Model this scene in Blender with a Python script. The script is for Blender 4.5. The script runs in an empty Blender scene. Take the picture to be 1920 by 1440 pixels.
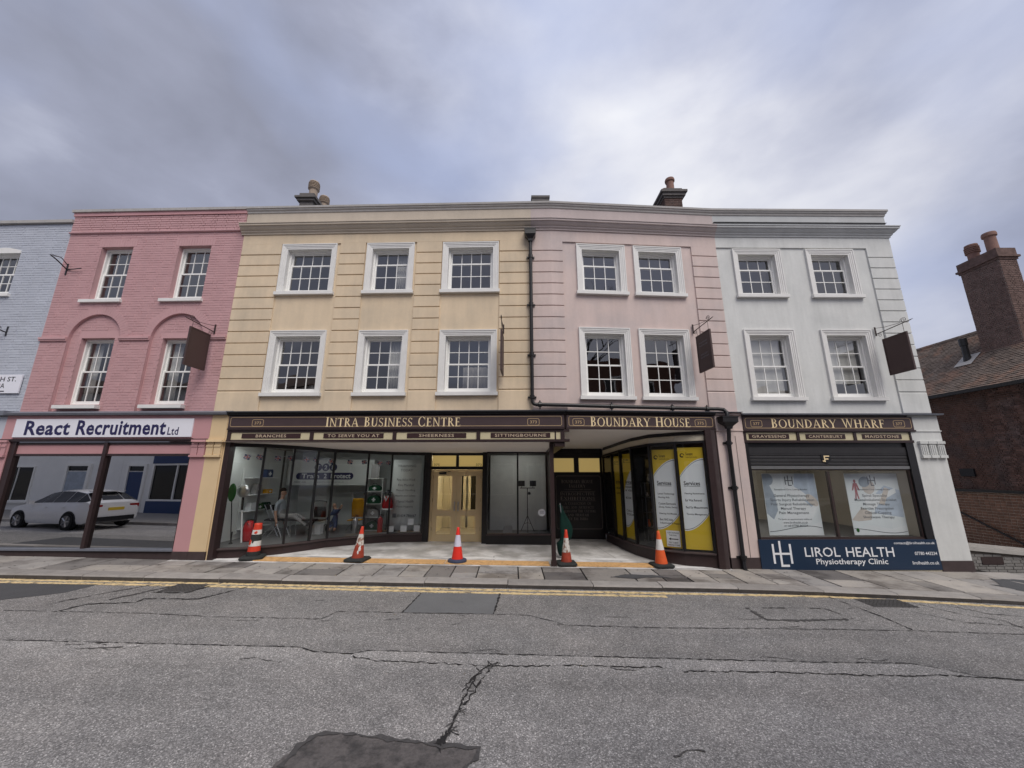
import bpy, math, random
from math import sin, cos, pi, radians, sqrt, atan2, hypot
from mathutils import Vector, Matrix, Euler

SC = bpy.context.scene
COL = SC.collection
rnd = random.Random(7)

# ------------------------------------------------------------------ camera
cam_d = bpy.data.cameras.new('camera')
cam_d.sensor_width = 36.0
cam_d.lens = 13.52
cam_d.clip_start = 0.05
cam_d.clip_end = 2000
cam = bpy.data.objects.new('camera', cam_d)
COL.objects.link(cam)
cam.location = (0, 0, 2.0)
cam.rotation_euler = (radians(90 + 12.9), 0, 0)
SC.camera = cam

# ------------------------------------------------------------------ sky
SUN_EL, SUN_AZ = radians(52), radians(155)      # azimuth clockwise from +Y
SUN_DIR = Vector((sin(SUN_AZ) * cos(SUN_EL), cos(SUN_AZ) * cos(SUN_EL), sin(SUN_EL)))
W = bpy.data.worlds.new('World')
SC.world = W
W.use_nodes = True
wt = W.node_tree
for n in list(wt.nodes):
    wt.nodes.remove(n)


def N(t, typ, **kw):
    n = t.nodes.new(typ)
    for k, v in kw.items():
        if k == 'ins':
            for i, x in v.items():
                n.inputs[i].default_value = x
        else:
            setattr(n, k, v)
    return n


def math_n(t, op, a, b=None, c=None, clamp=False):
    n = t.nodes.new('ShaderNodeMath')
    n.operation = op
    n.use_clamp = clamp
    for i, x in enumerate((a, b, c)):
        if x is None:
            continue
        if isinstance(x, (int, float)):
            n.inputs[i].default_value = x
        else:
            t.links.new(x, n.inputs[i])
    return n.outputs[0]


def mixc(t, fac, a, b, blend='MIX'):
    n = t.nodes.new('ShaderNodeMix')
    n.data_type = 'RGBA'
    n.blend_type = blend
    for sock, x in ((n.inputs[0], fac), (n.inputs[6], a), (n.inputs[7], b)):
        if isinstance(x, (int, float)):
            sock.default_value = x
        elif isinstance(x, tuple):
            sock.default_value = (*x, 1) if len(x) == 3 else x
        else:
            t.links.new(x, sock)
    return n.outputs[2]


def ramp(t, fac, stops):
    n = t.nodes.new('ShaderNodeValToRGB')
    cr = n.color_ramp
    while len(cr.elements) > 1:
        cr.elements.remove(cr.elements[-1])
    for i, (p, c) in enumerate(stops):
        e = cr.elements[0] if i == 0 else cr.elements.new(p)
        e.position = p
        e.color = (*c, 1) if len(c) == 3 else c
    if fac is not None:
        t.links.new(fac, n.inputs[0])
    return n.outputs[0]


tc = N(wt, 'ShaderNodeTexCoord')
sep = N(wt, 'ShaderNodeSeparateXYZ')
wt.links.new(tc.outputs['Generated'], sep.inputs[0])
zc = math_n(wt, 'ADD', math_n(wt, 'MAXIMUM', sep.outputs[2], 0.0), 0.42)
cx = math_n(wt, 'DIVIDE', sep.outputs[0], zc)
cy = math_n(wt, 'DIVIDE', sep.outputs[1], zc)
cmb = N(wt, 'ShaderNodeCombineXYZ')
wt.links.new(cx, cmb.inputs[0])
wt.links.new(cy, cmb.inputs[1])


cmb3 = N(wt, 'ShaderNodeCombineXYZ')
wt.links.new(sep.outputs[0], cmb3.inputs[0])
wt.links.new(sep.outputs[1], cmb3.inputs[1])
wt.links.new(math_n(wt, 'MULTIPLY', sep.outputs[2], 1.9), cmb3.inputs[2])


def wnoise(scale, detail, rough, off, dist=0.0, stretch=(1, 1, 1), rot=0.0, vec=None):
    mp = N(wt, 'ShaderNodeMapping')
    mp.inputs['Location'].default_value = off
    mp.inputs['Scale'].default_value = stretch
    mp.inputs['Rotation'].default_value = (0, 0, rot)
    wt.links.new((vec or cmb).outputs[0], mp.inputs[0])
    n = N(wt, 'ShaderNodeTexNoise')
    n.inputs['Scale'].default_value = scale
    n.inputs['Detail'].default_value = detail
    n.inputs['Roughness'].default_value = rough
    n.inputs['Distortion'].default_value = dist
    wt.links.new(mp.outputs[0], n.inputs['Vector'])
    return n.outputs['Fac']


SKY_OFF = (-55.4401, 20.5109, 0.0)
big = wnoise(1.15, 2.0, 0.45, SKY_OFF, 0.0, (1.0, 1.0, 1.0), 0.25, cmb3)
lump = wnoise(3.2, 6.0, 0.52, (SKY_OFF[0] + 4.1, SKY_OFF[1], 1.0), 0.15, (1.0, 1.0, 1.0), 0.5, cmb3)
hue = wnoise(1.6, 3.0, 0.5, (SKY_OFF[0] - 5.0, SKY_OFF[1] + 9.3, 2.0), 0.2, (1.0, 1.0, 1), 0.2, cmb3)
# broad lie of the cloud deck: heavier to the west (-X)
tilt = math_n(wt, 'MULTIPLY', sep.outputs[0], 0.09)
dens = math_n(wt, 'ADD', math_n(wt, 'MULTIPLY', big, 0.62), math_n(wt, 'MULTIPLY', lump, 0.38))
dens = math_n(wt, 'ADD', dens, tilt)
cloud = ramp(wt, dens, [(0.38, (0.175, 0.184, 0.232)), (0.46, (0.220, 0.232, 0.295)), (0.52, (0.29, 0.305, 0.375)),
                        (0.58, (0.37, 0.382, 0.445)), (0.64, (0.46, 0.468, 0.515)), (0.71, (0.55, 0.553, 0.575))])
sky = N(wt, 'ShaderNodeTexSky')
sky.sky_type = 'NISHITA'
sky.sun_disc = False
sky.sun_elevation = SUN_EL
sky.sun_rotation = SUN_AZ
sky.air_density = 1.2
sky.dust_density = 2.0
sk = mixc(wt, 1.0, sky.outputs[0], (0.9, 0.75, 0.75), 'MULTIPLY')
cl10 = mixc(wt, 1.0, cloud, (10, 10, 10), 'MULTIPLY')
gap = math_n(wt, 'MULTIPLY', math_n(wt, 'SUBTRACT', hue, 0.46, clamp=True), 5.5, clamp=True)
bgap = mixc(wt, 1.0, sk, (1, 1, 1), 'MULTIPLY')
tot = mixc(wt, math_n(wt, 'MULTIPLY', gap, 0.55), cl10, (2.5, 2.95, 4.4))
tot = mixc(wt, 0.08, tot, bgap)
# overcast deck brightens towards the zenith
el = math_n(wt, 'ADD', math_n(wt, 'MULTIPLY', math_n(wt, 'MAXIMUM', sep.outputs[2], 0.0), 0.30), 0.88)
vm = N(wt, 'ShaderNodeVectorMath', operation='SCALE')
wt.links.new(tot, vm.inputs[0])
wt.links.new(el, vm.inputs['Scale'])
bg = N(wt, 'ShaderNodeBackground')
bg.inputs['Strength'].default_value = 0.1
wt.links.new(vm.outputs[0], bg.inputs['Color'])
wo = N(wt, 'ShaderNodeOutputWorld')
wt.links.new(bg.outputs[0], wo.inputs['Surface'])

sun_d = bpy.data.lights.new('sun', 'SUN')
sun_d.energy = 1.5
sun_d.angle = radians(40)
sun_d.color = (1.0, 0.95, 0.88)
sun = bpy.data.objects.new('sun', sun_d)
COL.objects.link(sun)
sun.location = (10, -20, 40)
sun.rotation_euler = (-SUN_DIR).to_track_quat('-Z', 'Y').to_euler()

vs = SC.view_settings
vs.view_transform = 'Standard'
vs.look = 'None'
vs.gamma = 1.0
vs.use_curve_mapping = False
vs.exposure = 0.70
SC.cycles.use_denoising = True
SC.cycles.max_bounces = 7
SC.cycles.transparent_max_bounces = 14
SC.cycles.caustics_reflective = False
SC.cycles.caustics_refractive = False
SC.cycles.sample_clamp_indirect = 6.0

# ------------------------------------------------------------------ materials
M = {}


def mat(name, col, rough=0.6, spec=0.3, metal=0.0, noise=(), bump=None, rndv=0.0, stretch=None, col2=None, mixn=None, coat=0.0, emit=None):
    """noise: list of (scale, amount, detail); bump: (scale, strength, distance[, detail]); col2+mixn=(scale, lo, hi): patchy second colour"""
    m = bpy.data.materials.new(name)
    m.use_nodes = True
    t = m.node_tree
    b = t.nodes['Principled BSDF']
    b.inputs['Roughness'].default_value = rough
    b.inputs['Specular IOR Level'].default_value = spec
    b.inputs['Metallic'].default_value = metal
    if coat:
        b.inputs['Coat Weight'].default_value = coat
    if emit:
        b.inputs['Emission Color'].default_value = (*emit[0], 1)
        b.inputs['Emission Strength'].default_value = emit[1]
    geo = t.nodes.new('ShaderNodeNewGeometry')
    pos = geo.outputs['Position']
    if stretch:
        mp = t.nodes.new('ShaderNodeMapping')
        mp.inputs['Scale'].default_value = stretch
        t.links.new(pos, mp.inputs[0])
        spos = mp.outputs[0]
    else:
        spos = pos

    def tn(scale, detail=4.0, p=pos, rough_=0.55):
        n = t.nodes.new('ShaderNodeTexNoise')
        n.inputs['Scale'].default_value = scale
        n.inputs['Detail'].default_value = detail
        n.inputs['Roughness'].default_value = rough_
        t.links.new(p, n.inputs['Vector'])
        return n.outputs['Fac']
    c = (*col, 1)
    if col2:
        f = tn(mixn[0], 5.0)
        mr = t.nodes.new('ShaderNodeMapRange')
        mr.inputs['From Min'].default_value = mixn[1]
        mr.inputs['From Max'].default_value = mixn[2]
        t.links.new(f, mr.inputs['Value'])
        c = mixc(t, mr.outputs[0], tuple(col), tuple(col2))
    fac = None
    for i, q in enumerate(noise):
        s, a = q[0], q[1]
        d = q[2] if len(q) > 2 else 4.0
        v = tn(s, d, spos if (i == 0 or len(q) > 3) else pos)
        v = math_n(t, 'MULTIPLY_ADD', v, 2 * a, 1 - a)
        fac = v if fac is None else math_n(t, 'MULTIPLY', fac, v)
    if rndv:
        oi = t.nodes.new('ShaderNodeObjectInfo')
        v = math_n(t, 'MULTIPLY_ADD', oi.outputs['Random'], 2 * rndv, 1 - rndv)
        fac = v if fac is None else math_n(t, 'MULTIPLY', fac, v)
    if fac is not None:
        vmn = t.nodes.new('ShaderNodeVectorMath')
        vmn.operation = 'SCALE'
        if isinstance(c, tuple):
            vmn.inputs[0].default_value = c[:3]
        else:
            t.links.new(c, vmn.inputs[0])
        t.links.new(fac, vmn.inputs['Scale'])
        t.links.new(vmn.outputs[0], b.inputs['Base Color'])
    elif isinstance(c, tuple):
        b.inputs['Base Color'].default_value = c
    else:
        t.links.new(c, b.inputs['Base Color'])
    if bump:
        bn = t.nodes.new('ShaderNodeBump')
        bn.inputs['Strength'].default_value = bump[1]
        bn.inputs['Distance'].default_value = bump[2]
        t.links.new(tn(bump[0], bump[3] if len(bump) > 3 else 6.0), bn.inputs['Height'])
        t.links.new(bn.outputs[0], b.inputs['Normal'])
    M[name] = m
    return m


def glass(name, ior=1.75, tint=(0.92, 0.94, 0.94), rough=0.012, wav=(1.6, 0.05), extra=0.0):
    m = bpy.data.materials.new(name)
    m.use_nodes = True
    t = m.node_tree
    for n in list(t.nodes):
        t.nodes.remove(n)
    out = t.nodes.new('ShaderNodeOutputMaterial')
    tr = t.nodes.new('ShaderNodeBsdfTransparent')
    tr.inputs['Color'].default_value = (*tint, 1)
    gl = t.nodes.new('ShaderNodeBsdfGlossy')
    gl.inputs['Roughness'].default_value = rough
    fr = t.nodes.new('ShaderNodeFresnel')
    geo = t.nodes.new('ShaderNodeNewGeometry')
    # the same reflectance from either side of the thin sheet
    t.links.new(math_n(t, 'MULTIPLY_ADD', geo.outputs['Backfacing'], 1.0 / ior - ior, ior), fr.inputs['IOR'])
    no = t.nodes.new('ShaderNodeTexNoise')
    no.inputs['Scale'].default_value = wav[0]
    no.inputs['Detail'].default_value = 1.0
    t.links.new(geo.outputs['Position'], no.inputs['Vector'])
    bp = t.nodes.new('ShaderNodeBump')
    bp.inputs['Strength'].default_value = 1.0
    bp.inputs['Distance'].default_value = wav[1] * 0.1
    t.links.new(no.outputs['Fac'], bp.inputs['Height'])
    t.links.new(bp.outputs[0], gl.inputs['Normal'])
    mx = t.nodes.new('ShaderNodeMixShader')
    fac = math_n(t, 'ADD', fr.outputs[0], extra, clamp=True)
    t.links.new(fac, mx.inputs[0])
    t.links.new(tr.outputs[0], mx.inputs[1])
    t.links.new(gl.outputs[0], mx.inputs[2])
    t.links.new(mx.outputs[0], out.inputs['Surface'])
    M[name] = m
    return m


RB = (9, 0.14, 5)
mat('yellow_render', (0.71, 0.575, 0.41), 0.82, 0.2, col2=(0.60, 0.50, 0.37), mixn=(0.9, 0.46, 0.72), noise=[(1.4, 0.16, 6), (5, 0.06, 4, 1), (14, 0.05)], bump=(38, 0.35, 0.004), stretch=(2.2, 2.2, 0.28))
mat('pale_pink_render', (0.645, 0.525, 0.485), 0.82, 0.2, col2=(0.55, 0.47, 0.45), mixn=(0.9, 0.46, 0.72), noise=[(1.4, 0.15, 6), (5, 0.06, 4, 1), (14, 0.05)], bump=(38, 0.35, 0.004), stretch=(2.2, 2.2, 0.35))
mat('white_render', (0.66, 0.665, 0.645), 0.82, 0.2, col2=(0.57, 0.58, 0.565), mixn=(0.9, 0.46, 0.72), noise=[(1.3, 0.13, 6), (5, 0.09, 4, 1), (16, 0.05)], bump=(30, 0.45, 0.004), stretch=(2.2, 2.2, 0.35))
mat('pink_brick', (0.545, 0.330, 0.337), 0.75, 0.25, noise=[(2.2, 0.12, 6), (40, 0.06)], bump=(60, 0.4, 0.004), rndv=0.05)
mat('pink_paint', (0.53, 0.29, 0.30), 0.6, 0.3, noise=[(2.0, 0.07)], bump=(50, 0.15, 0.002))
mat('blue_brick', (0.49, 0.515, 0.575), 0.75, 0.25, noise=[(2.2, 0.10, 6), (40, 0.06)], bump=(60, 0.4, 0.004), rndv=0.05)
mat('yellow_paint', (0.70, 0.53, 0.32), 0.7, 0.25, noise=[(2.5, 0.08)], bump=(50, 0.2, 0.002))
mat('yellow_weathered_shaded', (0.52, 0.455, 0.375), 0.85, 0.2, noise=[(1.4, 0.16, 6), (14, 0.06)], bump=(38, 0.4, 0.004), stretch=(2.2, 2.2, 0.35))  # parapet and cornice tones, here and next two: grime plus shading in the colour
mat('pink_weathered_shaded', (0.50, 0.43, 0.415), 0.85, 0.2, noise=[(1.4, 0.16, 6), (14, 0.06)], bump=(38, 0.4, 0.004), stretch=(2.2, 2.2, 0.35))
mat('white_weathered_shaded', (0.50, 0.51, 0.51), 0.85, 0.2, noise=[(1.4, 0.16, 6), (14, 0.06)], bump=(38, 0.4, 0.004), stretch=(2.2, 2.2, 0.35))
mat('pale_coping', (0.40, 0.38, 0.355), 0.85, 0.2, noise=[(4, 0.25, 6)], bump=(30, 0.4, 0.004))
mat('stone_grey', (0.40, 0.385, 0.37), 0.85, 0.2, noise=[(6, 0.2, 6)], bump=(40, 0.4, 0.004))
mat('white_gloss', (0.86, 0.855, 0.83), 0.4, 0.4, noise=[(3, 0.04)])
mat('white_sill', (0.76, 0.75, 0.725), 0.6, 0.3, noise=[(5, 0.10, 6)], bump=(40, 0.15, 0.002))
mat('brown_gloss', (0.036, 0.021, 0.021), 0.38, 0.45, noise=[(8, 0.25)], bump=(30, 0.05, 0.002))
mat('brown_board', (0.062, 0.040, 0.042), 0.5, 0.4, noise=[(5, 0.15)])
mat('black_gloss', (0.012, 0.011, 0.012), 0.35, 0.45, noise=[(8, 0.2)])
mat('brown_base', (0.060, 0.043, 0.043), 0.65, 0.3, noise=[(7, 0.3, 6)], bump=(40, 0.3, 0.003))
mat('lead', (0.16, 0.17, 0.20), 0.55, 0.4, noise=[(6, 0.25, 6)], bump=(20, 0.2, 0.004))
mat('gold_leaf', (0.88, 0.70, 0.42), 0.42, 0.5, noise=[(25, 0.12)])
mat('gold_line', (0.50, 0.36, 0.20), 0.5, 0.4)
mat('cream_glass', (0.62, 0.55, 0.36), 0.3, 0.5, noise=[(4, 0.10)])
mat('cream_paint', (0.62, 0.56, 0.44), 0.6, 0.3, noise=[(4, 0.08)])
mat('plate_brown', (0.045, 0.022, 0.022), 0.4, 0.4)
mat('plate_text', (0.54, 0.43, 0.31), 0.5, 0.3)
mat('soffit_paint', (0.80, 0.77, 0.74), 0.75, 0.2, noise=[(2, 0.06)])
mat('sign_white', (0.80, 0.80, 0.86), 0.35, 0.4, noise=[(1.2, 0.04)])
mat('sign_navy_ink', (0.022, 0.020, 0.085), 0.4, 0.4)
mat('navy_panel', (0.012, 0.030, 0.065), 0.4, 0.45, noise=[(2, 0.12)])
mat('print_white', (0.82, 0.83, 0.85), 0.45, 0.35)
mat('print_black', (0.015, 0.015, 0.018), 0.5, 0.3)
mat('print_grey', (0.16, 0.17, 0.19), 0.5, 0.3)
mat('dim_text', (0.24, 0.21, 0.19), 0.5, 0.3)
mat('poster_yellow', (0.68, 0.47, 0.035), 0.4, 0.4, noise=[(2, 0.05)])
mat('poster_white', (0.80, 0.82, 0.85), 0.4, 0.35, noise=[(1.5, 0.05)])
mat('poster_pale', (0.77, 0.81, 0.84), 0.45, 0.35, noise=[(2.0, 0.12, 2)])
mat('poster_blue', (0.50, 0.57, 0.68), 0.45, 0.35, noise=[(5.0, 0.25, 2)])
mat('poster_skin', (0.62, 0.56, 0.52), 0.45, 0.35, noise=[(6.0, 0.2, 2)])
mat('poster_shadow', (0.36, 0.41, 0.48), 0.45, 0.35, noise=[(6.0, 0.3, 2)])
mat('poster_red', (0.45, 0.20, 0.22), 0.45, 0.35)
mat('shutter', (0.036, 0.035, 0.038), 0.65, 0.2, 0.0, noise=[(6, 0.25)])
mat('grey_metal', (0.22, 0.22, 0.22), 0.45, 0.5, 0.6, noise=[(9, 0.2)])
mat('iron_black', (0.014, 0.013, 0.014), 0.4, 0.45, noise=[(12, 0.3)], bump=(60, 0.3, 0.002))
mat('iron_brown', (0.045, 0.028, 0.026), 0.5, 0.4, noise=[(12, 0.3)])
mat('sign_brown', (0.070, 0.043, 0.041), 0.55, 0.35, noise=[(3, 0.10)])
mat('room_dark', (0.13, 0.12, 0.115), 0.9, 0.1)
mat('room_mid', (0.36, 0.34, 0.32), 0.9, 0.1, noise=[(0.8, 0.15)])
mat('room_white', (0.74, 0.76, 0.75), 0.85, 0.15, noise=[(1.0, 0.08)])
mat('room_floor', (0.14, 0.14, 0.145), 0.5, 0.3, noise=[(3, 0.2)])
mat('room_beige', (0.44, 0.40, 0.34), 0.85, 0.15, noise=[(1.0, 0.08)])
mat('curtain', (0.72, 0.71, 0.68), 0.9, 0.1, noise=[(6, 0.1)])
mat('door_cream', (0.64, 0.50, 0.29), 0.5, 0.35, noise=[(4, 0.06)])
mat('foyer_wall', (0.80, 0.74, 0.60), 0.85, 0.15)
mat('steel', (0.55, 0.55, 0.56), 0.3, 0.5, 1.0)
mat('chimney_brick', (0.165, 0.112, 0.098), 0.9, 0.15, noise=[(1.6, 0.3, 6), (8, 0.55, 2), (30, 0.15)], bump=(40, 0.5, 0.006), rndv=0.3)
mat('mortar_light', (0.36, 0.33, 0.30), 0.95, 0.1, noise=[(3, 0.25, 5)])
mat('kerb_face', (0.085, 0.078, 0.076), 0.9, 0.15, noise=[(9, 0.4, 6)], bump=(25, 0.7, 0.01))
mat('mortar_dark', (0.21, 0.185, 0.165), 0.95, 0.1, noise=[(8, 0.2)])
mat('house_brick', (0.145, 0.085, 0.072), 0.9, 0.15, noise=[(1.8, 0.4, 6), (8, 0.6, 2), (30, 0.2)], bump=(40, 0.5, 0.006), rndv=0.3, col2=(0.115, 0.08, 0.075), mixn=(2.3, 0.45, 0.62))
mat('wall_tile', (0.20, 0.105, 0.07), 0.6, 0.3, noise=[(7, 0.3)], rndv=0.2)
mat('tile_grout', (0.62, 0.52, 0.44), 0.9, 0.1)
mat('roof_tile', (0.165, 0.132, 0.112), 0.9, 0.15, noise=[(1.5, 0.4, 6), (7, 0.6, 2), (25, 0.2)], bump=(30, 0.5, 0.006), col2=(0.23, 0.15, 0.115), mixn=(1.6, 0.5, 0.65))
mat('pot_terracotta', (0.24, 0.145, 0.12), 0.85, 0.15, noise=[(7, 0.3, 6)], bump=(30, 0.3, 0.004))
mat('pot_buff', (0.36, 0.29, 0.23), 0.85, 0.15, noise=[(7, 0.3, 6)], bump=(30, 0.3, 0.004))
mat('pot_dark', (0.05, 0.045, 0.045), 0.9, 0.1)
mat('sooty_stone', (0.15, 0.14, 0.135), 0.9, 0.15, noise=[(7, 0.4, 6)], bump=(30, 0.6, 0.008))
mat('roof_felt', (0.10, 0.10, 0.105), 0.9, 0.1, noise=[(2, 0.2)])
mat('cone_red', (0.62, 0.050, 0.022), 0.5, 0.4, noise=[(14, 0.2, 5)])
mat('cone_bright', (0.78, 0.035, 0.020), 0.45, 0.4, noise=[(14, 0.08, 5)])
mat('cone_orange', (0.74, 0.115, 0.028), 0.5, 0.4, noise=[(14, 0.15, 5)])
mat('cone_dirty', (0.34, 0.055, 0.030), 0.6, 0.3, noise=[(12, 0.35, 5)])
mat('cone_white', (0.68, 0.67, 0.64), 0.5, 0.4, noise=[(16, 0.18, 6)])
mat('cone_lilac', (0.66, 0.64, 0.76), 0.4, 0.4, noise=[(16, 0.10, 6)])
mat('cone_white_worn', (0.62, 0.60, 0.55), 0.55, 0.3, col2=(0.30, 0.17, 0.12), mixn=(13, 0.52, 0.6), noise=[(10, 0.15)])
mat('rubber', (0.030, 0.033, 0.032), 0.75, 0.3, noise=[(12, 0.35, 5)], bump=(40, 0.3, 0.003))
mat('rubber_blue', (0.050, 0.060, 0.105), 0.7, 0.3, noise=[(12, 0.25, 5)])
mat('osb', (0.60, 0.36, 0.16), 0.8, 0.2, noise=[(30, 0.75, 3), (6, 0.25)], bump=(45, 0.4, 0.003), stretch=(0.5, 1.6, 1))
mat('screed', (0.40, 0.385, 0.365), 0.85, 0.2, noise=[(3.5, 0.2, 7), (35, 0.12)], bump=(45, 0.4, 0.004), col2=(0.68, 0.665, 0.645), mixn=(1.5, 0.40, 0.60))
mat('dust_white', (0.72, 0.71, 0.69), 0.9, 0.1, noise=[(9, 0.2, 6)])
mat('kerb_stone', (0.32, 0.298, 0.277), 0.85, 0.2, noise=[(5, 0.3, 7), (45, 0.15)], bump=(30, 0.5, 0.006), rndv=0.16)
mat('paving_joint', (0.035, 0.032, 0.03), 0.95, 0.1, noise=[(12, 0.3)])
mat('concrete', (0.30, 0.285, 0.265), 0.9, 0.15, noise=[(3, 0.3, 7), (30, 0.15)], bump=(30, 0.4, 0.006))
mat('grey_painted_brick', (0.23, 0.22, 0.21), 0.85, 0.2, noise=[(3, 0.25, 6)], bump=(40, 0.4, 0.004), rndv=0.1)
mat('yellow_line_hidden', (0.5, 0.4, 0.1))
mat('plastic_green', (0.020, 0.11, 0.020), 0.4, 0.45)
mat('cloth_green', (0.004, 0.026, 0.020), 0.8, 0.2, noise=[(9, 0.3)])
mat('bag_green', (0.010, 0.060, 0.030), 0.7, 0.2, noise=[(9, 0.3)])
mat('plastic_red', (0.42, 0.012, 0.018), 0.4, 0.4)
mat('jacket_yellow', (0.60, 0.30, 0.015), 0.8, 0.2, noise=[(7, 0.2)])
mat('shirt_grey', (0.36, 0.39, 0.43), 0.9, 0.1, noise=[(8, 0.12)], bump=(9, 0.3, 0.02))
mat('trousers', (0.30, 0.29, 0.29), 0.9, 0.1, noise=[(8, 0.12)])
mat('skin', (0.50, 0.30, 0.22), 0.6, 0.3)
mat('hair', (0.030, 0.018, 0.014), 0.8, 0.2)
mat('car_white', (0.78, 0.78, 0.79), 0.25, 0.5, coat=1.0)
mat('car_grey', (0.30, 0.31, 0.33), 0.25, 0.5, 0.3, coat=1.0)
mat('car_glass', (0.012, 0.013, 0.015), 0.05, 0.5)
mat('tyre', (0.016, 0.016, 0.017), 0.8, 0.2)
mat('alloy', (0.16, 0.16, 0.17), 0.35, 0.5, 0.8)
mat('lamp_red', (0.32, 0.012, 0.015), 0.2, 0.5)
mat('plate_yellow', (0.70, 0.50, 0.06), 0.4, 0.3)
mat('opp_white', (0.82, 0.82, 0.81), 0.8, 0.2, noise=[(2, 0.08)])
mat('opp_brick', (0.16, 0.085, 0.065), 0.9, 0.15, noise=[(5, 0.3, 6)])
mat('opp_blue', (0.030, 0.055, 0.14), 0.4, 0.4)
mat('opp_cream', (0.46, 0.42, 0.35), 0.8, 0.2, noise=[(2, 0.1)])
mat('bark', (0.035, 0.028, 0.024), 0.9, 0.1)
mat('lamp_tube', (0.9, 0.9, 0.9), emit=((1.0, 0.97, 0.92), 26))
mat('lamp_warm', (0.9, 0.8, 0.6), emit=((1.0, 0.86, 0.60), 16))
mat('fill_glow', (0.9, 0.9, 0.9), emit=((0.95, 1.0, 0.97), 9))  # emission for the added fill strips in the display windows
mat('warm_glow_glass', (0.62, 0.47, 0.16), 0.35, 0.4, emit=((1.0, 0.72, 0.26), 0.16))
glass('pane_glass', 2.6, (0.84, 0.85, 0.85), 0.012, (1.1, 0.10))
glass('shop_glass', 1.62, (0.90, 0.92, 0.91), 0.004, (0.5, 0.02))
glass('mirror_glass', 2.3, (0.12, 0.13, 0.13), 0.004, (0.5, 0.02), 0.48)
mat('dark_glass', (0.008, 0.009, 0.010), 0.06, 0.5)


def asphalt(name, gain):
    m = mat(name, (0.135, 0.133, 0.131), 0.9, 0.25)
    t = m.node_tree
    b = t.nodes['Principled BSDF']
    geo = t.nodes.new('ShaderNodeNewGeometry')

    def tn(s, d, r=0.6):
        n = t.nodes.new('ShaderNodeTexNoise')
        n.inputs['Scale'].default_value = s
        n.inputs['Detail'].default_value = d
        n.inputs['Roughness'].default_value = r
        t.links.new(geo.outputs['Position'], n.inputs['Vector'])
        return n.outputs['Fac']

    def vor(s):
        n = t.nodes.new('ShaderNodeTexVoronoi')
        n.inputs['Scale'].default_value = s
        t.links.new(geo.outputs['Position'], n.inputs['Vector'])
        return n
    v1 = vor(92)
    sp = N(t, 'ShaderNodeSeparateColor')
    t.links.new(v1.outputs['Color'], sp.inputs[0])
    chips = ramp(t, sp.outputs[0], [(0.0, (0.13, 0.129, 0.128)), (0.35, (0.19, 0.188, 0.185)), (0.7, (0.255, 0.252, 0.247)),
                                    (0.93, (0.335, 0.33, 0.325)), (1.0, (0.55, 0.54, 0.53))])
    edge = math_n(t, 'MULTIPLY_ADD', v1.outputs['Distance'], -1.3, 1.25, clamp=True)
    chips = mixc(t, 0.40, chips, mixc(t, 1.0, chips, edge, 'MULTIPLY'))
    big = math_n(t, 'MULTIPLY_ADD', tn(0.45, 5), 0.6, 0.72)
    mid = math_n(t, 'MULTIPLY_ADD', tn(3.5, 6, 0.7), 0.7, 0.66)
    # wheel-track bands along the street
    mp = N(t, 'ShaderNodeMapping')
    mp.inputs['Scale'].default_value = (0.06, 1.1, 1)
    t.links.new(geo.outputs['Position'], mp.inputs[0])
    bn_ = N(t, 'ShaderNodeTexNoise')
    bn_.inputs['Scale'].default_value = 1.0
    bn_.inputs['Detail'].default_value = 4.0
    t.links.new(mp.outputs[0], bn_.inputs['Vector'])
    trk = math_n(t, 'MULTIPLY_ADD', bn_.outputs['Fac'], 0.8, 0.62)
    f = math_n(t, 'MULTIPLY', math_n(t, 'MULTIPLY', big, mid), trk)
    s = N(t, 'ShaderNodeVectorMath', operation='SCALE')
    t.links.new(chips, s.inputs[0])
    f = math_n(t, 'MULTIPLY', f, gain)
    t.links.new(f, s.inputs['Scale'])
    tint = mixc(t, math_n(t, 'MULTIPLY', tn(0.9, 4), 0.5), s.outputs[0], mixc(t, 1.0, s.outputs[0], (1.14, 1.03, 0.94), 'MULTIPLY'))
    t.links.new(tint, b.inputs['Base Color'])
    bp = N(t, 'ShaderNodeBump')
    bp.inputs['Strength'].default_value = 0.4
    bp.inputs['Distance'].default_value = 0.005
    h = math_n(t, 'ADD', math_n(t, 'MULTIPLY', v1.outputs['Distance'], -1.2), math_n(t, 'MULTIPLY', tn(30, 4), 0.7))
    t.links.new(h, bp.inputs['Height'])
    t.links.new(bp.outputs[0], b.inputs['Normal'])


asphalt('asphalt', 1.12)
asphalt('asphalt_worn', 1.50)
mat('asphalt_dark', (0.085, 0.085, 0.088), 0.85, 0.25, noise=[(60, 0.45, 5), (2, 0.2)], bump=(70, 0.6, 0.006))
mat('asphalt_patch', (0.165, 0.167, 0.168), 0.88, 0.25, noise=[(70, 0.40, 5), (2, 0.2)], bump=(80, 0.5, 0.005))
mat('pothole_fill', (0.16, 0.146, 0.139), 0.9, 0.2, noise=[(34, 0.5, 7), (4, 0.3)], bump=(26, 1.0, 0.02), col2=(0.085, 0.08, 0.078), mixn=(7.5, 0.48, 0.66))
mat('crack_tar', (0.035, 0.033, 0.033), 0.9, 0.2, noise=[(30, 0.4, 5)])
mat('crack_soft', (0.10, 0.095, 0.093), 0.9, 0.2, noise=[(30, 0.5, 5)])
mat('cast_iron', (0.085, 0.082, 0.080), 0.6, 0.4, 0.3, noise=[(12, 0.3)])


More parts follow.
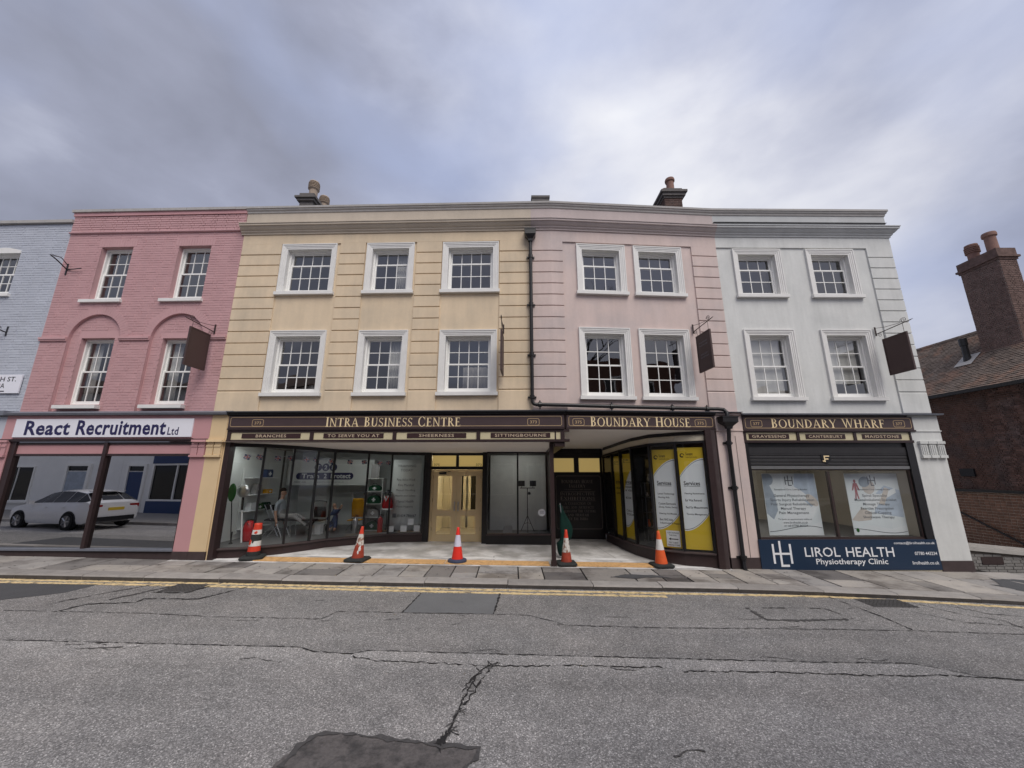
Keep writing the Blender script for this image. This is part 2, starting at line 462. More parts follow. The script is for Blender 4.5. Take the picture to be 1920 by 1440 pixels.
def line_paint():
    """worn road-marking paint: bare asphalt shows through"""
    m = mat('yellow_line', (0.62, 0.40, 0.12), 0.7, 0.25)
    t = m.node_tree
    b = t.nodes['Principled BSDF']
    geo = t.nodes.new('ShaderNodeNewGeometry')
    n = N(t, 'ShaderNodeTexNoise')
    n.inputs['Scale'].default_value = 9
    n.inputs['Detail'].default_value = 8
    n.inputs['Roughness'].default_value = 0.7
    t.links.new(geo.outputs['Position'], n.inputs['Vector'])
    f = ramp(t, n.outputs['Fac'], [(0.37, (0.14, 0.13, 0.12)), (0.42, (0.48, 0.37, 0.21)), (0.53, (0.76, 0.58, 0.30)), (0.68, (0.76, 0.62, 0.38))])
    t.links.new(f, b.inputs['Base Color'])


line_paint()


def slab_mat():
    m = mat('paving_slab', (0.2, 0.19, 0.18), 0.75, 0.3)
    t = m.node_tree
    b = t.nodes['Principled BSDF']
    oi = t.nodes.new('ShaderNodeObjectInfo')
    base = ramp(t, oi.outputs['Random'], [(0.0, (0.13, 0.121, 0.117)), (0.15, (0.21, 0.196, 0.185)), (0.40, (0.36, 0.33, 0.295)),
                                          (0.7, (0.32, 0.305, 0.292)), (1.0, (0.43, 0.395, 0.355))])
    geo = t.nodes.new('ShaderNodeNewGeometry')

    def tn(s, d):
        n = N(t, 'ShaderNodeTexNoise')
        n.inputs['Scale'].default_value = s
        n.inputs['Detail'].default_value = d
        n.inputs['Roughness'].default_value = 0.65
        t.links.new(geo.outputs['Position'], n.inputs['Vector'])
        return n.outputs['Fac']
    stain = ramp(t, tn(1.3, 5), [(0.36, (0.55, 0.53, 0.52)), (0.50, (1, 1, 1)), (0.7, (1.18, 1.16, 1.12))])
    fine = math_n(t, 'MULTIPLY_ADD', tn(28, 6), 0.55, 0.72)
    c = mixc(t, 1.0, base, stain, 'MULTIPLY')
    s = N(t, 'ShaderNodeVectorMath', operation='SCALE')
    t.links.new(c, s.inputs[0])
    t.links.new(fine, s.inputs['Scale'])
    t.links.new(s.outputs[0], b.inputs['Base Color'])
    r = math_n(t, 'MULTIPLY_ADD', tn(1.3, 5), 0.7, 0.35, clamp=True)
    t.links.new(r, b.inputs['Roughness'])
    bp = N(t, 'ShaderNodeBump')
    bp.inputs['Strength'].default_value = 0.35
    bp.inputs['Distance'].default_value = 0.006
    t.links.new(tn(35, 6), bp.inputs['Height'])
    t.links.new(bp.outputs[0], b.inputs['Normal'])


slab_mat()

# ------------------------------------------------------------------ mesh helpers
OFFS = {}
ROOTM = {}


class Fr:
    def __init__(s, ox, oy, ang):
        s.o = (ox, oy)
        s.a = ang
        s.t = (cos(ang), sin(ang))
        s.n = (-sin(ang), cos(ang))

    def W(s, u, d, z):
        return Vector((s.o[0] + s.t[0] * u + s.n[0] * d, s.o[1] + s.t[1] * u + s.n[1] * d, z))


FL = Fr(1.1, 9.72, atan2(-0.0285, 1.0))       # frontage left of the bend
F1 = Fr(1.1, 9.72, atan2(0.33, 4.85))         # pale pink frontage
F2 = Fr(5.95, 10.05, atan2(0.05, 5.15))       # white frontage
FW = Fr(0, 0, 0)


def GP(x, y):      # pavement level
    return -0.16 - 0.0158 * x + 0.02 * (y - 9.8)


def GR(x, y):      # road level
    return GP(x, y) - 0.10


def tag(o, label, cat, group=None):
    o['label'] = label
    o['category'] = cat
    if group:
        o['group'] = group
    return o


def thing(name, label, cat, fr=FW, org=(0, 0, 0), group=None):
    o = bpy.data.objects.new(name, None)
    COL.objects.link(o)
    o.empty_display_size = 0.2
    o.location = fr.W(*org)
    o.rotation_euler = (0, 0, fr.a)
    tag(o, label, cat, group)
    OFFS[o.name] = org
    ROOTM[o.name] = (Matrix.Translation(o.location) @ Matrix.Rotation(fr.a, 4, 'Z')).inverted()
    return o


class MB:
    def __init__(s):
        s.v = []
        s.f = []

    def add(s, vs, fs):
        k = len(s.v)
        s.v += [tuple(p) for p in vs]
        s.f += [tuple(i + k for i in f) for f in fs]
        return s

    def box(s, x0, x1, y0, y1, z0, z1):
        return s.add([(x0, y0, z0), (x1, y0, z0), (x1, y1, z0), (x0, y1, z0), (x0, y0, z1), (x1, y0, z1), (x1, y1, z1), (x0, y1, z1)],
                     [(0, 3, 2, 1), (4, 5, 6, 7), (0, 1, 5, 4), (1, 2, 6, 5), (2, 3, 7, 6), (3, 0, 4, 7)])

    def ring(s, x0, x1, z0, z1, w, y0, y1, wb=None):
        wb = w if wb is None else wb
        s.box(x0, x0 + w, y0, y1, z0, z1)
        s.box(x1 - w, x1, y0, y1, z0, z1)
        s.box(x0 + w, x1 - w, y0, y1, z1 - w, z1)
        if wb > 0:
            s.box(x0 + w, x1 - w, y0, y1, z0, z0 + wb)
        return s

    def poly(s, pts):
        return s.add(pts, [tuple(range(len(pts)))])

    def prism(s, pts, vec):
        n = len(pts)
        a = [Vector(p) for p in pts]
        b = [p + Vector(vec) for p in a]
        fs = [tuple(range(n)), tuple(range(2 * n - 1, n - 1, -1))]
        fs += [(i, n + i, n + (i + 1) % n, (i + 1) % n) for i in range(n)]
        return s.add(a + b, fs)

    def tube(s, pts, r, n=8, cap=True):
        pts = [Vector(p) for p in pts]
        rs = r if isinstance(r, (list, tuple)) else [r] * len(pts)
        rings = []
        up = None
        for i, p in enumerate(pts):
            d = (pts[min(i + 1, len(pts) - 1)] - pts[max(i - 1, 0)]).normalized()
            if up is None:
                up = Vector((0, 0, 1)) if abs(d.z) < 0.9 else Vector((1, 0, 0))
            a = d.cross(up).normalized()
            bb = a.cross(d).normalized()
            up = bb
            rings.append([p + a * rs[i] * cos(2 * pi * k / n) + bb * rs[i] * sin(2 * pi * k / n) for k in range(n)])
        k0 = len(s.v)
        for rg in rings:
            s.v += [tuple(q) for q in rg]
        for i in range(len(pts) - 1):
            for k in range(n):
                a, b = k0 + i * n + k, k0 + i * n + (k + 1) % n
                s.f.append((a, b, b + n, a + n))
        if cap:
            s.f.append(tuple(k0 + k for k in range(n))[::-1])
            s.f.append(tuple(k0 + (len(pts) - 1) * n + k for k in range(n)))
        return s

    def lathe(s, prof, c, n=20):
        k0 = len(s.v)
        for r, z in prof:
            s.v += [(c[0] + r * cos(2 * pi * k / n), c[1] + r * sin(2 * pi * k / n), c[2] + z) for k in range(n)]
        for i in range(len(prof) - 1):
            for k in range(n):
                a, b = k0 + i * n + k, k0 + i * n + (k + 1) % n
                s.f.append((a, b, b + n, a + n))
        s.f.append(tuple(k0 + k for k in range(n))[::-1])
        s.f.append(tuple(k0 + (len(prof) - 1) * n + k for k in range(n)))
        return s

    def sphere(s, c, r, n=12, m=8):
        rx, ry, rz = r if isinstance(r, tuple) else (r, r, r)
        k0 = len(s.v)
        for i in range(m + 1):
            th = pi * i / m
            q = max(sin(th), 0.002)
            s.v += [(c[0] + rx * q * cos(2 * pi * k / n), c[1] + ry * q * sin(2 * pi * k / n), c[2] - rz * cos(th)) for k in range(n)]
        for i in range(m):
            for k in range(n):
                a, b = k0 + i * n + k, k0 + i * n + (k + 1) % n
                s.f.append((a, b, b + n, a + n))
        return s

    def flat(s, vf, o, ex=(1, 0, 0), ez=(0, 0, 1), sc=1.0):
        """place 2-D verts/faces on a plane through o"""
        vs, fs = vf
        o, ex, ez = Vector(o), Vector(ex), Vector(ez)
        return s.add([o + ex * (p[0] * sc) + ez * (p[1] * sc) for p in vs], fs)

    def mesh(s, name, m, smooth=False, tf=None):
        me = bpy.data.meshes.new(name)
        me.from_pydata([tf(p) for p in s.v] if tf else s.v, [], s.f)
        me.materials.append(M[m])
        if smooth:
            for p in me.polygons:
                p.use_smooth = True
        me.update()
        return me

    def build(s, name, m, parent=None, fr=FW, org=(0, 0, 0), smooth=False, world=False):
        if parent is not None:
            off = OFFS[parent.name]
            if world:
                R = ROOTM[parent.name]
                tf = lambda p: R @ Vector(p)
            else:
                tf = lambda p: (p[0] - off[0], p[1] - off[1], p[2] - off[2])
        else:
            off = org
            tf = lambda p: (p[0] - off[0], p[1] - off[1], p[2] - off[2])
        o = bpy.data.objects.new(name, s.mesh(name, m, smooth, tf))
        COL.objects.link(o)
        OFFS[o.name] = off
        if parent is not None:
            o.parent = parent
            ROOTM[o.name] = ROOTM[parent.name]
        else:
            o.location = fr.W(*org)
            o.rotation_euler = (0, 0, fr.a)
            ROOTM[o.name] = (Matrix.Translation(o.location) @ Matrix.Rotation(fr.a, 4, 'Z')).inverted()
        return o


def inst(name, me, parent, loc, scale=(1, 1, 1), rot=(0, 0, 0)):
    """a piece sharing mesh data; loc in the parent's frame coordinates"""
    o = bpy.data.objects.new(name, me)
    COL.objects.link(o)
    o.parent = parent
    off = OFFS[parent.name]
    o.location = (loc[0] - off[0], loc[1] - off[1], loc[2] - off[2])
    o.scale = scale
    o.rotation_euler = rot
    return o


def struct(o):
    o['kind'] = 'structure'
    return o


def stuff(o):
    o['kind'] = 'stuff'
    return o


def smooth_by_angle(o, ang=40):
    for p in o.data.polygons:
        p.use_smooth = True
    o.data.set_sharp_from_angle(angle=radians(ang))
    return o


_tx = {}


def text2d(body, size=1.0, shear=0.0, bold=0.0, align='LEFT', sx=1.0, spacing=1.0):
    """sans lettering as 2-D verts and faces; height of capitals is about 0.69*size"""
    cu = bpy.data.curves.new('t', 'FONT')
    cu.body = body
    cu.size = size
    cu.shear = shear
    cu.offset = bold
    cu.align_x = align
    cu.space_character = spacing
    cu.resolution_u = 2
    o = bpy.data.objects.new('t', cu)
    COL.objects.link(o)
    dg = bpy.context.evaluated_depsgraph_get()
    me = bpy.data.meshes.new_from_object(o.evaluated_get(dg))
    vs = [(v.co.x * sx, v.co.y) for v in me.vertices]
    fs = [tuple(p.vertices) for p in me.polygons]
    bpy.data.objects.remove(o)
    bpy.data.curves.remove(cu)
    bpy.data.meshes.remove(me)
    return vs, fs


def fit_text(body, x0, x1, h, **kw):
    """text scaled so that its bounding box runs x0..x1 and its height is h (baseline at 0)"""
    vs, fs = text2d(body, 1.0, **kw)
    a = min(v[0] for v in vs)
    b = max(v[0] for v in vs)
    c = min(v[1] for v in vs)
    d = max(v[1] for v in vs)
    return [((v[0] - a) / (b - a) * (x1 - x0) + x0, (v[1] - c) / (d - c) * h) for v in vs], fs


# serif capitals drawn from stems, hairlines and bowls, unit cap height
def _arc(cx_, cy_, rx, ry, tx, ty, a0, a1, n=14):
    out = []
    pr = None
    for i in range(n + 1):
        a = radians(a0 + (a1 - a0) * i / n)
        p = ((cx_ + rx * cos(a), cy_ + ry * sin(a)), (cx_ + (rx - tx) * cos(a), cy_ + (ry - ty) * sin(a)))
        if pr:
            out.append([pr[0], p[0], p[1], pr[1]])
        pr = p
    return out


def _r(x0, y0, x1, y1):
    return [(x0, y0), (x1, y0), (x1, y1), (x0, y1)]


def _stem(x, w, top=True, bot=True):
    o = [_r(x, 0, x + w, 1)]
    if bot:
        o.append([(x - .08, 0), (x + w + .08, 0), (x + w + .08, .035), (x + w, .07), (x, .07), (x - .08, .035)])
    if top:
        o.append([(x - .08, 1), (x - .08, .965), (x, .93), (x + w, .93), (x + w + .08, .965), (x + w + .08, 1)])
    return o


TK, TN = .175, .075
GLY = {
    'I': (_stem(.1, TK), .38),
    'N': (_stem(.12, TN) + _stem(.76, TN, True, False) + [[(.06, 1), (.24, 1), (.82, 0), (.74, 0)]], .96),
    'T': (_stem(.31, TK, False) + [_r(0, .94, .77, 1), [(0, .94), (.05, .94), (.02, .76), (0, .76)], [(.72, .94), (.77, .94), (.77, .76), (.75, .76)]], .80),
    'R': (_stem(.1, TK) + _arc(.30, .75, .32, .25, .14, .06, -90, 90) + [_r(.2, .94, .31, 1), _r(.2, .50, .31, .56), [(.30, .53), (.44, .53), (.84, .03), (.84, 0), (.68, 0)]], .86),
    'A': ([[(.40, 1), (.50, 1), (.86, .03), (.69, .03)], [(.40, 1), (.45, .93), (.14, .03), (.08, .03)], _r(.24, .30, .66, .36), _r(0, 0, .26, .04), _r(.60, 0, .95, .04)], .94),
    'B': (_stem(.1, TK) + _arc(.30, .75, .28, .25, .13, .06, -90, 90) + _arc(.30, .27, .33, .27, .14, .06, -90, 90) + [_r(.2, .94, .31, 1), _r(.2, .49, .31, .55), _r(.2, 0, .31, .06)], .74),
    'U': ([_r(.1, .3, .1 + TK, 1), _r(.70, .3, .76, 1), _r(.02, .96, .33, 1), _r(.60, .96, .86, 1)] + _arc(.43, .32, .33, .33, .14, .07, 180, 360), .90),
    'S': (_arc(.30, .74, .24, .26, .07, .06, 25, 180) + _arc(.30, .74, .24, .27, .10, .10, 180, 268) + _arc(.30, .26, .26, .27, .11, .10, 88, -5) + _arc(.30, .26, .26, .26, .08, .06, -5, -150) + [[(.48, .78), (.54, .78), (.54, 1), (.51, 1)], [(.05, .24), (.11, .24), (.08, 0), (.05, 0)]], .64),
    'E': (_stem(.1, TK) + [_r(.2, .94, .62, 1), _r(.2, .48, .52, .54), _r(.2, 0, .66, .06), [(.58, .94), (.62, .94), (.62, .78), (.60, .78)], [(.62, .06), (.66, .06), (.69, .22), (.66, .22)], _r(.49, .40, .52, .62)], .74),
    'C': (_arc(.46, .5, .44, .52, .15, .06, 40, 320, 22) + [[(.76, .66), (.80, .66), (.80, 1), (.77, 1)], [(.76, .34), (.80, .34), (.80, .04), (.77, .04)]], .88),
    'O': (_arc(.50, .5, .48, .52, .15, .055, 0, 360, 28), 1.02),
    'D': (_stem(.1, TK) + _arc(.32, .5, .52, .5, .15, .06, -90, 90, 18) + [_r(.2, .94, .33, 1), _r(.2, 0, .33, .06)], .92),
    'Y': ([_r(.34, 0, .34 + TK, .46), [(.02, 1), (.20, 1), (.49, .44), (.34, .44)], [(.76, 1), (.82, 1), (.49, .44), (.43, .44)], _r(-.04, .96, .28, 1), _r(.64, .96, .90, 1), _r(.24, 0, .59, .05)], .86),
    'H': (_stem(.1, TK) + _stem(.68, TK) + [_r(.24, .49, .69, .55)], .96),
    'W': ([[(.02, 1), (.18, 1), (.44, 0), (.36, 0)], [(.36, 0), (.42, 0), (.62, .9), (.58, .98)], [(.50, 1), (.66, 1), (.92, 0), (.84, 0)], [(.84, 0), (.90, 0), (1.16, 1), (1.10, 1)], _r(-.05, .96, .26, 1), _r(.44, .96, .72, 1), _r(1.0, .96, 1.24, 1)], 1.22),
    'F': (_stem(.1, TK) + [_r(.2, .94, .62, 1), _r(.2, .48, .52, .54), [(.58, .94), (.62, .94), (.62, .76), (.60, .76)], _r(.49, .40, .52, .62)], .70),
    'L': (_stem(.1, TK) + [_r(.2, 0, .62, .06), [(.58, .06), (.62, .06), (.66, .24), (.63, .24)]], .68),
    'X': ([[(.02, 1), (.20, 1), (.82, 0), (.64, 0)], [(.70, 1), (.78, 1), (.14, 0), (.06, 0)], _r(-.04, .96, .28, 1), _r(.58, .96, .88, 1), _r(-.04, 0, .26, .04), _r(.56, 0, .90, .04)], .86),
    'P': (_stem(.1, TK) + _arc(.30, .73, .32, .27, .14, .06, -90, 90) + [_r(.2, .94, .31, 1), _r(.2, .46, .31, .52)], .72),
    'V': ([[(.02, 1), (.20, 1), (.50, 0), (.42, 0)], [(.76, 1), (.82, 1), (.50, 0), (.44, .02)], _r(-.04, .96, .28, 1), _r(.64, .96, .92, 1)], .88),
}


def serif_into(mb, body, x0, x1, z, h, d, smallcap=0.90):
    """engraved-style serif lettering fitted between x0 and x1; word initials taller; lies in the frame plane at depth d"""
    pos = 0.0
    items = []
    new = True
    for ch in body:
        if ch == ' ':
            pos += 0.55
            new = True
            continue
        g, adv = GLY.get(ch, GLY['I'])
        k = 1.0 if new else smallcap
        items.append((g, pos, k))
        pos += adv * k + 0.07
        new = False
    kx = (x1 - x0) / pos
    j = 0
    words = mb if isinstance(mb, list) else None
    cur = mb
    last = None
    for g, p, k in items:
        if words is not None:
            cur = MB()
            words.append(cur)
        for poly in g:
            j += 1
            dd = d - 0.0003 * (j % 7)
            cur.poly([(x0 + (p + q[0] * k) * kx, dd, z + q[1] * k * h) for q in poly])


def rounded_outline(mb, x0, x1, z0, z1, w, d, r=0.05, notch=True):
    """thin painted outline with scooped or rounded corners"""
    def loop(e):
        pts = []
        for cx_, cz_, a0 in ((x1 - r, z1 - r, 0), (x0 + r, z1 - r, 90), (x0 + r, z0 + r, 180), (x1 - r, z0 + r, 270)):
            for i in range(5):
                a = radians(a0 + 90 * i / 4)
                pts.append((cx_ + (r - e) * cos(a), d, cz_ + (r - e) * sin(a)))
        return pts
    a, b = loop(0), loop(w)
    n = len(a)
    mb.add(a + b, [(i, (i + 1) % n, n + (i + 1) % n, n + i) for i in range(n)])


def wall_cells(mb, s0, s1, z0, z1, holes, d, reveal=0.0):
    xs = sorted({s0, s1, *[h[0] for h in holes], *[h[1] for h in holes]})
    zs = sorted({z0, z1, *[h[2] for h in holes], *[h[3] for h in holes]})
    xs = [x for x in xs if s0 <= x <= s1]
    zs = [z for z in zs if z0 <= z <= z1]
    for i in range(len(xs) - 1):
        for j in range(len(zs) - 1):
            cx_, cz_ = (xs[i] + xs[i + 1]) / 2, (zs[j] + zs[j + 1]) / 2
            if any(h[0] < cx_ < h[1] and h[2] < cz_ < h[3] for h in holes):
                continue
            mb.poly([(xs[i], d, zs[j]), (xs[i + 1], d, zs[j]), (xs[i + 1], d, zs[j + 1]), (xs[i], d, zs[j + 1])])
    if reveal:
        for a, b, c, e in holes:
            q = d + reveal
            mb.poly([(a, d, c), (a, d, e), (a, q, e), (a, q, c)])
            mb.poly([(b, d, e), (b, d, c), (b, q, c), (b, q, e)])
            mb.poly([(a, d, e), (b, d, e), (b, q, e), (a, q, e)])
            mb.poly([(b, d, c), (a, d, c), (a, q, c), (b, q, c)])
    return mb


_pane_cache = {}


def pane_mesh(w, h, m='pane_glass'):
    k = (round(w, 3), round(h, 3), m)
    if k not in _pane_cache:
        mb = MB().poly([(-w / 2, 0, -h / 2), (w / 2, 0, -h / 2), (w / 2, 0, h / 2), (-w / 2, 0, h / 2)])
        _pane_cache[k] = mb.mesh('pane', m)
    return _pane_cache[k]


def sash_window(root, s0, s1, z0, z1, cols, rt, rb, d, wm='white_gloss'):
    """double-hung sash: opening s0..s1, z0..z1; rt / rb pane rows in upper / lower sash"""
    w = MB().ring(s0, s1, z0, z1, 0.045, d - 0.02, d + 0.09, 0.05).build('window', wm, root)
    a, b, c, e = s0 + 0.045, s1 - 0.045, z0 + 0.05, z1 - 0.045
    st, rail = 0.042, 0.036
    tot = rt + rb
    mid = c + (e - c) * rb / tot + 0.01
    for kind, (p, q, rows, dd, bot) in (('up', (mid - 0.02, e, rt, d + 0.045, rail)), ('lo', (c, mid + 0.02, rb, d + 0.01, 0.075))):
        mb = MB().ring(a, b, p, q, st, dd, dd + 0.035, bot)
        x0, x1, y0, y1 = a + st, b - st, p + bot, q - st
        gb = 0.020
        pw = (x1 - x0 - gb * (cols - 1)) / cols
        ph = (y1 - y0 - gb * (rows - 1)) / rows
        for i in range(1, cols):
            xx = x0 + i * pw + (i - 1) * gb
            mb.box(xx, xx + gb, dd + 0.004, dd + 0.03, y0, y1)
        for j in range(1, rows):
            zz = y0 + j * ph + (j - 1) * gb
            for i in range(cols):
                xx = x0 + i * (pw + gb)
                mb.box(xx, xx + pw, dd + 0.006, dd + 0.028, zz, zz + gb)
        mb.build('sash', wm, w)
        for i in range(cols):
            for j in range(rows):
                inst('pane', pane_mesh(pw + 0.004, ph + 0.004), w, (x0 + pw / 2 + i * (pw + gb), dd + 0.016, y0 + ph / 2 + j * (ph + gb)), (1, 1, 1),
                     (rnd.uniform(-.006, .006), 0, rnd.uniform(-.008, .008)))
    return w


def architrave(w, s0, s1, z0, z1, d, wd=0.16, m='white_sill'):
    mb = MB()
    for e, y in ((0.0, d - 0.055), (0.028, d - 0.042), (0.075, d - 0.030), (0.115, d - 0.020)):
        nx = {0.0: 0.028, 0.028: 0.047, 0.075: 0.040, 0.115: wd - 0.115}[e]
        mb.box(s0 + e, s0 + e + nx, y, d + 0.17, z0, z1 - e)
        mb.box(s1 - e - nx, s1 - e, y, d + 0.17, z0, z1 - e)
        mb.box(s0 + e + nx, s1 - e - nx, y, d + 0.17, z1 - e - nx, z1 - e)
    mb.build('architrave', m, w)


def sill(w, s0, s1, z0, z1, d0, d1, m='white_sill'):
    MB().prism([(s0, d0, z0), (s0, d1, z0), (s0, d1, z1), (s0, d0, z1 - 0.015)], (s1 - s0, 0, 0)).build('sill', m, w)


def curtain(w, s0, s1, z0, z1, d, m='curtain', waves=6, amp=0.02):
    mb = MB()
    n = waves * 6
    pts = []
    for i in range(n + 1):
        x = s0 + (s1 - s0) * i / n
        pts.append((x, d + amp * sin(2 * pi * i / 6)))
    k = len(mb.v)
    mb.v += [(p[0], p[1], z0) for p in pts] + [(p[0], p[1], z1) for p in pts]
    mb.f += [(i, i + 1, n + 2 + i, n + 1 + i) for i in range(n)]
    o = mb.build('curtain', m, w, smooth=True)
    sm = o.modifiers.new('thickness', 'SOLIDIFY')
    sm.thickness = 0.004


def room(root, s0, s1, d0, d1, z0, z1, m='room_mid', fl='room_floor', world=False):
    """open-fronted interior"""
    MB().add([(s0, d0, z0), (s0, d1, z0), (s0, d1, z1), (s0, d0, z1), (s1, d0, z0), (s1, d1, z0), (s1, d1, z1), (s1, d0, z1)],
             [(0, 1, 2, 3), (1, 5, 6, 2), (5, 4, 7, 6), (3, 2, 6, 7)]).build('interior_wall', m, root, world=world)
    MB().poly([(s0, d0, z0 + .002), (s1, d0, z0 + .002), (s1, d1, z0 + .002), (s0, d1, z0 + .002)]).build('interior_floor', fl, root, world=world)


_frus = {}


def frustum_mesh(name, m, inset=0.06, zin=0.16):
    """unit block: x 0..1, z 0..1, front face at y=0 slightly smaller than its back at y=1"""
    k = (name, m, inset, zin)
    if k not in _frus:
        mb = MB().add([(0, 1, 0), (1, 1, 0), (1, 1, 1), (0, 1, 1), (inset, 0, zin), (1 - inset, 0, zin), (1 - inset, 0, 1 - zin), (inset, 0, 1 - zin),
                       (0, .4, 0), (1, .4, 0), (1, .4, 1), (0, .4, 1)],
                      [(4, 5, 6, 7), (8, 9, 5, 4), (9, 10, 6, 5), (10, 11, 7, 6), (11, 8, 4, 7), (0, 1, 9, 8), (1, 2, 10, 9), (2, 3, 11, 10), (3, 0, 8, 11)])
        _frus[k] = mb.mesh(name, m)
    return _frus[k]


def brickwork(parent, rects, m, depth=0.016, nobj=300, name='brick', key=None, jit=0.0022, inset=0.022, zin=0.07):
    """rects: (s0, s1, z0, z1, d). The nobj largest in view become objects, the rest one joined part."""
    if key:
        rects = sorted(rects, key=key)
    me = frustum_mesh(name, m, inset, zin)
    base = [tuple(v.co) for v in me.vertices]
    faces = [tuple(p.vertices) for p in me.polygons]
    mb = MB()
    for i, (a, b, c, e, d) in enumerate(rects):
        dd = d + rnd.uniform(-jit, jit)
        if i < nobj:
            inst(name, me, parent, (a, dd, c), (b - a, depth, e - c), (rnd.uniform(-.006, .006), 0, rnd.uniform(-.004, .004)))
        else:
            ty = rnd.uniform(-.0025, .0025)
            tx_ = rnd.uniform(-.0025, .0025)
            mb.add([(a + v[0] * (b - a), dd + v[1] * depth + tx_ * v[0] + ty * v[2], c + v[2] * (e - c)) for v in base], faces)
    if mb.v:
        stuff(mb.build('brickwork', m, parent))


def brick_rects(s0, s1, z0, z1, d, holes=(), L=0.225, H=0.075, joint=0.009, keep=None, flemish=True):
    out = []
    row = 0
    z = z0
    while z < z1 - 0.02:
        zt = min(z + H - joint, z1)
        x = s0 - (0.17 if row % 2 else 0.0)
        k = row % 2
        while x < s1:
            ln = L if (not flemish or k % 2 == 0) else L * 0.5
            a, b = max(x, s0), min(x + ln - joint, s1)
            k += 1
            x += ln
            segs = [(a, b)]
            for h in holes:
                if h[2] < (z + zt) / 2 < h[3]:
                    ns = []
                    for (p, q) in segs:
                        if q <= h[0] or p >= h[1]:
                            ns.append((p, q))
                        else:
                            if p < h[0]:
                                ns.append((p, h[0]))
                            if q > h[1]:
                                ns.append((h[1], q))
                    segs = ns
            for (p, q) in segs:
                if q - p > 0.02 and (keep is None or keep((p + q) / 2, (z + zt) / 2)):
                    out.append((p + rnd.uniform(0, .003), q, z + rnd.uniform(-.0015, .0015), zt, d))
        z += H
        row += 1
    return out

# ------------------------------------------------------------------ ground
def quad_xy(x0, x1, y0, y1, fz, dz=0.0):
    return MB().poly([(x0, y0, fz(x0, y0) + dz), (x1, y0, fz(x1, y0) + dz), (x1, y1, fz(x1, y1) + dz), (x0, y1, fz(x0, y1) + dz)])


def kerb_y(x):
    return 8.46 - (0.0105 * (x - 3) ** 2 if x > 3 else -0.006 * (3 - x))


struct(quad_xy(-150, 150, -150, 150, GR, -0.75).build('ground', 'concrete'))
struct(quad_xy(-70, 70, 2.9, 9.0, GR).build('road', 'asphalt'))
ROAD = bpy.data.objects['road']
seam = [(-40, 6.0), (-11, 5.9), (-6.95, 5.87), (-5.3, 5.85), (-2.86, 5.82), (-2.59, 5.7), (-2.08, 5.66), (-1.91, 5.76), (0, 5.72), (1.95, 5.69), (3.73, 5.66), (5.18, 5.67), (5.4, 5.56), (5.72, 5.37), (6.15, 5.3), (8, 5.15), (40, 4.2)]
MB().add([(px, y, GR(px, y) + .002) for px, py in seam for y in (3.0, py)], [(2 * i, 2 * i + 2, 2 * i + 3, 2 * i + 1) for i in range(len(seam) - 1)]).build('worn_lane', 'asphalt_worn', ROAD)

pxs = [-22 + i * 1.05 for i in range(33)]
pave = struct(MB().add([(q, y, GP(q, y) - 0.035) for q in pxs for y in (kerb_y(q) + .12, 11.0)], [(2 * i, 2 * i + 2, 2 * i + 3, 2 * i + 1) for i in range(32)]).build('pavement', 'paving_joint'))
x = -20.0
while x < 11.9:
    ln = rnd.uniform(1.25, 1.75)
    a, b = x, x + ln - 0.014
    mb = MB()
    prof = [(0.0, -0.16), (-0.012, -0.03), (0.012, -0.004), (0.30, 0.0), (0.30, -0.10)]
    jz = rnd.uniform(-.006, .006)
    m_ = 4
    rows = []
    for i in range(m_ + 1):
        xx = a + (b - a) * i / m_
        wob = rnd.uniform(-.006, .006)
        rows.append([(xx, kerb_y(xx) + p[0] + (wob if j in (1, 2) else 0), GP(xx, kerb_y(xx) + p[0]) + p[1] + jz + (wob * .6 if j == 2 else 0)) for j, p in enumerate(prof)])
    k = len(prof)
    vs_ = [p for r in rows for p in r]
    fs_ = [(i * k + j, (i + 1) * k + j, (i + 1) * k + j + 1, i * k + j + 1) for i in range(m_) for j in range(k - 1)]
    fs_ += [tuple(range(k))[::-1], tuple(m_ * k + j for j in range(k))]
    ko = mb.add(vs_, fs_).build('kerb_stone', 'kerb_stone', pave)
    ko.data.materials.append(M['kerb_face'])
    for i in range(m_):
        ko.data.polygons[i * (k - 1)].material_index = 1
    x += ln


def slab(x0, x1, y0, y1, skew=0.0, cutx=None):
    g = 0.014
    dz = rnd.uniform(-.004, .004)
    ta, tb = rnd.uniform(-.004, .004), rnd.uniform(-.004, .004)
    pts = []
    for (px, py, e) in ((x0 + g, y0(x0) + g, -ta), (x1 - g, y0(x1) + g, ta), (x1 - g + skew, y1(x1) - g, tb), (x0 + g + skew, y1(x0) - g, -tb)):
        pts.append(Vector((px, py, GP(px, py) + dz + e)))
    c = sum(pts, Vector()) / 4
    bev = [p + (c - p).normalized() * 0.008 for p in pts]
    top = [(p.x, p.y, p.z) for p in bev]
    mid = [(p.x, p.y, p.z - 0.004) for p in pts]
    bot = [(p.x, p.y, p.z - 0.05) for p in pts]
    MB().add(top + mid + bot, [(0, 1, 2, 3)] + [(4 + i, 4 + (i + 1) % 4, (i + 1) % 4, i) for i in range(4)] + [(8 + i, 8 + (i + 1) % 4, 4 + (i + 1) % 4, 4 + i) for i in range(4)]).build('paving_slab', 'paving_slab', pave)


def front_y(x):
    """back edge of the flagged pavement"""
    if x < -7.6:
        return FL.W(x - 1.1, -0.14, 0).y
    if x < 3.4:
        return 9.80
    if x < 5.0:
        return 9.80 - (x - 3.4) * 0.01
    return F2.W(x - 5.95, -0.14, 0).y


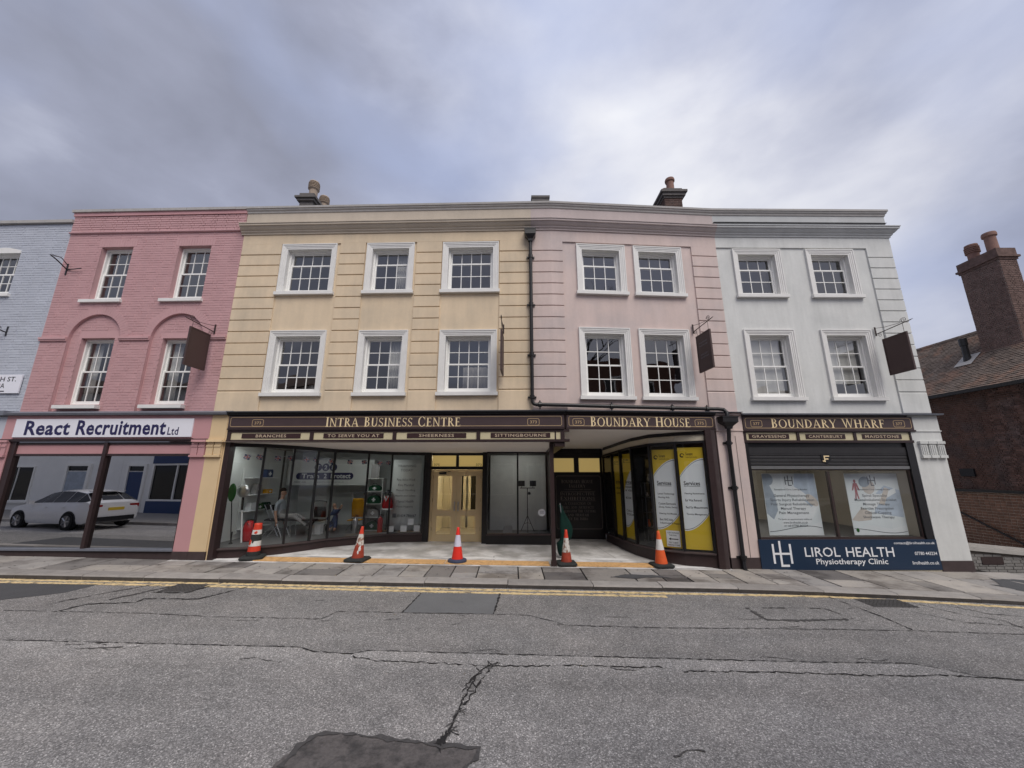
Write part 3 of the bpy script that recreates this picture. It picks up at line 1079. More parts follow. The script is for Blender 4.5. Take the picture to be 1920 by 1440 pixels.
x = -18.0
while x < 11.4:
    w = rnd.choice((0.45, 0.55, 0.62, 0.75, 0.9, 1.05))
    if x < -8:
        w *= 1.25
    x1 = x + w
    yb = lambda q: kerb_y(q) + 0.305
    yt = lambda q: front_y(min(max(q, -18), 11.2)) + 0.02
    r_ = rnd.random()
    if r_ < 0.22:
        cuts = []
    elif r_ < 0.85:
        cuts = [rnd.choice((0.38, 0.47, 0.55, 0.62))]
    else:
        cuts = [0.33, 0.66]
    fr_ = [0.0] + cuts + [1.0]
    for i in range(len(fr_) - 1):
        f0, f1 = fr_[i], fr_[i + 1]
        slab(x, x1, (lambda q, f=f0: yb(q) + (yt(q) - yb(q)) * f), (lambda q, f=f1: yb(q) + (yt(q) - yb(q)) * f))
    x = x1

# ragged concrete apron where the paving breaks up beside the passage
rr = random.Random(3)


def blob(mb, pts, fz, dz, wob=0.05, sub=6):
    out = []
    n = len(pts)
    for i in range(n):
        a, b = Vector(pts[i]), Vector(pts[(i + 1) % n])
        for j in range(sub):
            p = a.lerp(b, j / sub)
            out.append((p.x + rr.uniform(-wob, wob), p.y + rr.uniform(-wob, wob)))
    mb.poly([(p[0], p[1], fz(*p) + dz) for p in out])
    return mb


struct(blob(MB(), [(11.1, 9.95), (12.2, 10.0), (13.4, 9.6), (13.8, 8.6), (12.6, 7.9), (11.3, 8.3)], GP, -0.012, 0.05).build('apron', 'concrete'))
blob(MB(), [(10.2, 8.9), (10.9, 9.5), (12.1, 9.2), (12.6, 8.5), (11.6, 8.15), (10.4, 8.3)], GP, 0.0045, 0.09).build('tarmac_patch', 'asphalt_dark', pave)
blob(MB(), [(2.15, 9.02), (2.5, 9.25), (3.2, 9.2), (3.45, 9.0), (2.9, 9.02), (2.6, 8.9)], GP, 0.0075, 0.02).build('stain', 'asphalt_dark', pave)

gum = MB()
for i in range(150):
    gx_, gy_ = rr.uniform(-13, 11), rr.uniform(8.85, 9.7)
    r_ = rr.uniform(.008, .02)
    gum.poly([(gx_ + r_ * cos(a), gy_ + r_ * sin(a), GP(gx_, gy_) + .0095) for a in [2 * pi * k_ / 8 for k_ in range(8)]])
stuff(gum.build('gum_spots', 'paving_joint', pave))

# forecourt of the two recessed shop entrances
fc = MB()
fpts = [(-8.1, 9.72), (1.0, 9.72), (5.2, 9.72), (5.2, 10.0), (3.4, 13.6), (1.2, 13.6), (1.2, 12.75), (-2.9, 12.75), (-4.2, 12.3), (-8.1, 10.3)]
fc.poly([(p[0], p[1], GP(*p) + 0.004) for p in fpts])
FORE = struct(fc.build('forecourt', 'screed'))
for pts, wd in (([(-4.6, 10.35), (-3.9, 10.9), (-3.3, 11.3)], .03), ([(-0.45, 10.3), (-.47, 10.75), (1.0, 10.8)], .02), ([(1.2, 12.3), (1.2, 10.3)], .012), ([(2.4, 13), (2.6, 11.4), (2.75, 10.3)], .012)):
    mb = MB()
    for i in range(len(pts) - 1):
        a, b = Vector(pts[i]), Vector(pts[i + 1])
        n_ = (b - a).orthogonal().normalized() * wd / 2
        mb.poly([(p.x, p.y, GP(p.x, p.y) + 0.008) for p in (a - n_, b - n_, b + n_, a + n_)])
    mb.build('joint', 'concrete', FORE)
for (xa, ya, wx, wy) in ((-7.0, 9.93, .5, .08), (-4.3, 10.45, 1.0, .13), (4.15, 9.92, .55, .08), (-1.0, 10.5, .9, .10), (2.5, 10.6, .6, .12)):
    pl = [(xa + wx * cos(a) * (1 + rr.uniform(-.25, .25)), ya + wy * sin(a) * (1 + rr.uniform(-.3, .3))) for a in [2 * pi * i / 26 for i in range(26)]]
    MB().poly([(p[0], p[1], GP(*p) + 0.010) for p in pl]).build('dust_patch', 'dust_white', FORE)

# sterling board strips laid along the edge of the forecourt
for i, (xa, xb, lb) in enumerate(((-6.15, -4.02, 'orange chipboard strip between the black-banded cone and the dirty peeling cone'), (-4.0, -1.62, 'orange chipboard strip on the ground left of the bright red cone'),
                                  (-1.60, 0.90, 'orange chipboard strip between the bright red cone and the brown post'), (1.10, 3.42, 'orange chipboard strip on the ground at the right-hand shop entrance'))):
    y0, y1 = 9.83, 10.22
    e = rr.uniform(-.01, .01)
    mb = MB().add([(px, py + e, GP(px, py) + h) for h in (0.006, 0.022) for (px, py) in ((xa, y0), (xb, y0), (xb, y1), (xa, y1))],
                  [(4, 5, 6, 7), (0, 1, 5, 4), (1, 2, 6, 5), (2, 3, 7, 6), (3, 0, 4, 7)])
    tag(mb.build('chipboard_strip', 'osb', None, FW, (xa, y0, GP(xa, y0))), lb, 'board', 'chipboard strips along the entrance')


# ---- road markings and wear
def ribbon(mb, pts, w, dz=0.004, fz=GR, jag=0.0, sub=6, rw=0.0, r=rr):
    P = []
    for i in range(len(pts) - 1):
        a, b = Vector(pts[i]), Vector(pts[i + 1])
        n = max(1, int((b - a).length / 0.045)) if sub == 0 else sub
        for j in range(n):
            P.append(a.lerp(b, j / n))
    P.append(Vector(pts[-1]))
    L_, R_ = [], []
    for i, p in enumerate(P):
        t_ = (P[min(i + 1, len(P) - 1)] - P[max(i - 1, 0)])
        n_ = Vector((-t_.y, t_.x)).normalized()
        c = p + n_ * r.uniform(-jag, jag)
        ww = w * (1 + r.uniform(-rw, rw)) / 2
        L_.append(c + n_ * ww)
        R_.append(c - n_ * ww)
    k = len(P)
    mb.add([(p.x, p.y, fz(p.x, p.y) + dz) for p in L_ + R_], [(i, k + i, k + i + 1, i + 1) for i in range(k - 1)])
    return mb


yl1 = [(-17, 8.50), (-10.36, 8.475), (-6.05, 8.455), (-2.77, 8.385), (0.42, 8.335), (3.07, 8.32), (5.0, 8.31), (6.1, 8.30), (7.6, 8.12), (9.4, 7.86), (11.5, 7.5)]
yl2 = [(-17, 8.33), (-10.14, 8.31), (-5.95, 8.285), (-2.7, 8.215), (0.41, 8.155), (2.98, 8.14)]
ribbon(MB(), yl1, 0.115, 0.004, jag=0.006, sub=0, rw=0.25).build('painted_line', 'yellow_line', ROAD)
ribbon(MB(), yl2, 0.115, 0.004, jag=0.006, sub=0, rw=0.25).build('painted_line', 'yellow_line', ROAD)
blob(MB(), [(-15, 8.2), (-8.15, 8.27), (-8.25, 7.76), (-9.6, 6.9), (-15, 6.6)], GR, 0.004, 0.01).build('resurfaced_patch', 'asphalt_dark', ROAD)
blob(MB(), [(-1.74, 8.08), (-0.24, 8.12), (-0.31, 7.1), (-1.82, 7.1)], GR, 0.004, 0.006).build('resurfaced_patch', 'asphalt_patch', ROAD)
CR = [
    ([(-12.5, 6.93), (-8.29, 6.89), (-7.33, 6.89), (-5.95, 6.88), (-4.75, 6.78), (-3.04, 6.77), (-2.99, 6.84), (-2.9, 7.1), (-1.82, 7.09), (0, 7.09), (.27, 7.07), (.68, 6.83), (.83, 6.69), (2.4, 6.66), (4.5, 6.71), (6.25, 6.72), (7.35, 6.67), (9.5, 6.62)], .015, 'crack_soft', .008),
    ([(-11, 5.9), (-6.95, 5.87), (-5.3, 5.85), (-2.86, 5.82), (-2.59, 5.7), (-2.08, 5.66), (-1.91, 5.76), (0, 5.72), (1.95, 5.69), (3.73, 5.66), (5.18, 5.67), (5.4, 5.56), (5.72, 5.37), (6.15, 5.3), (8, 5.15)], .015, 'crack_tar', .007),
    ([(-2.05, 5.59), (-1.74, 5.49), (-1.07, 5.47), (-.66, 5.45), (-.26, 5.42), (.26, 5.43), (.73, 5.48), (1.06, 5.46), (1.46, 5.45), (1.87, 5.47)], .016, 'crack_tar', .018),
    ([(2.09, 5.37), (2.88, 5.39), (3.53, 5.39), (4.16, 5.36), (4.81, 5.36), (5.36, 5.39), (6.17, 5.31), (8, 5.2)], .018, 'crack_tar', .015),
    ([(-.17, 5.5), (-.30, 5.43), (-.41, 5.22), (-.48, 4.94), (-.53, 4.65), (-.55, 4.43), (-.575, 4.24), (-.625, 4.09), (-.66, 4.0)], .020, 'crack_tar', .010),
    ([(-.24, 5.45), (-.29, 5.3), (-.36, 5.1), (-.40, 4.9), (-.49, 4.62)], .020, 'crack_tar', .014),
    ([(-.36, 5.3), (-.50, 5.05), (-.53, 4.85), (-.52, 4.7)], .016, 'crack_tar', .018),
    ([(-7.36, 6.91), (-7.23, 7.23), (-6.52, 7.34), (-6.55, 7.53), (-5.62, 7.55), (-5.49, 7.75), (-5.2, 8.27)], .03, 'crack_tar', .01),
    ([(-6.7, 7.87), (-6.1, 7.87), (-6.03, 8.02), (-5.93, 8.40)], .04, 'crack_tar', .01),
    ([(-7.82, 7.3), (-7.5, 7.8), (-7.1, 8.33)], .03, 'crack_soft', .012),
    ([(-7.1, 7.45), (-6.85, 7.9), (-6.62, 8.3)], .05, 'crack_soft', .02),
    ([(-1.83, 7.08), (-1.74, 8.09)], .02, 'crack_tar', .006),
    ([(-.305, 7.08), (-.23, 8.13)], .028, 'crack_tar', .006),
    ([(4.2, 7.6), (4.2, 7.23), (4.22, 7.05), (4.75, 7.05), (5.61, 7.13)], .06, 'crack_soft', .012),
    ([(4.49, 7.61), (4.91, 7.63)], .04, 'crack_soft', .012),
    ([(5.36, 7.63), (5.61, 7.64), (5.72, 7.16)], .028, 'crack_soft', .012),
    ([(6.2, 8.26), (6.32, 7.33), (6.29, 6.74)], .02, 'crack_tar', .012),
    ([(7.6, 8.0), (7.9, 7.4), (8.3, 7.2), (8.2, 6.9), (9.2, 6.8)], .02, 'crack_soft', .02),
    ([(8.1, 7.9), (8.4, 7.5), (9.3, 7.3), (10.2, 7.2)], .018, 'crack_soft', .02),
    ([(7.0, 7.65), (7.5, 7.1), (8.4, 6.95), (8.9, 7.1)], .016, 'crack_soft', .02),
    ([(-5.15, 5.74), (-5.25, 5.71), (-5.7, 5.66)], .02, 'crack_soft', .01),
    ([(1.4, 3.95), (1.55, 4.02), (1.7, 4.03)], .018, 'crack_soft', .015),
]
for pts, w, m_, jg in CR:
    ribbon(MB(), pts, w * .9, 0.009, jag=jg * 1.2, sub=0, rw=0.95).build('crack', m_, ROAD)
# alligator cracking along the main crack
for k in range(46):
    f = rr.random()
    i = min(int(f * 8), 7)
    A_ = CR[4][0]
    p0 = Vector(A_[i]).lerp(Vector(A_[i + 1]), f * 8 - i)
    p1 = p0 + Vector((rr.uniform(-.06, .10), rr.uniform(-.12, .12)))
    ribbon(MB(), [tuple(p0), tuple(p1)], .008, 0.0095, jag=.008, sub=0, rw=.9).build('crack', 'crack_tar' if k % 2 else 'crack_soft', ROAD)
for k in range(30):
    p0 = Vector((rr.uniform(-6, 8), rr.choice((5.45, 5.72, 6.7, 7.1, 7.6)) + rr.uniform(-.05, .05)))
    pts = [tuple(p0)]
    for j in range(rr.randint(1, 3)):
        p0 = p0 + Vector((rr.uniform(.05, .25), rr.uniform(-.07, .07)))
        pts.append(tuple(p0))
    ribbon(MB(), pts, .009, 0.0095, jag=.008, sub=0, rw=.9).build('crack', 'crack_soft', ROAD)
# pothole repair near the camera
blob(MB(), [(-1.81, 4.15), (-1.57, 4.16), (-1.26, 4.13), (-.95, 4.07), (-.61, 4.03), (-.30, 4.01), (-.32, 3.88), (-.40, 3.78), (-.6, 3.45), (-1.5, 3.35), (-2.0, 3.55), (-1.91, 3.9)], GR, 0.006, 0.022, 9).build('pothole_repair', 'pothole_fill', ROAD)
ribbon(MB(), [(-1.9, 3.75), (-1.86, 4.0), (-1.78, 4.14), (-1.57, 4.165), (-1.26, 4.13), (-.95, 4.08), (-.61, 4.03), (-.30, 4.01), (-.31, 3.88), (-.40, 3.75)], .04, 0.011, jag=.014, sub=0, rw=1.0).build('crack', 'crack_soft', ROAD)
blob(MB(), [(-.61, 4.22), (-.575, 4.15), (-.60, 4.04), (-.66, 4.02), (-.70, 4.06), (-.64, 4.13)], GR, 0.0125, 0.018, 5).build('pothole_repair', 'crack_tar', ROAD)


def manhole(x0, x1, y0, y1, label):
    t = thing('manhole_cover', label, 'manhole cover', FW, (x0, y0, GR(x0, y0)), 'road covers')
    mb = MB().add([(px, py, GR(px, py) + h) for h in (0.0, 0.007) for (px, py) in ((x0, y0), (x1, y0), (x1, y1), (x0, y1))],
                  [(4, 5, 6, 7), (0, 1, 5, 4), (1, 2, 6, 5), (2, 3, 7, 6), (3, 0, 4, 7)])
    mb.build('plate', 'crack_soft', t)
    st = MB()
    n, m2 = int((x1 - x0) / .075), int((y1 - y0) / .075)
    for i in range(n):
        for j in range(m2):
            a = x0 + .03 + i * .075
            c = y0 + .03 + j * .075
            z = GR(a, c) + 0.007
            st.add([(a + dx, c + dy, z + h) for h in (0, .006) for (dx, dy) in ((0, 0), (.048, 0), (.048, .048), (0, .048))], [(4, 5, 6, 7), (0, 1, 5, 4), (1, 2, 6, 5), (2, 3, 7, 6), (3, 0, 4, 7)])
    stuff(st.build('studs', 'cast_iron', t))


manhole(-6.66, -6.03, 7.92, 8.38, 'square studded iron cover in the road in front of the pink shop')
manhole(6.62, 7.45, 7.76, 8.2, 'square studded iron cover by the kerb below the navy clinic panel')


# ------------------------------------------------------------------ buildings
def sweep(mb, prof, path):
    """profile (d, z) swept along plan path in frame coordinates (left to right, d into the building)"""
    P = [Vector(p) for p in path]
    ring = []
    for i, p in enumerate(P):
        ns = []
        for a, b in ((i - 1, i), (i, i + 1)):
            if a >= 0 and b < len(P):
                t_ = (P[b] - P[a]).normalized()
                ns.append(Vector((-t_.y, t_.x)))
        n_ = sum(ns, Vector((0, 0))).normalized()
        k = 1 / max(0.3, n_.dot(ns[0]))
        ring.append([(p.x + n_.x * d * k, p.y + n_.y * d * k, z) for d, z in prof])
    k = len(prof)
    vs_ = [q for r in ring for q in r]
    fs_ = [(i * k + j, (i + 1) * k + j, (i + 1) * k + (j + 1) % k, i * k + (j + 1) % k) for i in range(len(P) - 1) for j in range(k)]
    fs_ += [tuple(range(k)), tuple((len(P) - 1) * k + j for j in range(k))[::-1]]
    return mb.add(vs_, fs_)


CORN = [(0.05, 8.73), (-0.03, 8.73), (-.03, 8.765), (-.07, 8.80), (-.07, 8.83), (-.10, 8.845), (-.15, 8.90), (-.15, 8.92), (-.19, 8.935), (-.19, 8.985), (-.21, 8.99), (-.21, 9.015), (0.05, 9.05)]
CAP = [(0.3, 9.44), (-.01, 9.44), (-.025, 9.46), (-.025, 9.495), (-.06, 9.53), (-.06, 9.565), (-.085, 9.575), (-.085, 9.635), (0.3, 9.66)]
GRV = [8.092 - 0.3335 * k for k in range(13)]


def quoins(root, m, strips, gap=0.016, depth=0.036):
    for (a, b) in strips:
        zs = [8.43] + GRV + [3.50]
        for i in range(len(zs) - 1):
            t, bo = zs[i], zs[i + 1]
            t2 = t - (gap / 2 if i else -0.01)
            b2 = bo + gap / 2
            h = t2 - b2
            inst('quoin_block', frustum_mesh('quoin_block', m, 0.006, 0.040), root, (a, 0.0 + rnd.uniform(-.0015, .0015), b2), (b - a, depth, h))


def shell(root, s0, s1, z1, m='opp_brick', deep=8.5, d0=0.3, zb=-0.6):
    """hidden sides, back and flat roof"""
    MB().add([(s0, d0, 3.4), (s0, deep, 3.4), (s0, deep, z1), (s0, d0, z1), (s1, d0, 3.4), (s1, deep, 3.4), (s1, deep, z1), (s1, d0, z1)],
             [(3, 2, 1, 0), (4, 5, 6, 7), (1, 2, 6, 5)]).build('side_wall', m, root)
    MB().poly([(s0, d0 - .1, z1 - .25), (s1, d0 - .1, z1 - .25), (s1, deep, z1 - .25), (s0, deep, z1 - .25)]).build('flat_roof', 'roof_felt', root)


def chimney_bricks(ch, x0, x1, y0, y1, z0, z1, m='chimney_brick', faces='fl', nobj=0):
    """courses on the front (f), left (l), right (r) faces of a stack, world coordinates"""
    mb = MB()
    me = frustum_mesh('brick', m, .02, .07)
    base = [tuple(v.co) for v in me.vertices]
    fs_ = [tuple(p.vertices) for p in me.polygons]
    for fc_ in faces:
        ln = (x1 - x0) if fc_ == 'f' else (y1 - y0)
        for (a, b, c, e, d) in brick_rects(0, ln, z0, z1, 0.0):
            dd = rnd.uniform(-.004, .004)
            vv = []
            for v in base:
                u, q, zz = a + v[0] * (b - a), -0.014 + v[1] * .016 + dd, c + v[2] * (e - c)
                if fc_ == 'f':
                    vv.append((x0 + u, y0 + q, zz))
                elif fc_ == 'l':
                    vv.append((x0 + q, y1 - u, zz))
                else:
                    vv.append((x1 - q, y0 + u, zz))
            mb.add(vv, fs_)
    stuff(mb.build('brickwork', m, ch, world=True))


def pot(ch, c, r, h, m, style='plain'):
    if style == 'plain':
        prof = [(r * .95, 0), (r, .05), (r * .86, h * .2), (r * .84, h * .78), (r * 1.08, h * .82), (r * 1.1, h * .92), (r, h), (r * .8, h), (r * .78, h * .9)]
    elif style == 'ribbed':
        prof = [(r * .9, 0), (r * .9, h * .5)]
        for i in range(4):
            q = h * (.5 + i * .1)
            prof += [(r * 1.12, q), (r * 1.15, q + h * .05), (r * .95, q + h * .06), (r * .95, q + h * .1)]
        prof += [(r * 1.02, h * .92), (r, h), (r * .75, h)]
    else:       # bishop: louvred cowl with domed top
        prof = [(r * .78, 0), (r * .78, h * .42), (r, h * .48), (r * 1.05, h * .5)]
        for i in range(4):
            q = h * (.5 + i * .085)
            prof += [(r * 1.06, q), (r * 1.06, q + h * .035), (r * .86, q + h * .045), (r * .86, q + h * .08)]
        prof += [(r * 1.0, h * .85), (r * .9, h * .92), (r * .6, h * .98), (r * .1, h)]
    o = MB().lathe(prof, c, 18).build('chimney_pot', m, ch, world=True)
    smooth_by_angle(o, 35)


# ---- blue brick building (far left)
BLUE = thing('blue_house', 'light blue painted brick building cut off at the left edge of the photo', 'building', FL, (-17.6, 0, 0.05))
bh = [(-16.6, -15.56, 6.99, 8.36)]
MBb = wall_cells(MB(), -17.6, -14.2, 3.5, 9.22, bh, 0.012, 0.14)
MBb.build('wall', 'blue_brick', BLUE)
# cambered head over the blue house's window
head = []
for i in range(9):
    s_ = -16.6 + 1.04 * i / 8
    head.append((s_, -0.004, 8.36 + 0.10 * sin(pi * i / 8)))
MB().prism(head + [(-15.56, -0.004, 8.28), (-16.6, -0.004, 8.28)], (0, 0.16, 0)).build('window_head', 'white_sill', BLUE)
rects = brick_rects(-17.6, -14.215, 3.5, 9.22, 0.004, [(-16.62, -15.54, 6.93, 8.46)])
brickwork(BLUE, rects, 'blue_brick', key=lambda r: -r[0] + abs(r[2] - 4) * .3)
wv = sash_window(BLUE, -16.6, -15.56, 6.99, 8.30, 4, 2, 2, 0.13)
sill(wv, -16.68, -15.48, 6.89, 6.99, -0.06, 0.14)
for i in range(4):
    MB().box(-17.6 + i * .86, -17.6 + (i + 1) * .86 - .008, -0.07, 0.3, 9.24, 9.33).build('coping_stone', 'stone_grey', BLUE)
shell(BLUE, -17.6, -14.2, 9.24)
room(BLUE, -17.3, -14.6, 0.30, 3.0, 6.3, 8.7)
MB().box(-17.6, -14.32, -0.10, 0.15, -0.2, 3.42).build('shopfront', 'blue_brick', BLUE)
MB().box(-17.6, -14.30, -0.22, 0.1, 3.44, 3.56).build('ledge', 'lead', BLUE)
MB().box(-17.6, -14.36, -0.14, 0.1, 2.35, 2.42).box(-17.6, -14.36, -0.15, 0.1, 2.72, 2.80).build('capital', 'blue_brick', BLUE)

# ---- pink brick house
PINK = thing('pink_house', 'pink painted brick building with two round-arched recesses and four sash windows', 'building', FL, (-14.2, 0, 0.05))
PW_U = [(-13.125, -12.18, 6.77, 8.43), (-10.81, -9.845, 6.77, 8.43)]
PW_L = [(-13.12, -12.16, 3.75, 5.645), (-10.78, -9.83, 3.75, 5.62)]
ARCH = [(-12.68, 0.745, 5.575), (-10.333, 0.745, 5.575)]
mb = MB()
rect_h = [(c - r, c + r, 3.45, sp) for c, r, sp in ARCH]
top_h = [(c - r, c + r, sp, sp + r) for c, r, sp in ARCH]
wall_cells(mb, -14.2, -8.92, 3.45, 9.44, PW_U + rect_h + top_h, 0.012)
for c, r, sp in ARCH:       # spandrels and soffit of each arch
    n = 24
    for i in range(n):
        a0, a1 = pi - pi * i / n, pi - pi * (i + 1) / n
        x0, z0, x1, z1 = c + r * cos(a0), sp + r * sin(a0), c + r * cos(a1), sp + r * sin(a1)
        mb.poly([(x0, .012, z0), (x1, .012, z1), (x1, .012, sp + r), (x0, .012, sp + r)])
        mb.poly([(x0, .012, z0), (x0, .09, z0), (x1, .09, z1), (x1, .012, z1)])
    for q in (c - r, c + r):
        mb.poly([(q, .012, 3.45), (q, .09, 3.45), (q, .09, sp), (q, .012, sp)])
for a, b, c_, e in PW_U:
    for quad in ([(a, .012, c_), (a, .012, e), (a, .26, e), (a, .26, c_)], [(b, .012, e), (b, .012, c_), (b, .26, c_), (b, .26, e)], [(a, .012, e), (b, .012, e), (b, .26, e), (a, .26, e)]):
        mb.poly(quad)
mb.build('wall', 'pink_brick', PINK)
mb = MB()
for (c, r, sp), h in zip(ARCH, PW_L):
    wall_cells(mb, c - r, c + r, 3.45, sp + r, [h], 0.088, 0.22)
mb.build('recess_wall', 'pink_brick', PINK)


def out_arch(s, z):
    for c, r, sp in ARCH:
        if (z < sp and abs(s - c) < r + .005) or (z >= sp and hypot(s - c, z - sp) < r + .22):
            return False
    return True


def in_arch(s, z):
    for c, r, sp in ARCH:
        if z < sp + .0:
            if abs(s - c) < r - .03:
                return True
        elif hypot(s - c, z - sp) < r - .04:
            return True
    return False


lint = [(a - .1, b + .1, e, e + .22) for a, b, c_, e in PW_U]
rects = brick_rects(-14.185, -8.93, 3.47, 8.86, 0.0055, PW_U + lint + [(c - r, c + r, 3.4, sp) for c, r, sp in ARCH], keep=out_arch)
rects += [q for (c, r, sp), h in zip(ARCH, PW_L) for q in brick_rects(c - r + .01, c + r - .01, 3.47, sp + r, 0.0825, [h, (h[0] - .08, h[1] + .08, h[3], h[3] + .2)], keep=in_arch)]
rects += brick_rects(-14.185, -8.93, 8.93, 9.43, -0.018)
brickwork(PINK, rects, 'pink_brick', depth=0.018, key=lambda r: hypot(r[0] + .0, r[2] - 2))
for c, r, sp in ARCH:
    mb = MB()
    n = 34
    for i in range(n):
        a0, a1 = pi - pi * i / n, pi - pi * (i + 0.93) / n
        p = [(c + q * cos(a), sp + q * sin(a)) for q, a in ((r, a0), (r, a1), (r + .225, a1), (r + .225, a0))]
        jd = rnd.uniform(.004, .006)
        mb.prism([(u, jd, z) for u, z in p], (0, .010, 0))
    mb.build('arch_ring', 'pink_brick', PINK)
for a, b, c_, e in lint:
    mb = MB()
    nb = int((b - a) / .075)
    for i in range(nb):
        q = a + (b - a) * i / nb
        jd = rnd.uniform(.004, .006)
        mb.box(q, q + (b - a) / nb - .006, jd, 0.014, c_ + .002, e)
    mb.build('lintel', 'pink_brick', PINK)
mb = MB()
for a, b in ((-14.2, ARCH[0][0] - .745), (ARCH[0][0] + .745, ARCH[1][0] - .745), (ARCH[1][0] + .745, -8.92)):
    mb.box(a, b, -0.035, 0.02, 5.535, 5.575)
    mb.box(a, b, -0.055, 0.02, 5.577, 5.635)
mb.build('string_course', 'pink_brick', PINK)
MB().prism([(-14.2, .02, 8.865), (-14.2, -.03, 8.865), (-14.2, -.05, 8.885), (-14.2, -.05, 8.91), (-14.2, .02, 8.93)], (5.28, 0, 0)).build('string_course', 'pink_brick', PINK)
MB().box(-14.2, -8.92, -0.045, 0.2, 9.445, 9.56).build('parapet_band', 'pink_paint', PINK)
x = -14.24
while x < -8.95:
    w_ = rnd.uniform(.55, .85)
    MB().box(x, min(x + w_, -8.925) - .008, -0.085 + rnd.uniform(-.004, .004), 0.3, 9.562, 9.645 + rnd.uniform(-.004, .004)).build('coping_stone', 'stone_grey', PINK)
    x += w_
for k, (a, b, c_, e) in enumerate(PW_U):
    w = sash_window(PINK, a, b, c_ + .005, e - .005, 3, 2, 2, 0.165)
    sill(w, a - .205, b + .055, 6.665, 6.765, -0.07, 0.22)
for k, (a, b, c_, e) in enumerate(PW_L):
    w = sash_window(PINK, a, b, c_ + .005, e - .005, 3, 2, 2, 0.235)
    sill(w, a - .16, b + .055, 3.64, 3.745, -0.06, 0.28)
    curtain(w, a + .06, a + .34, c_ + .1, e - .1, 0.42)
shell(PINK, -14.2, -8.92, 9.5)
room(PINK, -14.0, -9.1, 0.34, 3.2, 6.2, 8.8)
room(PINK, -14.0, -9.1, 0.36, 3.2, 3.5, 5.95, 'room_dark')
# shopfront
D = -0.12
MB().prism([(-14.3, .02, 3.44), (-14.3, D - .10, 3.44), (-14.3, D - .12, 3.49), (-14.3, .02, 3.57)], (5.92, 0, 0)).build('ledge', 'lead', PINK)
sf = MB().box(-14.3, -8.82, D, .02, 2.84, 3.435).build('fascia', 'pink_paint', PINK)
MB().box(-14.3, -8.82, D - .05, D + .0, 2.785, 2.825).box(-14.3, -8.82, D - .03, D + .01, 2.755, 2.783).build('fascia_moulding', 'brown_gloss', PINK)
fr_m = MB().box(-14.02, -9.20, D + .02, D + .12, 2.69, 2.75).box(-14.02, -9.20, D + .02, D + .12, 2.40, 2.455)
fr_m.box(-14.02, -13.86, D + .0, D + .12, .20, 2.752).box(-9.24, -9.205, D + .0, D + .12, .20, 2.752).box(-11.52, -11.43, D - .01, D + .121, .20, 2.751)
fr_m.build('shop_frame', 'brown_gloss', PINK)
for a, b in ((-13.86, -11.52), (-11.43, -9.24)):
    MB().box(a, b, D + .05, D + .08, 2.456, 2.689).build('transom_panel', 'pink_paint', PINK)
    inst('pane', pane_mesh(b - a, 2.20, 'mirror_glass'), PINK, ((a + b) / 2, D + .07, 1.30), rot=(rnd.uniform(-.004, .004), 0, rnd.uniform(-.004, .004)))
MB().box(-14.02, -9.205, D - .05, D + .12, .155, .20).build('window_sill', 'lead', PINK)
MB().box(-14.02, -9.205, D - .0, D + .12, -.25, .153).build('stall_riser', 'brown_base', PINK)
for a, b, m_ in ((-14.31, -14.02, 'pink_paint'), (-9.205, -8.815, 'pink_paint'), (-8.815, -8.40, 'yellow_paint')):
    pp = MB().box(a, b, D - .02, .05, .15, 2.84).build('pilaster', m_, PINK)
    mbc = MB()
    for u in ((a + .02, a + (b - a) * .47), (a + (b - a) * .53, b - .02)):
        mbc.box(u[0], u[1], D - .06, D - .019, 2.42, 2.74).box(u[0] - .012, u[1] + .012, D - .085, D - .019, 2.742, 2.80).box(u[0] - .012, u[1] + .012, D - .085, D - .019, 2.37, 2.418)
        mbc.box(u[0], u[1], D - .075, D - .061, 2.62, 2.66)
    mbc.build('capital', m_, pp)
    MB().box(a - .005, b + .005, D - .035, .05, -.25, .148).build('plinth', 'brown_base', pp)
MB().box(-8.815, -8.40, D, .02, 2.842, 3.43).build('fascia', 'yellow_paint', PINK)
room(PINK, -14.2, -9.0, 0.0, 3.5, .14, 2.75, 'room_dark')
mb = MB()
for i in range(46):        # vertical blind slats low behind the glass
    xx = -13.8 + i * .099
    mb.box(xx, xx + .085, .28, .285, .2, .95)
stuff(mb.build('blind', 'room_mid', PINK))

# ---- yellow building
YEL = thing('yellow_house', 'cream-yellow rendered three-storey building with channelled piers and six white-framed windows', 'building', FL, (-8.92, 0, 0.0))
AW = 0.16
YU = [(-7.72, -6.12, 6.93, 8.42, 4), (-5.25, -3.88, 6.93, 8.41, 3), (-3.065, -1.475, 6.93, 8.40, 4)]
YLW = [(-7.71, -6.155, 4.045, 5.775, 4), (-5.26, -3.91, 4.04, 5.755, 3), (-3.05, -1.505, 4.04, 5.745, 4)]


def front(root, m, s0, s1, wins_u, wins_l, strips, recess_top=8.43, frieze=True):
    holes = [(a + AW - .03, b - AW + .03, c - .03, e - AW + .03) for a, b, c, e, n in wins_u + wins_l]
    wall_cells(MB(), s0, s1, 3.45, 8.78, holes, 0.036, 0.16).build('wall', m, root)
    quoins(root, m, strips)
    if frieze:
        MB().box(s0, s1, 0.0, 0.05, recess_top, 8.76).build('frieze', m, root)
    for wins, rt, rb, cb in ((wins_u, 1, 2, 0), (wins_l, 2, 2, 1)):
        for a, b, c, e, n in wins:
            w = sash_window(root, a + AW, b - AW, c, e - AW, n, rt, rb, 0.17)
            architrave(w, a, b, c, e, 0.036)
            sill(w, a - .035, b + .035, c - .105, c, -0.065, 0.20)


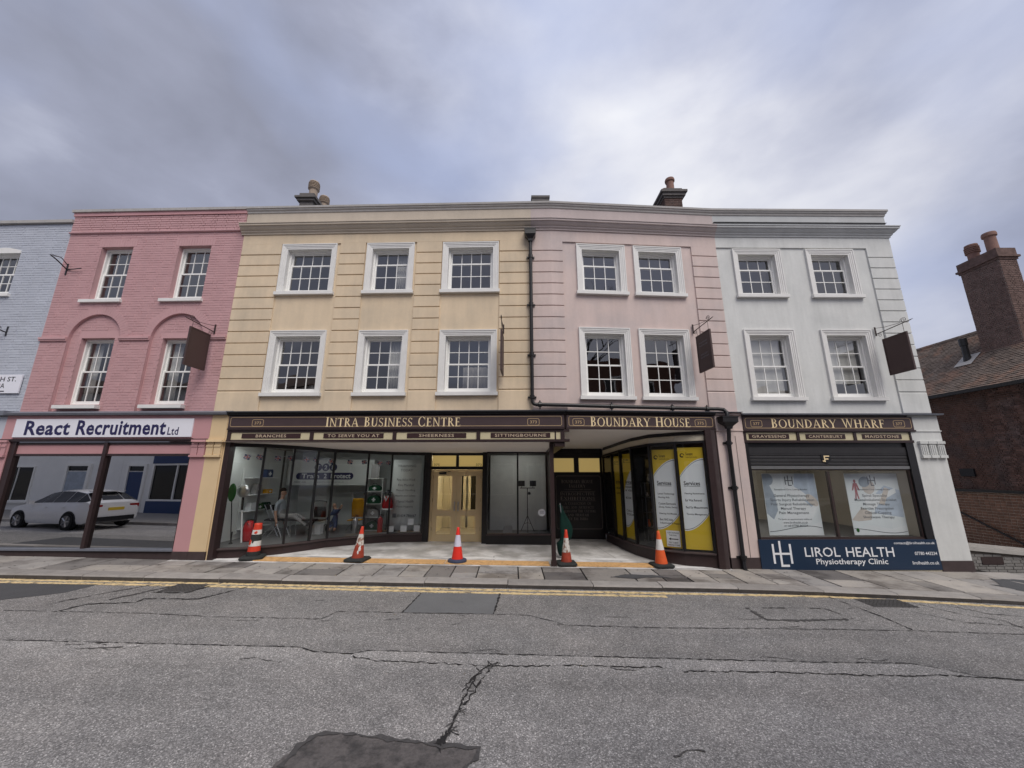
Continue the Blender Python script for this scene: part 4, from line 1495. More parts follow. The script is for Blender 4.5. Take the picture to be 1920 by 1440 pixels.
front(YEL, 'yellow_render', -8.92, -0.56, YU, YLW, [(-8.92, -7.75), (-6.03, -5.295), (-3.82, -3.09), (-1.455, -0.56)])
sweep(MB(), CORN, [(-8.98, 0), (-0.56, 0)]).build('cornice', 'yellow_weathered_shaded', YEL)
MB().box(-8.92, -0.56, 0.0, 0.28, 9.02, 9.45).build('parapet', 'yellow_weathered_shaded', YEL)
sweep(MB(), CAP, [(-8.93, 0), (-0.56, 0)]).build('parapet_cap', 'stone_grey', YEL)
shell(YEL, -8.92, -0.56, 9.5)
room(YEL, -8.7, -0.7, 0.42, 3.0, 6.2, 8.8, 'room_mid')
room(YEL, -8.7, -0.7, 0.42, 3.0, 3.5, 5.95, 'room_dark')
wn = [o for o in YEL.children if o.name.startswith('window')]
curtain(wn[1], -4.46, -4.1, 7.0, 8.2, 0.36)
curtain(wn[4], -4.52, -4.12, 4.1, 5.55, 0.36)
curtain(wn[5], -2.45, -1.7, 4.1, 4.8, 0.40, 'room_mid')
# chimney behind the parapet
ch = MB().box(-8.45, -7.93, 13.3, 14.7, 9.0, 12.50).build('chimney', 'sooty_stone', YEL, world=True)
MB().box(-8.53, -7.85, 13.22, 14.78, 12.502, 12.60).box(-8.60, -7.78, 13.15, 14.85, 12.602, 12.68).box(-8.48, -7.90, 13.27, 14.73, 12.682, 12.87).build('chimney_cap', 'sooty_stone', ch, world=True)
pot(ch, (-8.10, 13.55, 12.86), .205, .78, 'pot_buff', 'bishop')
pot(ch, (-8.06, 14.35, 12.86), .20, .72, 'pot_buff', 'bishop')
# shopfront fascia and hanging beam
fas = MB().box(-8.38, 0.225, D + .02, .10, 3.055, 3.46).build('fascia', 'brown_gloss', YEL)
sweep(MB(), [(.1, 3.41), (D, 3.41), (D - .05, 3.43), (D - .05, 3.46), (D - .10, 3.47), (D - .10, 3.50), (.1, 3.50)], [(-8.40, 0), (0.24, 0)]).build('fascia_cornice', 'black_gloss', fas)
MB().prism([(-8.41, .04, 3.502), (-8.41, D - .11, 3.502), (-8.41, D - .115, 3.515), (-8.41, .04, 3.56)], (8.65, 0, 0)).build('ledge', 'lead', fas)
MB().box(-8.36, .20, D - .035, D + .02, 3.045, 3.085).build('fascia_moulding', 'brown_gloss', fas)
bm = MB().box(-8.36, 0.33, D - .015, D + .14, 2.735, 2.795).box(-8.36, .33, D - .0, D + .14, 2.985, 3.043)
for q in (-8.31, -6.17, -4.055, -1.94, 0.16):
    bm.box(q - .045, q + .045, D - .005, D + .139, 2.796, 2.984)
bm.build('transom_beam', 'brown_gloss', YEL)
for a, b in ((-8.262, -6.218), (-6.122, -4.103), (-4.007, -1.988), (-1.892, .112)):
    MB().box(a, b, D + .02, D + .06, 2.797, 2.983).build('light_box', 'cream_glass', YEL)
# left jamb of the entrance
MB().box(-8.36, -8.235, D + .0, D + .20, -.2, 2.734).build('jamb', 'brown_gloss', YEL)
MB().box(-8.398, -8.362, D + .01, .05, -.2, 3.40).build('jamb', 'yellow_paint', YEL)


def zs(y):          # sloping soffit of the yellow shop's entrance
    return 2.735 - 0.05 * (y - 9.9)


def zs2(y):         # soffit of the right-hand entrance
    return 3.04 - 0.075 * (y - 9.75)


LG = [(-7.17, 10.0), (-6.46, 10.20), (-5.91, 10.60), (-5.48, 11.05), (-5.18, 11.45), (-4.37, 11.95), (-3.75, 12.29), (-2.74, 12.43)]
MB().poly([(p[0], p[1], zs(p[1])) for p in [(-8.2, 9.72), (1.25, 9.72), (1.25, 12.7), (-2.75, 12.7), (-2.75, 12.5), (-3.8, 12.4), (-5.3, 11.6), (-6.6, 10.2)]]).build('soffit', 'soffit_paint', YEL, world=True)


def glazed_run(root, pts, zsill, fhead, ground, mull=0.05, gm='shop_glass', stall='brown_gloss', skip=(), bar='black_gloss', zt=None, hw=.09):
    path = [Vector(p) for p in pts]
    # stall riser, sill and head follow the run
    def swp(prof_fn, name, m_):
        mb = MB()
        ring = []
        for i, p in enumerate(path):
            ns = []
            for a, b in ((i - 1, i), (i, i + 1)):
                if a >= 0 and b < len(path):
                    t_ = (path[b] - path[a]).normalized()
                    ns.append(Vector((-t_.y, t_.x)))
            n_ = sum(ns, Vector((0, 0))).normalized()
            ring.append([(p.x + n_.x * d, p.y + n_.y * d, z) for d, z in prof_fn(p)])
        k = len(ring[0])
        vs_ = [q for r in ring for q in r]
        fs_ = [(i * k + j, (i + 1) * k + j, (i + 1) * k + (j + 1) % k, i * k + (j + 1) % k) for i in range(len(path) - 1) for j in range(k)]
        fs_ += [tuple(range(k)), tuple((len(path) - 1) * k + j for j in range(k))[::-1]]
        mb.add(vs_, fs_)
        return mb.build(name, m_, root, world=True)
    swp(lambda p: [(-.02, ground(p.x, p.y) - .05), (-.02, zsill - .04), (.10, zsill - .04), (.10, ground(p.x, p.y) - .05)], 'stall_riser', stall)
    swp(lambda p: [(-.07, zsill - .038), (-.07, zsill - .012), (-.04, zsill), (.10, zsill), (.10, zsill - .038)], 'window_sill', 'brown_base')
    swp(lambda p: [(-.04, fhead(p.y) - hw), (-.04, fhead(p.y) - .002), (.06, fhead(p.y) - .002), (.06, fhead(p.y) - hw)], 'head_rail', bar)
    for i, p in enumerate(path):
        t_ = (path[min(i + 1, len(path) - 1)] - path[max(i - 1, 0)]).normalized()
        n_ = Vector((-t_.y, t_.x))
        h = mull / 2
        ps = [p - t_ * h - n_ * .035, p + t_ * h - n_ * .035, p + t_ * h + n_ * .045, p - t_ * h + n_ * .045]
        MB().prism([(q.x, q.y, zsill) for q in ps], (0, 0, fhead(p.y) - hw - zsill)).build('mullion', bar, root, world=True)
    for i in range(len(path) - 1):
        a, b = path[i], path[i + 1]
        MB().poly([(a.x, a.y, zsill), (b.x, b.y, zsill), (b.x, b.y, fhead(b.y) - hw), (a.x, a.y, fhead(a.y) - hw)]).build('pane', gm, root, world=True)


glazed_run(YEL, LG, 0.19, zs, GP)
MB().box(-2.78, -2.56, 12.42, 12.72, -.15, zs(12.5)).box(-.92, -.78, 12.28, 12.72, -.15, zs(12.5)).box(-2.56, -.92, 12.56, 12.66, 2.52, zs(12.6)).box(-2.56, -.92, 12.55, 12.65, 2.08, 2.175).box(-1.79, -1.70, 12.55, 12.65, 2.176, 2.519).build('door_surround', 'black_gloss', YEL, world=True)
for a, b in ((-2.55, -1.792), (-1.698, -.925)):
    q = MB().poly([(a, 12.60, 2.177), (b, 12.60, 2.177), (b, 12.60, 2.518), (a, 12.60, 2.518)]).build('transom_light', 'warm_glow_glass', YEL, world=True)
    tx = fit_text('375' if a < -2 else '373', a + .05 if a < -2 else b - .23, a + .23 if a < -2 else b - .05, .075)
    MB().flat(tx, (0, 12.595, 2.19)).build('door_number', 'print_black', q, world=True)
# double doors
MB().box(-2.555, -2.49, 12.50, 12.60, -.10, 2.07).box(-.985, -.922, 12.50, 12.60, -.10, 2.07).box(-2.49, -.985, 12.50, 12.60, 2.03, 2.072).build('door_frame', 'door_cream', YEL, world=True)
for a, b, side in ((-2.487, -1.742, 1), (-1.738, -.988, -1)):
    dm = MB()
    z0, z1 = -.075, 2.027
    st = .15
    dm.box(a, a + st, 12.53, 12.575, z0, z1).box(b - st, b, 12.53, 12.575, z0, z1)
    dm.box(a + st, b - st, 12.53, 12.575, 1.88, z1).box(a + st, b - st, 12.53, 12.575, .665, .86).box(a + st, b - st, 12.53, 12.575, z0, .15)
    dd = dm.build('door', 'door_cream', YEL, world=True)
    MB().poly([(a + st, 12.555, .86), (b - st, 12.555, .86), (b - st, 12.555, 1.88), (a + st, 12.555, 1.88)]).build('pane', 'shop_glass', dd, world=True)
    MB().poly([(a + st, 12.555, .15), (b - st, 12.555, .15), (b - st, 12.555, .665), (a + st, 12.555, .665)]).build('pane', 'shop_glass', dd, world=True)
    hx = b - .07 if side > 0 else a + .04
    MB().box(hx, hx + .035, 12.515, 12.529, .82, 1.10).tube([(hx + .017, 12.515, .86), (hx + .017, 12.47, .86), (hx + .017, 12.47, 1.06), (hx + .017, 12.515, 1.06)], .009, 6).build('handle', 'steel', dd, world=True)
    hg = MB()
    for hz in (.25, 1.1, 1.8):
        q = a - .012 if side > 0 else b - .004
        hg.box(q, q + .016, 12.515, 12.53, hz, hz + .1)
    hg.build('hinge', 'iron_brown', dd, world=True)
MB().box(-2.3, -2.08, 12.46, 12.529, 1.93, 1.99).tube([(-2.2, 12.47, 1.985), (-2.05, 12.42, 2.005), (-1.95, 12.5, 2.02)], .010, 6).build('door_closer', 'iron_black', YEL, world=True)
# lit foyer behind the doors
room(YEL, -2.7, -.85, 12.67, 16.2, -.08, 2.6, 'foyer_wall', 'room_beige', world=True)
fd = MB()
for a, b in ((-2.45, -1.80), (-1.72, -1.08)):
    fd.ring(a, b, -.07, 2.05, .11, 15.6, 15.66, .5)
MB().box(-2.34, -1.91, 15.62, 15.63, .44, 1.94).box(-1.61, -1.19, 15.62, 15.63, .44, 1.94).build('pane', 'dark_glass', YEL, world=True)
fd.box(-2.69, -2.46, 15.6, 15.66, -.07, 2.59).box(-1.07, -.86, 15.6, 15.66, -.07, 2.59).box(-2.45, -1.08, 15.6, 15.66, 2.06, 2.59).build('inner_doors', 'cream_paint', YEL, world=True)
lt = MB().box(-2.1, -1.4, 14.0, 14.25, 2.52, 2.58).build('ceiling_lamp', 'lamp_warm', YEL, world=True)
# right-hand display window
RG = [(-.78, 12.24), (.175, 12.27), (1.20, 12.30)]
glazed_run(YEL, RG, 0.19, zs, GP, stall='black_gloss', hw=.05)
MB().box(1.18, 1.30, 12.22, 13.35, -.2, zs(12.3)).build('return_wall', 'brown_gloss', YEL, world=True)
room(YEL, -.80, 1.19, 12.40, 13.5, .16, 2.6, 'room_mid', 'room_floor', world=True)
MB().box(-.72, 1.12, 13.2, 13.22, .17, 2.55).build('backdrop', 'curtain', YEL, world=True)
# interior of the training shop
IN = [(-7.8, 10.0), (-7.1, 10.02), (-6.46, 10.34), (-5.91, 10.74), (-5.48, 11.2), (-5.18, 11.6), (-4.37, 12.1), (-3.75, 12.42), (-2.80, 12.56), (-2.80, 14.6), (-7.8, 14.6)]
MB().poly([(p[0], p[1], .165) for p in IN]).build('interior_floor', 'room_floor', YEL, world=True)
MB().poly([(p[0], p[1], 2.72) for p in IN]).build('interior_ceiling', 'room_mid', YEL, world=True)
MB().add([(-7.8, 9.9, .1), (-7.8, 14.6, .1), (-2.8, 14.6, .1), (-2.8, 12.56, .1), (-7.8, 9.9, 2.72), (-7.8, 14.6, 2.72), (-2.8, 14.6, 2.72), (-2.8, 12.56, 2.72)],
         [(0, 1, 5, 4), (1, 2, 6, 5), (2, 3, 7, 6)]).build('interior_wall', 'room_white', YEL, world=True)
for (a, b, c, e) in ((-7.5, -6.7, 10.75, 10.95), (-5.0, -4.2, 12.3, 12.45)):
    MB().box(a, b, c, e, 2.695, 2.717).build('added_fill_light', 'fill_glow', YEL, world=True)  # added glowing strips, unseen behind the head rail, to brighten the shop interior
MB().box(-.45, .85, 12.41, 12.45, 2.583, 2.597).build('added_fill_light', 'fill_glow', YEL, world=True)  # another added strip, out of view, brightening the right-hand display
# post under the beam
MB().box(.945, 1.045, 9.80, 9.90, -.2, 2.735).box(.93, 1.06, 9.785, 9.915, -.2, -.05).build('post', 'brown_gloss', YEL, world=True)
MB().prism([(1.06, 9.63, 2.62), (1.06, 9.63, 2.735), (1.06, 12.3, 2.735), (1.06, 12.3, 2.56)], (.25, 0, 0)).box(1.06, 1.31, 9.62, 12.3, 2.736, 3.02).build('return_beam', 'brown_gloss', YEL, world=True)

# ---- pale pink building
PALE = thing('pale_pink_house', 'pale pink rendered building set between the yellow and the white one', 'building', F1, (0, 0, -0.2))
PU = [(.72, 2.12, 6.885, 8.335, 3), (2.365, 3.79, 6.885, 8.335, 3)]
PL = [(.70, 2.11, 3.935, 5.815, 3), (2.345, 3.765, 3.935, 5.815, 3)]
front(PALE, 'pale_pink_render', 0.0, 4.862, PU, PL, [(4.10, 4.862)], 8.385)
bx, by = -0.557, 0.0539          # start of the pale pink front, left of the bend
for i in range(14):
    zz = ([8.39] + GRV + [3.50])
    t_, b_ = zz[i] - (.008 if i else -.01), zz[i + 1] + .008
    ch_ = .012
    pth = [(bx, by), (0, 0), (.33, 0)]
    sweep(MB(), [(.036, b_), (.014, b_), (0, b_ + ch_), (0, t_ - ch_), (.014, t_), (.036, t_)], pth).build('quoin_block', 'pale_pink_render', PALE)
sweep(MB(), [(.036, 3.45), (.036, 8.78), (.06, 8.78), (.06, 3.45)], [(bx, by), (0, 0)]).build('wall', 'pale_pink_render', PALE)
sweep(MB(), [(0, 8.39), (0, 8.76), (.05, 8.76), (.05, 8.39)], [(bx, by), (0, 0)]).build('frieze', 'pale_pink_render', PALE)
sweep(MB(), CORN, [(bx, by), (0, 0), (4.862, 0)]).build('cornice', 'pink_weathered_shaded', PALE)
sweep(MB(), [(0, 9.02), (0, 9.45), (.28, 9.45), (.28, 9.02)], [(bx, by), (0, 0), (4.862, 0)]).build('parapet', 'pink_weathered_shaded', PALE)
sweep(MB(), CAP, [(bx, by), (0, 0), (4.862, 0)]).build('parapet_cap', 'stone_grey', PALE)
shell(PALE, -.4, 4.862, 9.5)
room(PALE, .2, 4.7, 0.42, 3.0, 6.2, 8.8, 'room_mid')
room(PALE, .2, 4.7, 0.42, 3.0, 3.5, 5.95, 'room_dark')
ch = MB().box(.78, 1.44, 13.0, 13.8, 9.0, 12.42).build('chimney', 'sooty_stone', PALE, world=True)
MB().box(.75, 1.47, 12.97, 13.83, 12.422, 12.52).build('chimney_cap', 'sooty_stone', ch, world=True)
ch = MB().box(5.95, 6.62, 13.0, 14.6, 9.0, 12.40).build('chimney', 'mortar_light', PALE, world=True)
chimney_bricks(ch, 5.95, 6.62, 13.0, 14.6, 10.8, 12.40, faces='fl')
MB().box(5.91, 6.66, 12.96, 14.64, 12.402, 12.48).box(5.85, 6.74, 12.9, 14.7, 12.482, 12.60).box(5.79, 6.80, 12.84, 14.76, 12.602, 12.70).box(5.95, 6.66, 12.98, 14.62, 12.702, 12.85).build('chimney_cap', 'sooty_stone', ch, world=True)
for yy, h_ in ((13.3, .68), (13.85, .62), (14.35, .60)):
    pot(ch, (6.36, yy, 12.84), .17, h_, 'pot_terracotta')
# shopfront
fas = MB().box(.235, 4.13, D + .02, .10, 3.055, 3.46).build('fascia', 'brown_gloss', PALE)
sweep(MB(), [(.1, 3.41), (D, 3.41), (D - .05, 3.43), (D - .05, 3.46), (D - .10, 3.47), (D - .10, 3.50), (.1, 3.50)], [(.25, 0), (4.14, 0)]).build('fascia_cornice', 'black_gloss', fas)
MB().prism([(.25, .04, 3.502), (.25, D - .11, 3.502), (.25, D - .115, 3.515), (.25, .04, 3.56)], (4.6, 0, 0)).build('ledge', 'lead', fas)
MB().box(.24, 4.12, D - .035, D + .02, 3.045, 3.085).build('fascia_moulding', 'brown_gloss', fas)
MB().poly([(p[0], p[1], zs2(p[1])) for p in [(1.31, 9.62), (5.3, 9.85), (5.3, 10.4), (3.3, 13.5), (1.31, 13.5)]]).build('soffit', 'soffit_paint', PALE, world=True)
CG = [(3.03, 13.05), (3.15, 12.40), (3.24, 11.75), (3.38, 11.08), (3.68, 10.46), (4.24, 10.12), (4.90, 9.90)]
glazed_run(PALE, CG, 0.10, lambda y: zs2(y) - .24, GP, mull=.055, hw=.06)
path = CG
mbx = MB()
for i in range(len(CG) - 1):
    (ax, ay), (bx_, by_) = CG[i], CG[i + 1]
    mbx.poly([(ax, ay, zs2(ay) - .238), (bx_, by_, zs2(by_) - .238), (bx_, by_, zs2(by_) - .09), (ax, ay, zs2(ay) - .09)])
mbx.build('transom_band', 'cream_paint', PALE, world=True)
mbx = MB()
for i in range(len(CG) - 1):
    (ax, ay), (bx_, by_) = CG[i], CG[i + 1]
    mbx.prism([(ax, ay - .04, zs2(ay) - .088), (bx_, by_ - .04, zs2(by_) - .088), (bx_, by_ - .04, zs2(by_) - .002), (ax, ay - .04, zs2(ay) - .002)], (.05, .05, 0))
mbx.build('head_rail', 'black_gloss', PALE, world=True)
MB().box(4.90, 5.05, 9.80, 9.98, -.4, 3.04).build('jamb', 'brown_gloss', PALE, world=True)
MB().box(5.05, 5.16, 9.82, 9.98, -.4, 3.04).build('jamb', 'brown_base', PALE, world=True)
# pier with the downpipe
pr_ = MB().box(4.135, 4.86, D + .0, .1, 0.0, 3.44).build('pilaster', 'pale_pink_render', PALE)
MB().box(4.13, 4.866, D - .04, .1, 3.442, 3.50).box(4.13, 4.866, D - .02, .1, 3.03, 3.06).build('capital', 'pale_pink_render', pr_)
MB().box(4.125, 4.868, D - .015, .1, -.45, -.002).build('plinth', 'brown_base', pr_)
# back wall of the entrance with glowing transom lights
bw = MB()
wall_cells(bw, 1.30, 3.06, -.2, zs2(13.3), [(1.40, 2.095, 2.0, 2.46), (2.26, 2.97, 2.0, 2.46)], 13.3, .06)
bw.box(1.30, 3.0, 13.24, 13.299, 2.66, zs2(13.3)).build('back_wall', 'black_gloss', PALE, world=True)
for a, b in ((1.40, 2.095), (2.26, 2.97)):
    MB().poly([(a, 13.34, 2.0), (b, 13.34, 2.0), (b, 13.34, 2.46), (a, 13.34, 2.46)]).build('transom_light', 'warm_glow_glass', PALE, world=True)
mbx = MB().poly([(3.16, 13.0, .08), (3.26, 12.4, .08), (3.35, 11.75, .08), (3.5, 11.1, .08), (3.8, 10.55, .08), (4.3, 10.25, .08), (5.0, 10.0, .08), (5.7, 10.05, .08), (5.7, 14.2, .08), (3.16, 14.2, .08)])
mbx.build('interior_floor', 'room_floor', PALE, world=True)
MB().add([(5.72, 9.9, 0), (5.72, 14.2, 0), (3.1, 14.2, 0), (3.1, 13.1, 0), (5.72, 9.9, 2.9), (5.72, 14.2, 2.9), (3.1, 14.2, 2.9), (3.1, 13.1, 2.9)], [(0, 4, 5, 1), (1, 5, 6, 2), (2, 6, 7, 3), (4, 5, 6, 7)]).build('interior_wall', 'room_dark', PALE, world=True)

# ---- white building
WHITE = thing('white_house', 'white rendered building at the right end of the row with quoins on its corner', 'building', F2, (0, 0, -0.3))
WU = [(.455, 1.86, 6.915, 8.345, 3), (2.60, 4.01, 6.915, 8.345, 3)]
WL = [(.46, 1.87, 3.955, 5.86, 3), (2.61, 4.02, 3.955, 5.86, 3)]
front(WHITE, 'white_render', 0.0, 5.17, WU, WL, [(4.415, 5.17)], 8.39)
sweep(MB(), CORN, [(0, 0), (5.17, 0), (5.17, 3)]).build('cornice', 'white_weathered_shaded', WHITE)
sweep(MB(), [(0, 9.02), (0, 9.45), (.28, 9.45), (.28, 9.02)], [(0, 0), (5.17, 0), (5.17, 4)]).build('parapet', 'white_weathered_shaded', WHITE)
sweep(MB(), CAP, [(0, 0), (5.17, 0), (5.17, 4)]).build('parapet_cap', 'stone_grey', WHITE)
shell(WHITE, 0, 5.168, 9.45, 'white_render', d0=.04)
MB().poly([(5.168, .04, -.6), (5.168, 8.5, -.6), (5.168, 8.5, 3.45), (5.168, .04, 3.45)]).build('side_wall', 'white_render', WHITE)
room(WHITE, .1, 5.0, 0.42, 3.0, 6.2, 8.8, 'room_mid')
room(WHITE, .1, 5.0, 0.42, 3.0, 3.5, 5.95, 'room_white')
wn = [o for o in WHITE.children if o.name.startswith('window')]
for w, (a, b, c, e, n) in zip(wn[2:], WL):
    MB().box(a + .20, b - .30, .30, .305, c + (.10 if a < 1 else .42), e - .2).build('blind', 'curtain', w)
for w, (a, b, c, e, n) in zip(wn[:2], WU):
    curtain(w, b - .42, b - .26, c + .05, e - .2, .36, 'room_dark', 3)
fas = MB().box(.0, 4.47, D + .02, .10, 3.03, 3.44).build('fascia', 'brown_gloss', WHITE)
MB().prism([(-.02, .04, 3.442), (-.02, D - .12, 3.442), (-.02, D - .13, 3.475), (-.02, .04, 3.52)], (5.22, 0, 0)).build('ledge', 'lead', fas)
MB().box(.0, 4.47, D - .04, D + .02, 3.02, 3.06).build('fascia_moulding', 'brown_gloss', fas)
bm = MB().box(.0, 4.38, D - .015, D + .1, 2.735, 2.797).box(.0, 4.38, D, D + .1, 2.998, 3.018)
for q in (.03, 1.412, 2.89, 4.35):
    bm.box(q - .035, q + .035, D - .005, D + .099, 2.798, 2.997)
bm.build('transom_beam', 'brown_gloss', WHITE)
for a, b in ((.066, 1.376), (1.448, 2.854), (2.926, 4.314)):
    MB().box(a, b, D + .02, D + .05, 2.799, 2.996).build('light_box', 'cream_glass', WHITE)
MB().box(.0, .09, D, D + .12, -.3, 2.734).box(4.16, 4.345, D, D + .12, -.3, 2.734).box(.091, 4.159, D + .06, D + .2, 2.62, 2.733).build('shop_frame', 'black_gloss', WHITE)
# roller shutter, raised
sh = MB().box(.092, 4.158, D + .03, D + .1, 2.46, 2.618).build('shutter_box', 'shutter', WHITE)
for i in range(4):
    z = 2.40 - i * .082
    MB().prism([(.093, D + .045, z), (.093, D + .036, z + .015), (.093, D + .034, z + .04), (.093, D + .036, z + .065), (.093, D + .045, z + .08), (.093, D + .08, z + .078), (.093, D + .08, z)], (4.064, 0, 0)).build('shutter_slat', 'shutter', sh)
MB().box(.093, 4.157, D + .02, D + .09, 2.075, 2.15).build('bottom_rail', 'grey_metal', sh)
em = MB().prism([(1.93, D + .021, 2.44), (2.17, D + .021, 2.44), (2.17, D + .021, 2.30), (2.05, D + .021, 2.20), (1.93, D + .021, 2.30)], (0, .012, 0)).build('emblem', 'print_black', sh)
MB().box(1.99, 2.02, D + .013, D + .020, 2.25, 2.41).box(2.021, 2.13, D + .013, D + .020, 2.38, 2.41).box(2.021, 2.10, D + .013, D + .020, 2.31, 2.34).box(1.95, 1.989, D + .013, D + .020, 2.26, 2.29).build('emblem_letter', 'gold_leaf', em)
gfr = MB().ring(.093, 4.157, .415, 2.073, .03, D + .05, D + .12, .035).box(2.035, 2.085, D + .045, D + .121, .451, 2.02).build('window_frame', 'iron_brown', WHITE)
for a, b in ((.123, 2.035), (2.085, 4.127)):
    MB().poly([(a, D + .08, .45), (b, D + .08, .45), (b, D + .08, 2.022), (a, D + .08, 2.022)]).build('pane', 'shop_glass', WHITE)
MB().box(.092, 4.158, D + .03, D + .2, -.4, .413).build('stall_riser', 'brown_base', WHITE)
MB().box(.0, 4.34, D - .01, D + .1, -.42, -.285).build('base_strip', 'cream_paint', WHITE)
pr_ = MB().box(4.35, 5.125, D - .01, .1, -.08, 3.44).build('pilaster', 'white_render', WHITE)
mbc = MB().box(4.34, 5.14, D - .03, .1, 3.02, 3.045)
for i in range(3):
    a = 4.47 + i * .222
    mbc.box(a, a + .175, D - .06, D - .009, 2.42, 2.70).box(a - .015, a + .19, D - .085, D - .009, 2.702, 2.77).box(a - .01, a + .185, D - .08, D - .009, 2.35, 2.418)
    for k in range(3):
        mbc.box(a + .025 + k * .05, a + .05 + k * .05, D - .075, D - .061, 2.44, 2.66)
mbc.build('capital', 'white_render', pr_)
MB().box(4.346, 5.13, D - .03, .1, -.7, -.082).build('plinth', 'brown_base', pr_)
room(WHITE, .05, 4.4, 0.05, 4.0, .40, 2.75, 'room_beige', 'room_floor')
tb = MB().box(.85, 1.75, 1.6, 1.75, 2.42, 2.46).build('tube_lamp', 'lamp_tube', WHITE)
rd_ = MB()
for i in range(11):
    rd_.box(1.55 + i * .062, 1.60 + i * .062, .95, 1.03, .45, 1.0)
rd_.build('radiator', 'curtain', WHITE)

# ---- brick house beyond the passage
HOUSE = thing('brick_house', 'dark red brick house with tiled roof and tall chimney beyond the passage', 'building', FW, (16.8, 14, -2))
MB().poly([(16.82, 9.0, -2.5), (16.82, 19.5, -2.5), (16.82, 19.5, 5.0), (16.82, 9.0, 5.0)]).poly([(16.82, 9.0, -2.5), (24, 9.0, -2.5), (24, 9.0, 5.0), (19.7, 9.0, 7.7), (16.82, 9.0, 5.0)]).build('wall', 'mortar_dark', HOUSE)


def side_pieces(rects, m, name, X=16.82, nobj=300, depth=.018):
    """pieces on the wall facing the passage; rects in (Y, z)"""
    me = frustum_mesh(name, m, .02, .07)
    base = [tuple(v.co) for v in me.vertices]
    fs_ = [tuple(p.vertices) for p in me.polygons]
    mb = MB()
    rects = sorted(rects, key=lambda r: r[0])
    k = 0
    for (a, b, c, e, d) in rects:
        dd = rnd.uniform(-.004, .004)
        vis = 12.3 < a < 15.6 and c > -0.2
        if vis and k < nobj:
            k += 1
            inst(name, me, HOUSE, (X - depth + dd, b, c), (b - a, depth, e - c), (0, 0, -pi / 2))
        else:
            mb.add([(X - depth + dd + v[1] * depth, b - v[0] * (b - a), c + v[2] * (e - c)) for v in base], fs_)
    stuff(mb.build(name + 'work', m, HOUSE))


side_pieces(brick_rects(11.5, 16.6, 1.40, 4.95, 0), 'house_brick', 'brick')
MB().poly([(16.815, 9.0, -2.5), (16.815, 19.5, -2.5), (16.815, 19.5, 1.30), (16.815, 9.0, 1.30)]).build('wall', 'tile_grout', HOUSE)
side_pieces(brick_rects(11.5, 16.6, -1.5, 1.28, 0, L=.155, H=.098, joint=.014, flemish=False), 'wall_tile', 'tile', 16.812, 300, .012)
MB().box(16.70, 16.82, 9.0, 19, 1.30, 1.38).build('string_course', 'black_gloss', HOUSE)
MB().box(16.74, 16.81, 14.3, 14.75, 1.85, 2.12).build('air_vent', 'print_black', HOUSE)
# roof slope facing the passage: eave z 5.0 at X 16.55, ridge z 7.7 at X 19.5
ex, ez_, rx, rz = 16.5, 4.93, 19.5, 7.7
sl = Vector((rx - ex, 0, rz - ez_))
sln = sl.normalized()
nrm = Vector((-sln.z, 0, sln.x))
MB().prism([(ex, 9.0, ez_), (rx, 9.0, rz), (rx, 9.0, rz - .12), (ex, 9.0, ez_ - .12)], (0, 10.5, 0)).prism([(rx, 9.0, rz), (24, 9.0, 3.6), (24, 9.0, 3.5), (rx, 9.0, rz - .12)], (0, 10.5, 0)).build('roof', 'roof_tile', HOUSE)
RF = [o for o in HOUSE.children if o.name.startswith('roof')][0]
tl = MB()
gauge, tw = .112, .175
nr = int(sl.length / gauge)
for i in range(nr):
    p0 = Vector((ex, 0, ez_)) + sln * (i * gauge - .03)
    y = 11.6 + (tw / 2 if i % 2 else 0)
    while y < 18.6:
        lift = rnd.uniform(.0, .014)
        a = p0 + nrm * (.022 + lift)
        b = p0 + sln * (gauge * 1.35) + nrm * .004
        y0, y1 = y + .003, y + tw - .003
        sk_ = rnd.uniform(-.004, .004)
        tl.add([(a.x, y0, a.z + sk_), (a.x, y1, a.z - sk_), (b.x, y1, b.z), (b.x, y0, b.z), (a.x - nrm.x * .014, y0, a.z + sk_ - nrm.z * .014), (a.x - nrm.x * .014, y1, a.z - sk_ - nrm.z * .014)],
               [(0, 1, 2, 3), (4, 5, 1, 0), (1, 5, 2), (0, 3, 4)])
        y += tw
stuff(tl.build('roof_tiles', 'roof_tile', RF))
rg = MB()
y = 11.6
while y < 18.6:
    rg.tube([(rx, y, rz - .02), (rx, y + .42, rz - .02)], [.11, .105], 8)
    y += .43
rg.build('ridge_tiles', 'roof_tile', RF)
MB().box(16.40, 16.50, 9.0, 19, 4.80, 4.92).build('gutter', 'iron_black', HOUSE)
v0 = Vector((17.95, 14.55, ez_ + (17.95 - ex) * (rz - ez_) / (rx - ex)))
MB().add([tuple(v0 + sln * u + Vector((0, v, 0)) + nrm * .05) for u, v in ((-.35, -.3), (-.35, .3), (.35, .3), (.35, -.3))], [(0, 1, 2, 3)]).build('lead_flashing', 'stone_grey', RF)
MB().tube([v0, v0 + Vector((0, 0, .25)), v0 + Vector((0, 0, .85))], [.13, .10, .10], 12).tube([v0 + Vector((0, 0, .62)), v0 + Vector((0, 0, .9))], .125, 12).build('vent_pipe', 'iron_black', RF)
ch = MB().box(18.2, 18.86, 12.98, 14.22, 5.0, 10.0).build('chimney', 'mortar_light', HOUSE)
chimney_bricks(ch, 18.2, 18.86, 12.98, 14.22, 5.6, 9.75, faces='fl')
MB().box(18.16, 18.90, 12.94, 14.26, 9.76, 9.84).box(18.11, 18.95, 12.89, 14.31, 9.842, 9.92).box(18.16, 18.90, 12.94, 14.26, 9.922, 10.22).build('chimney_cap', 'chimney_brick', ch)
pot(ch, (18.53, 13.28, 10.2), .19, .85, 'pot_terracotta')
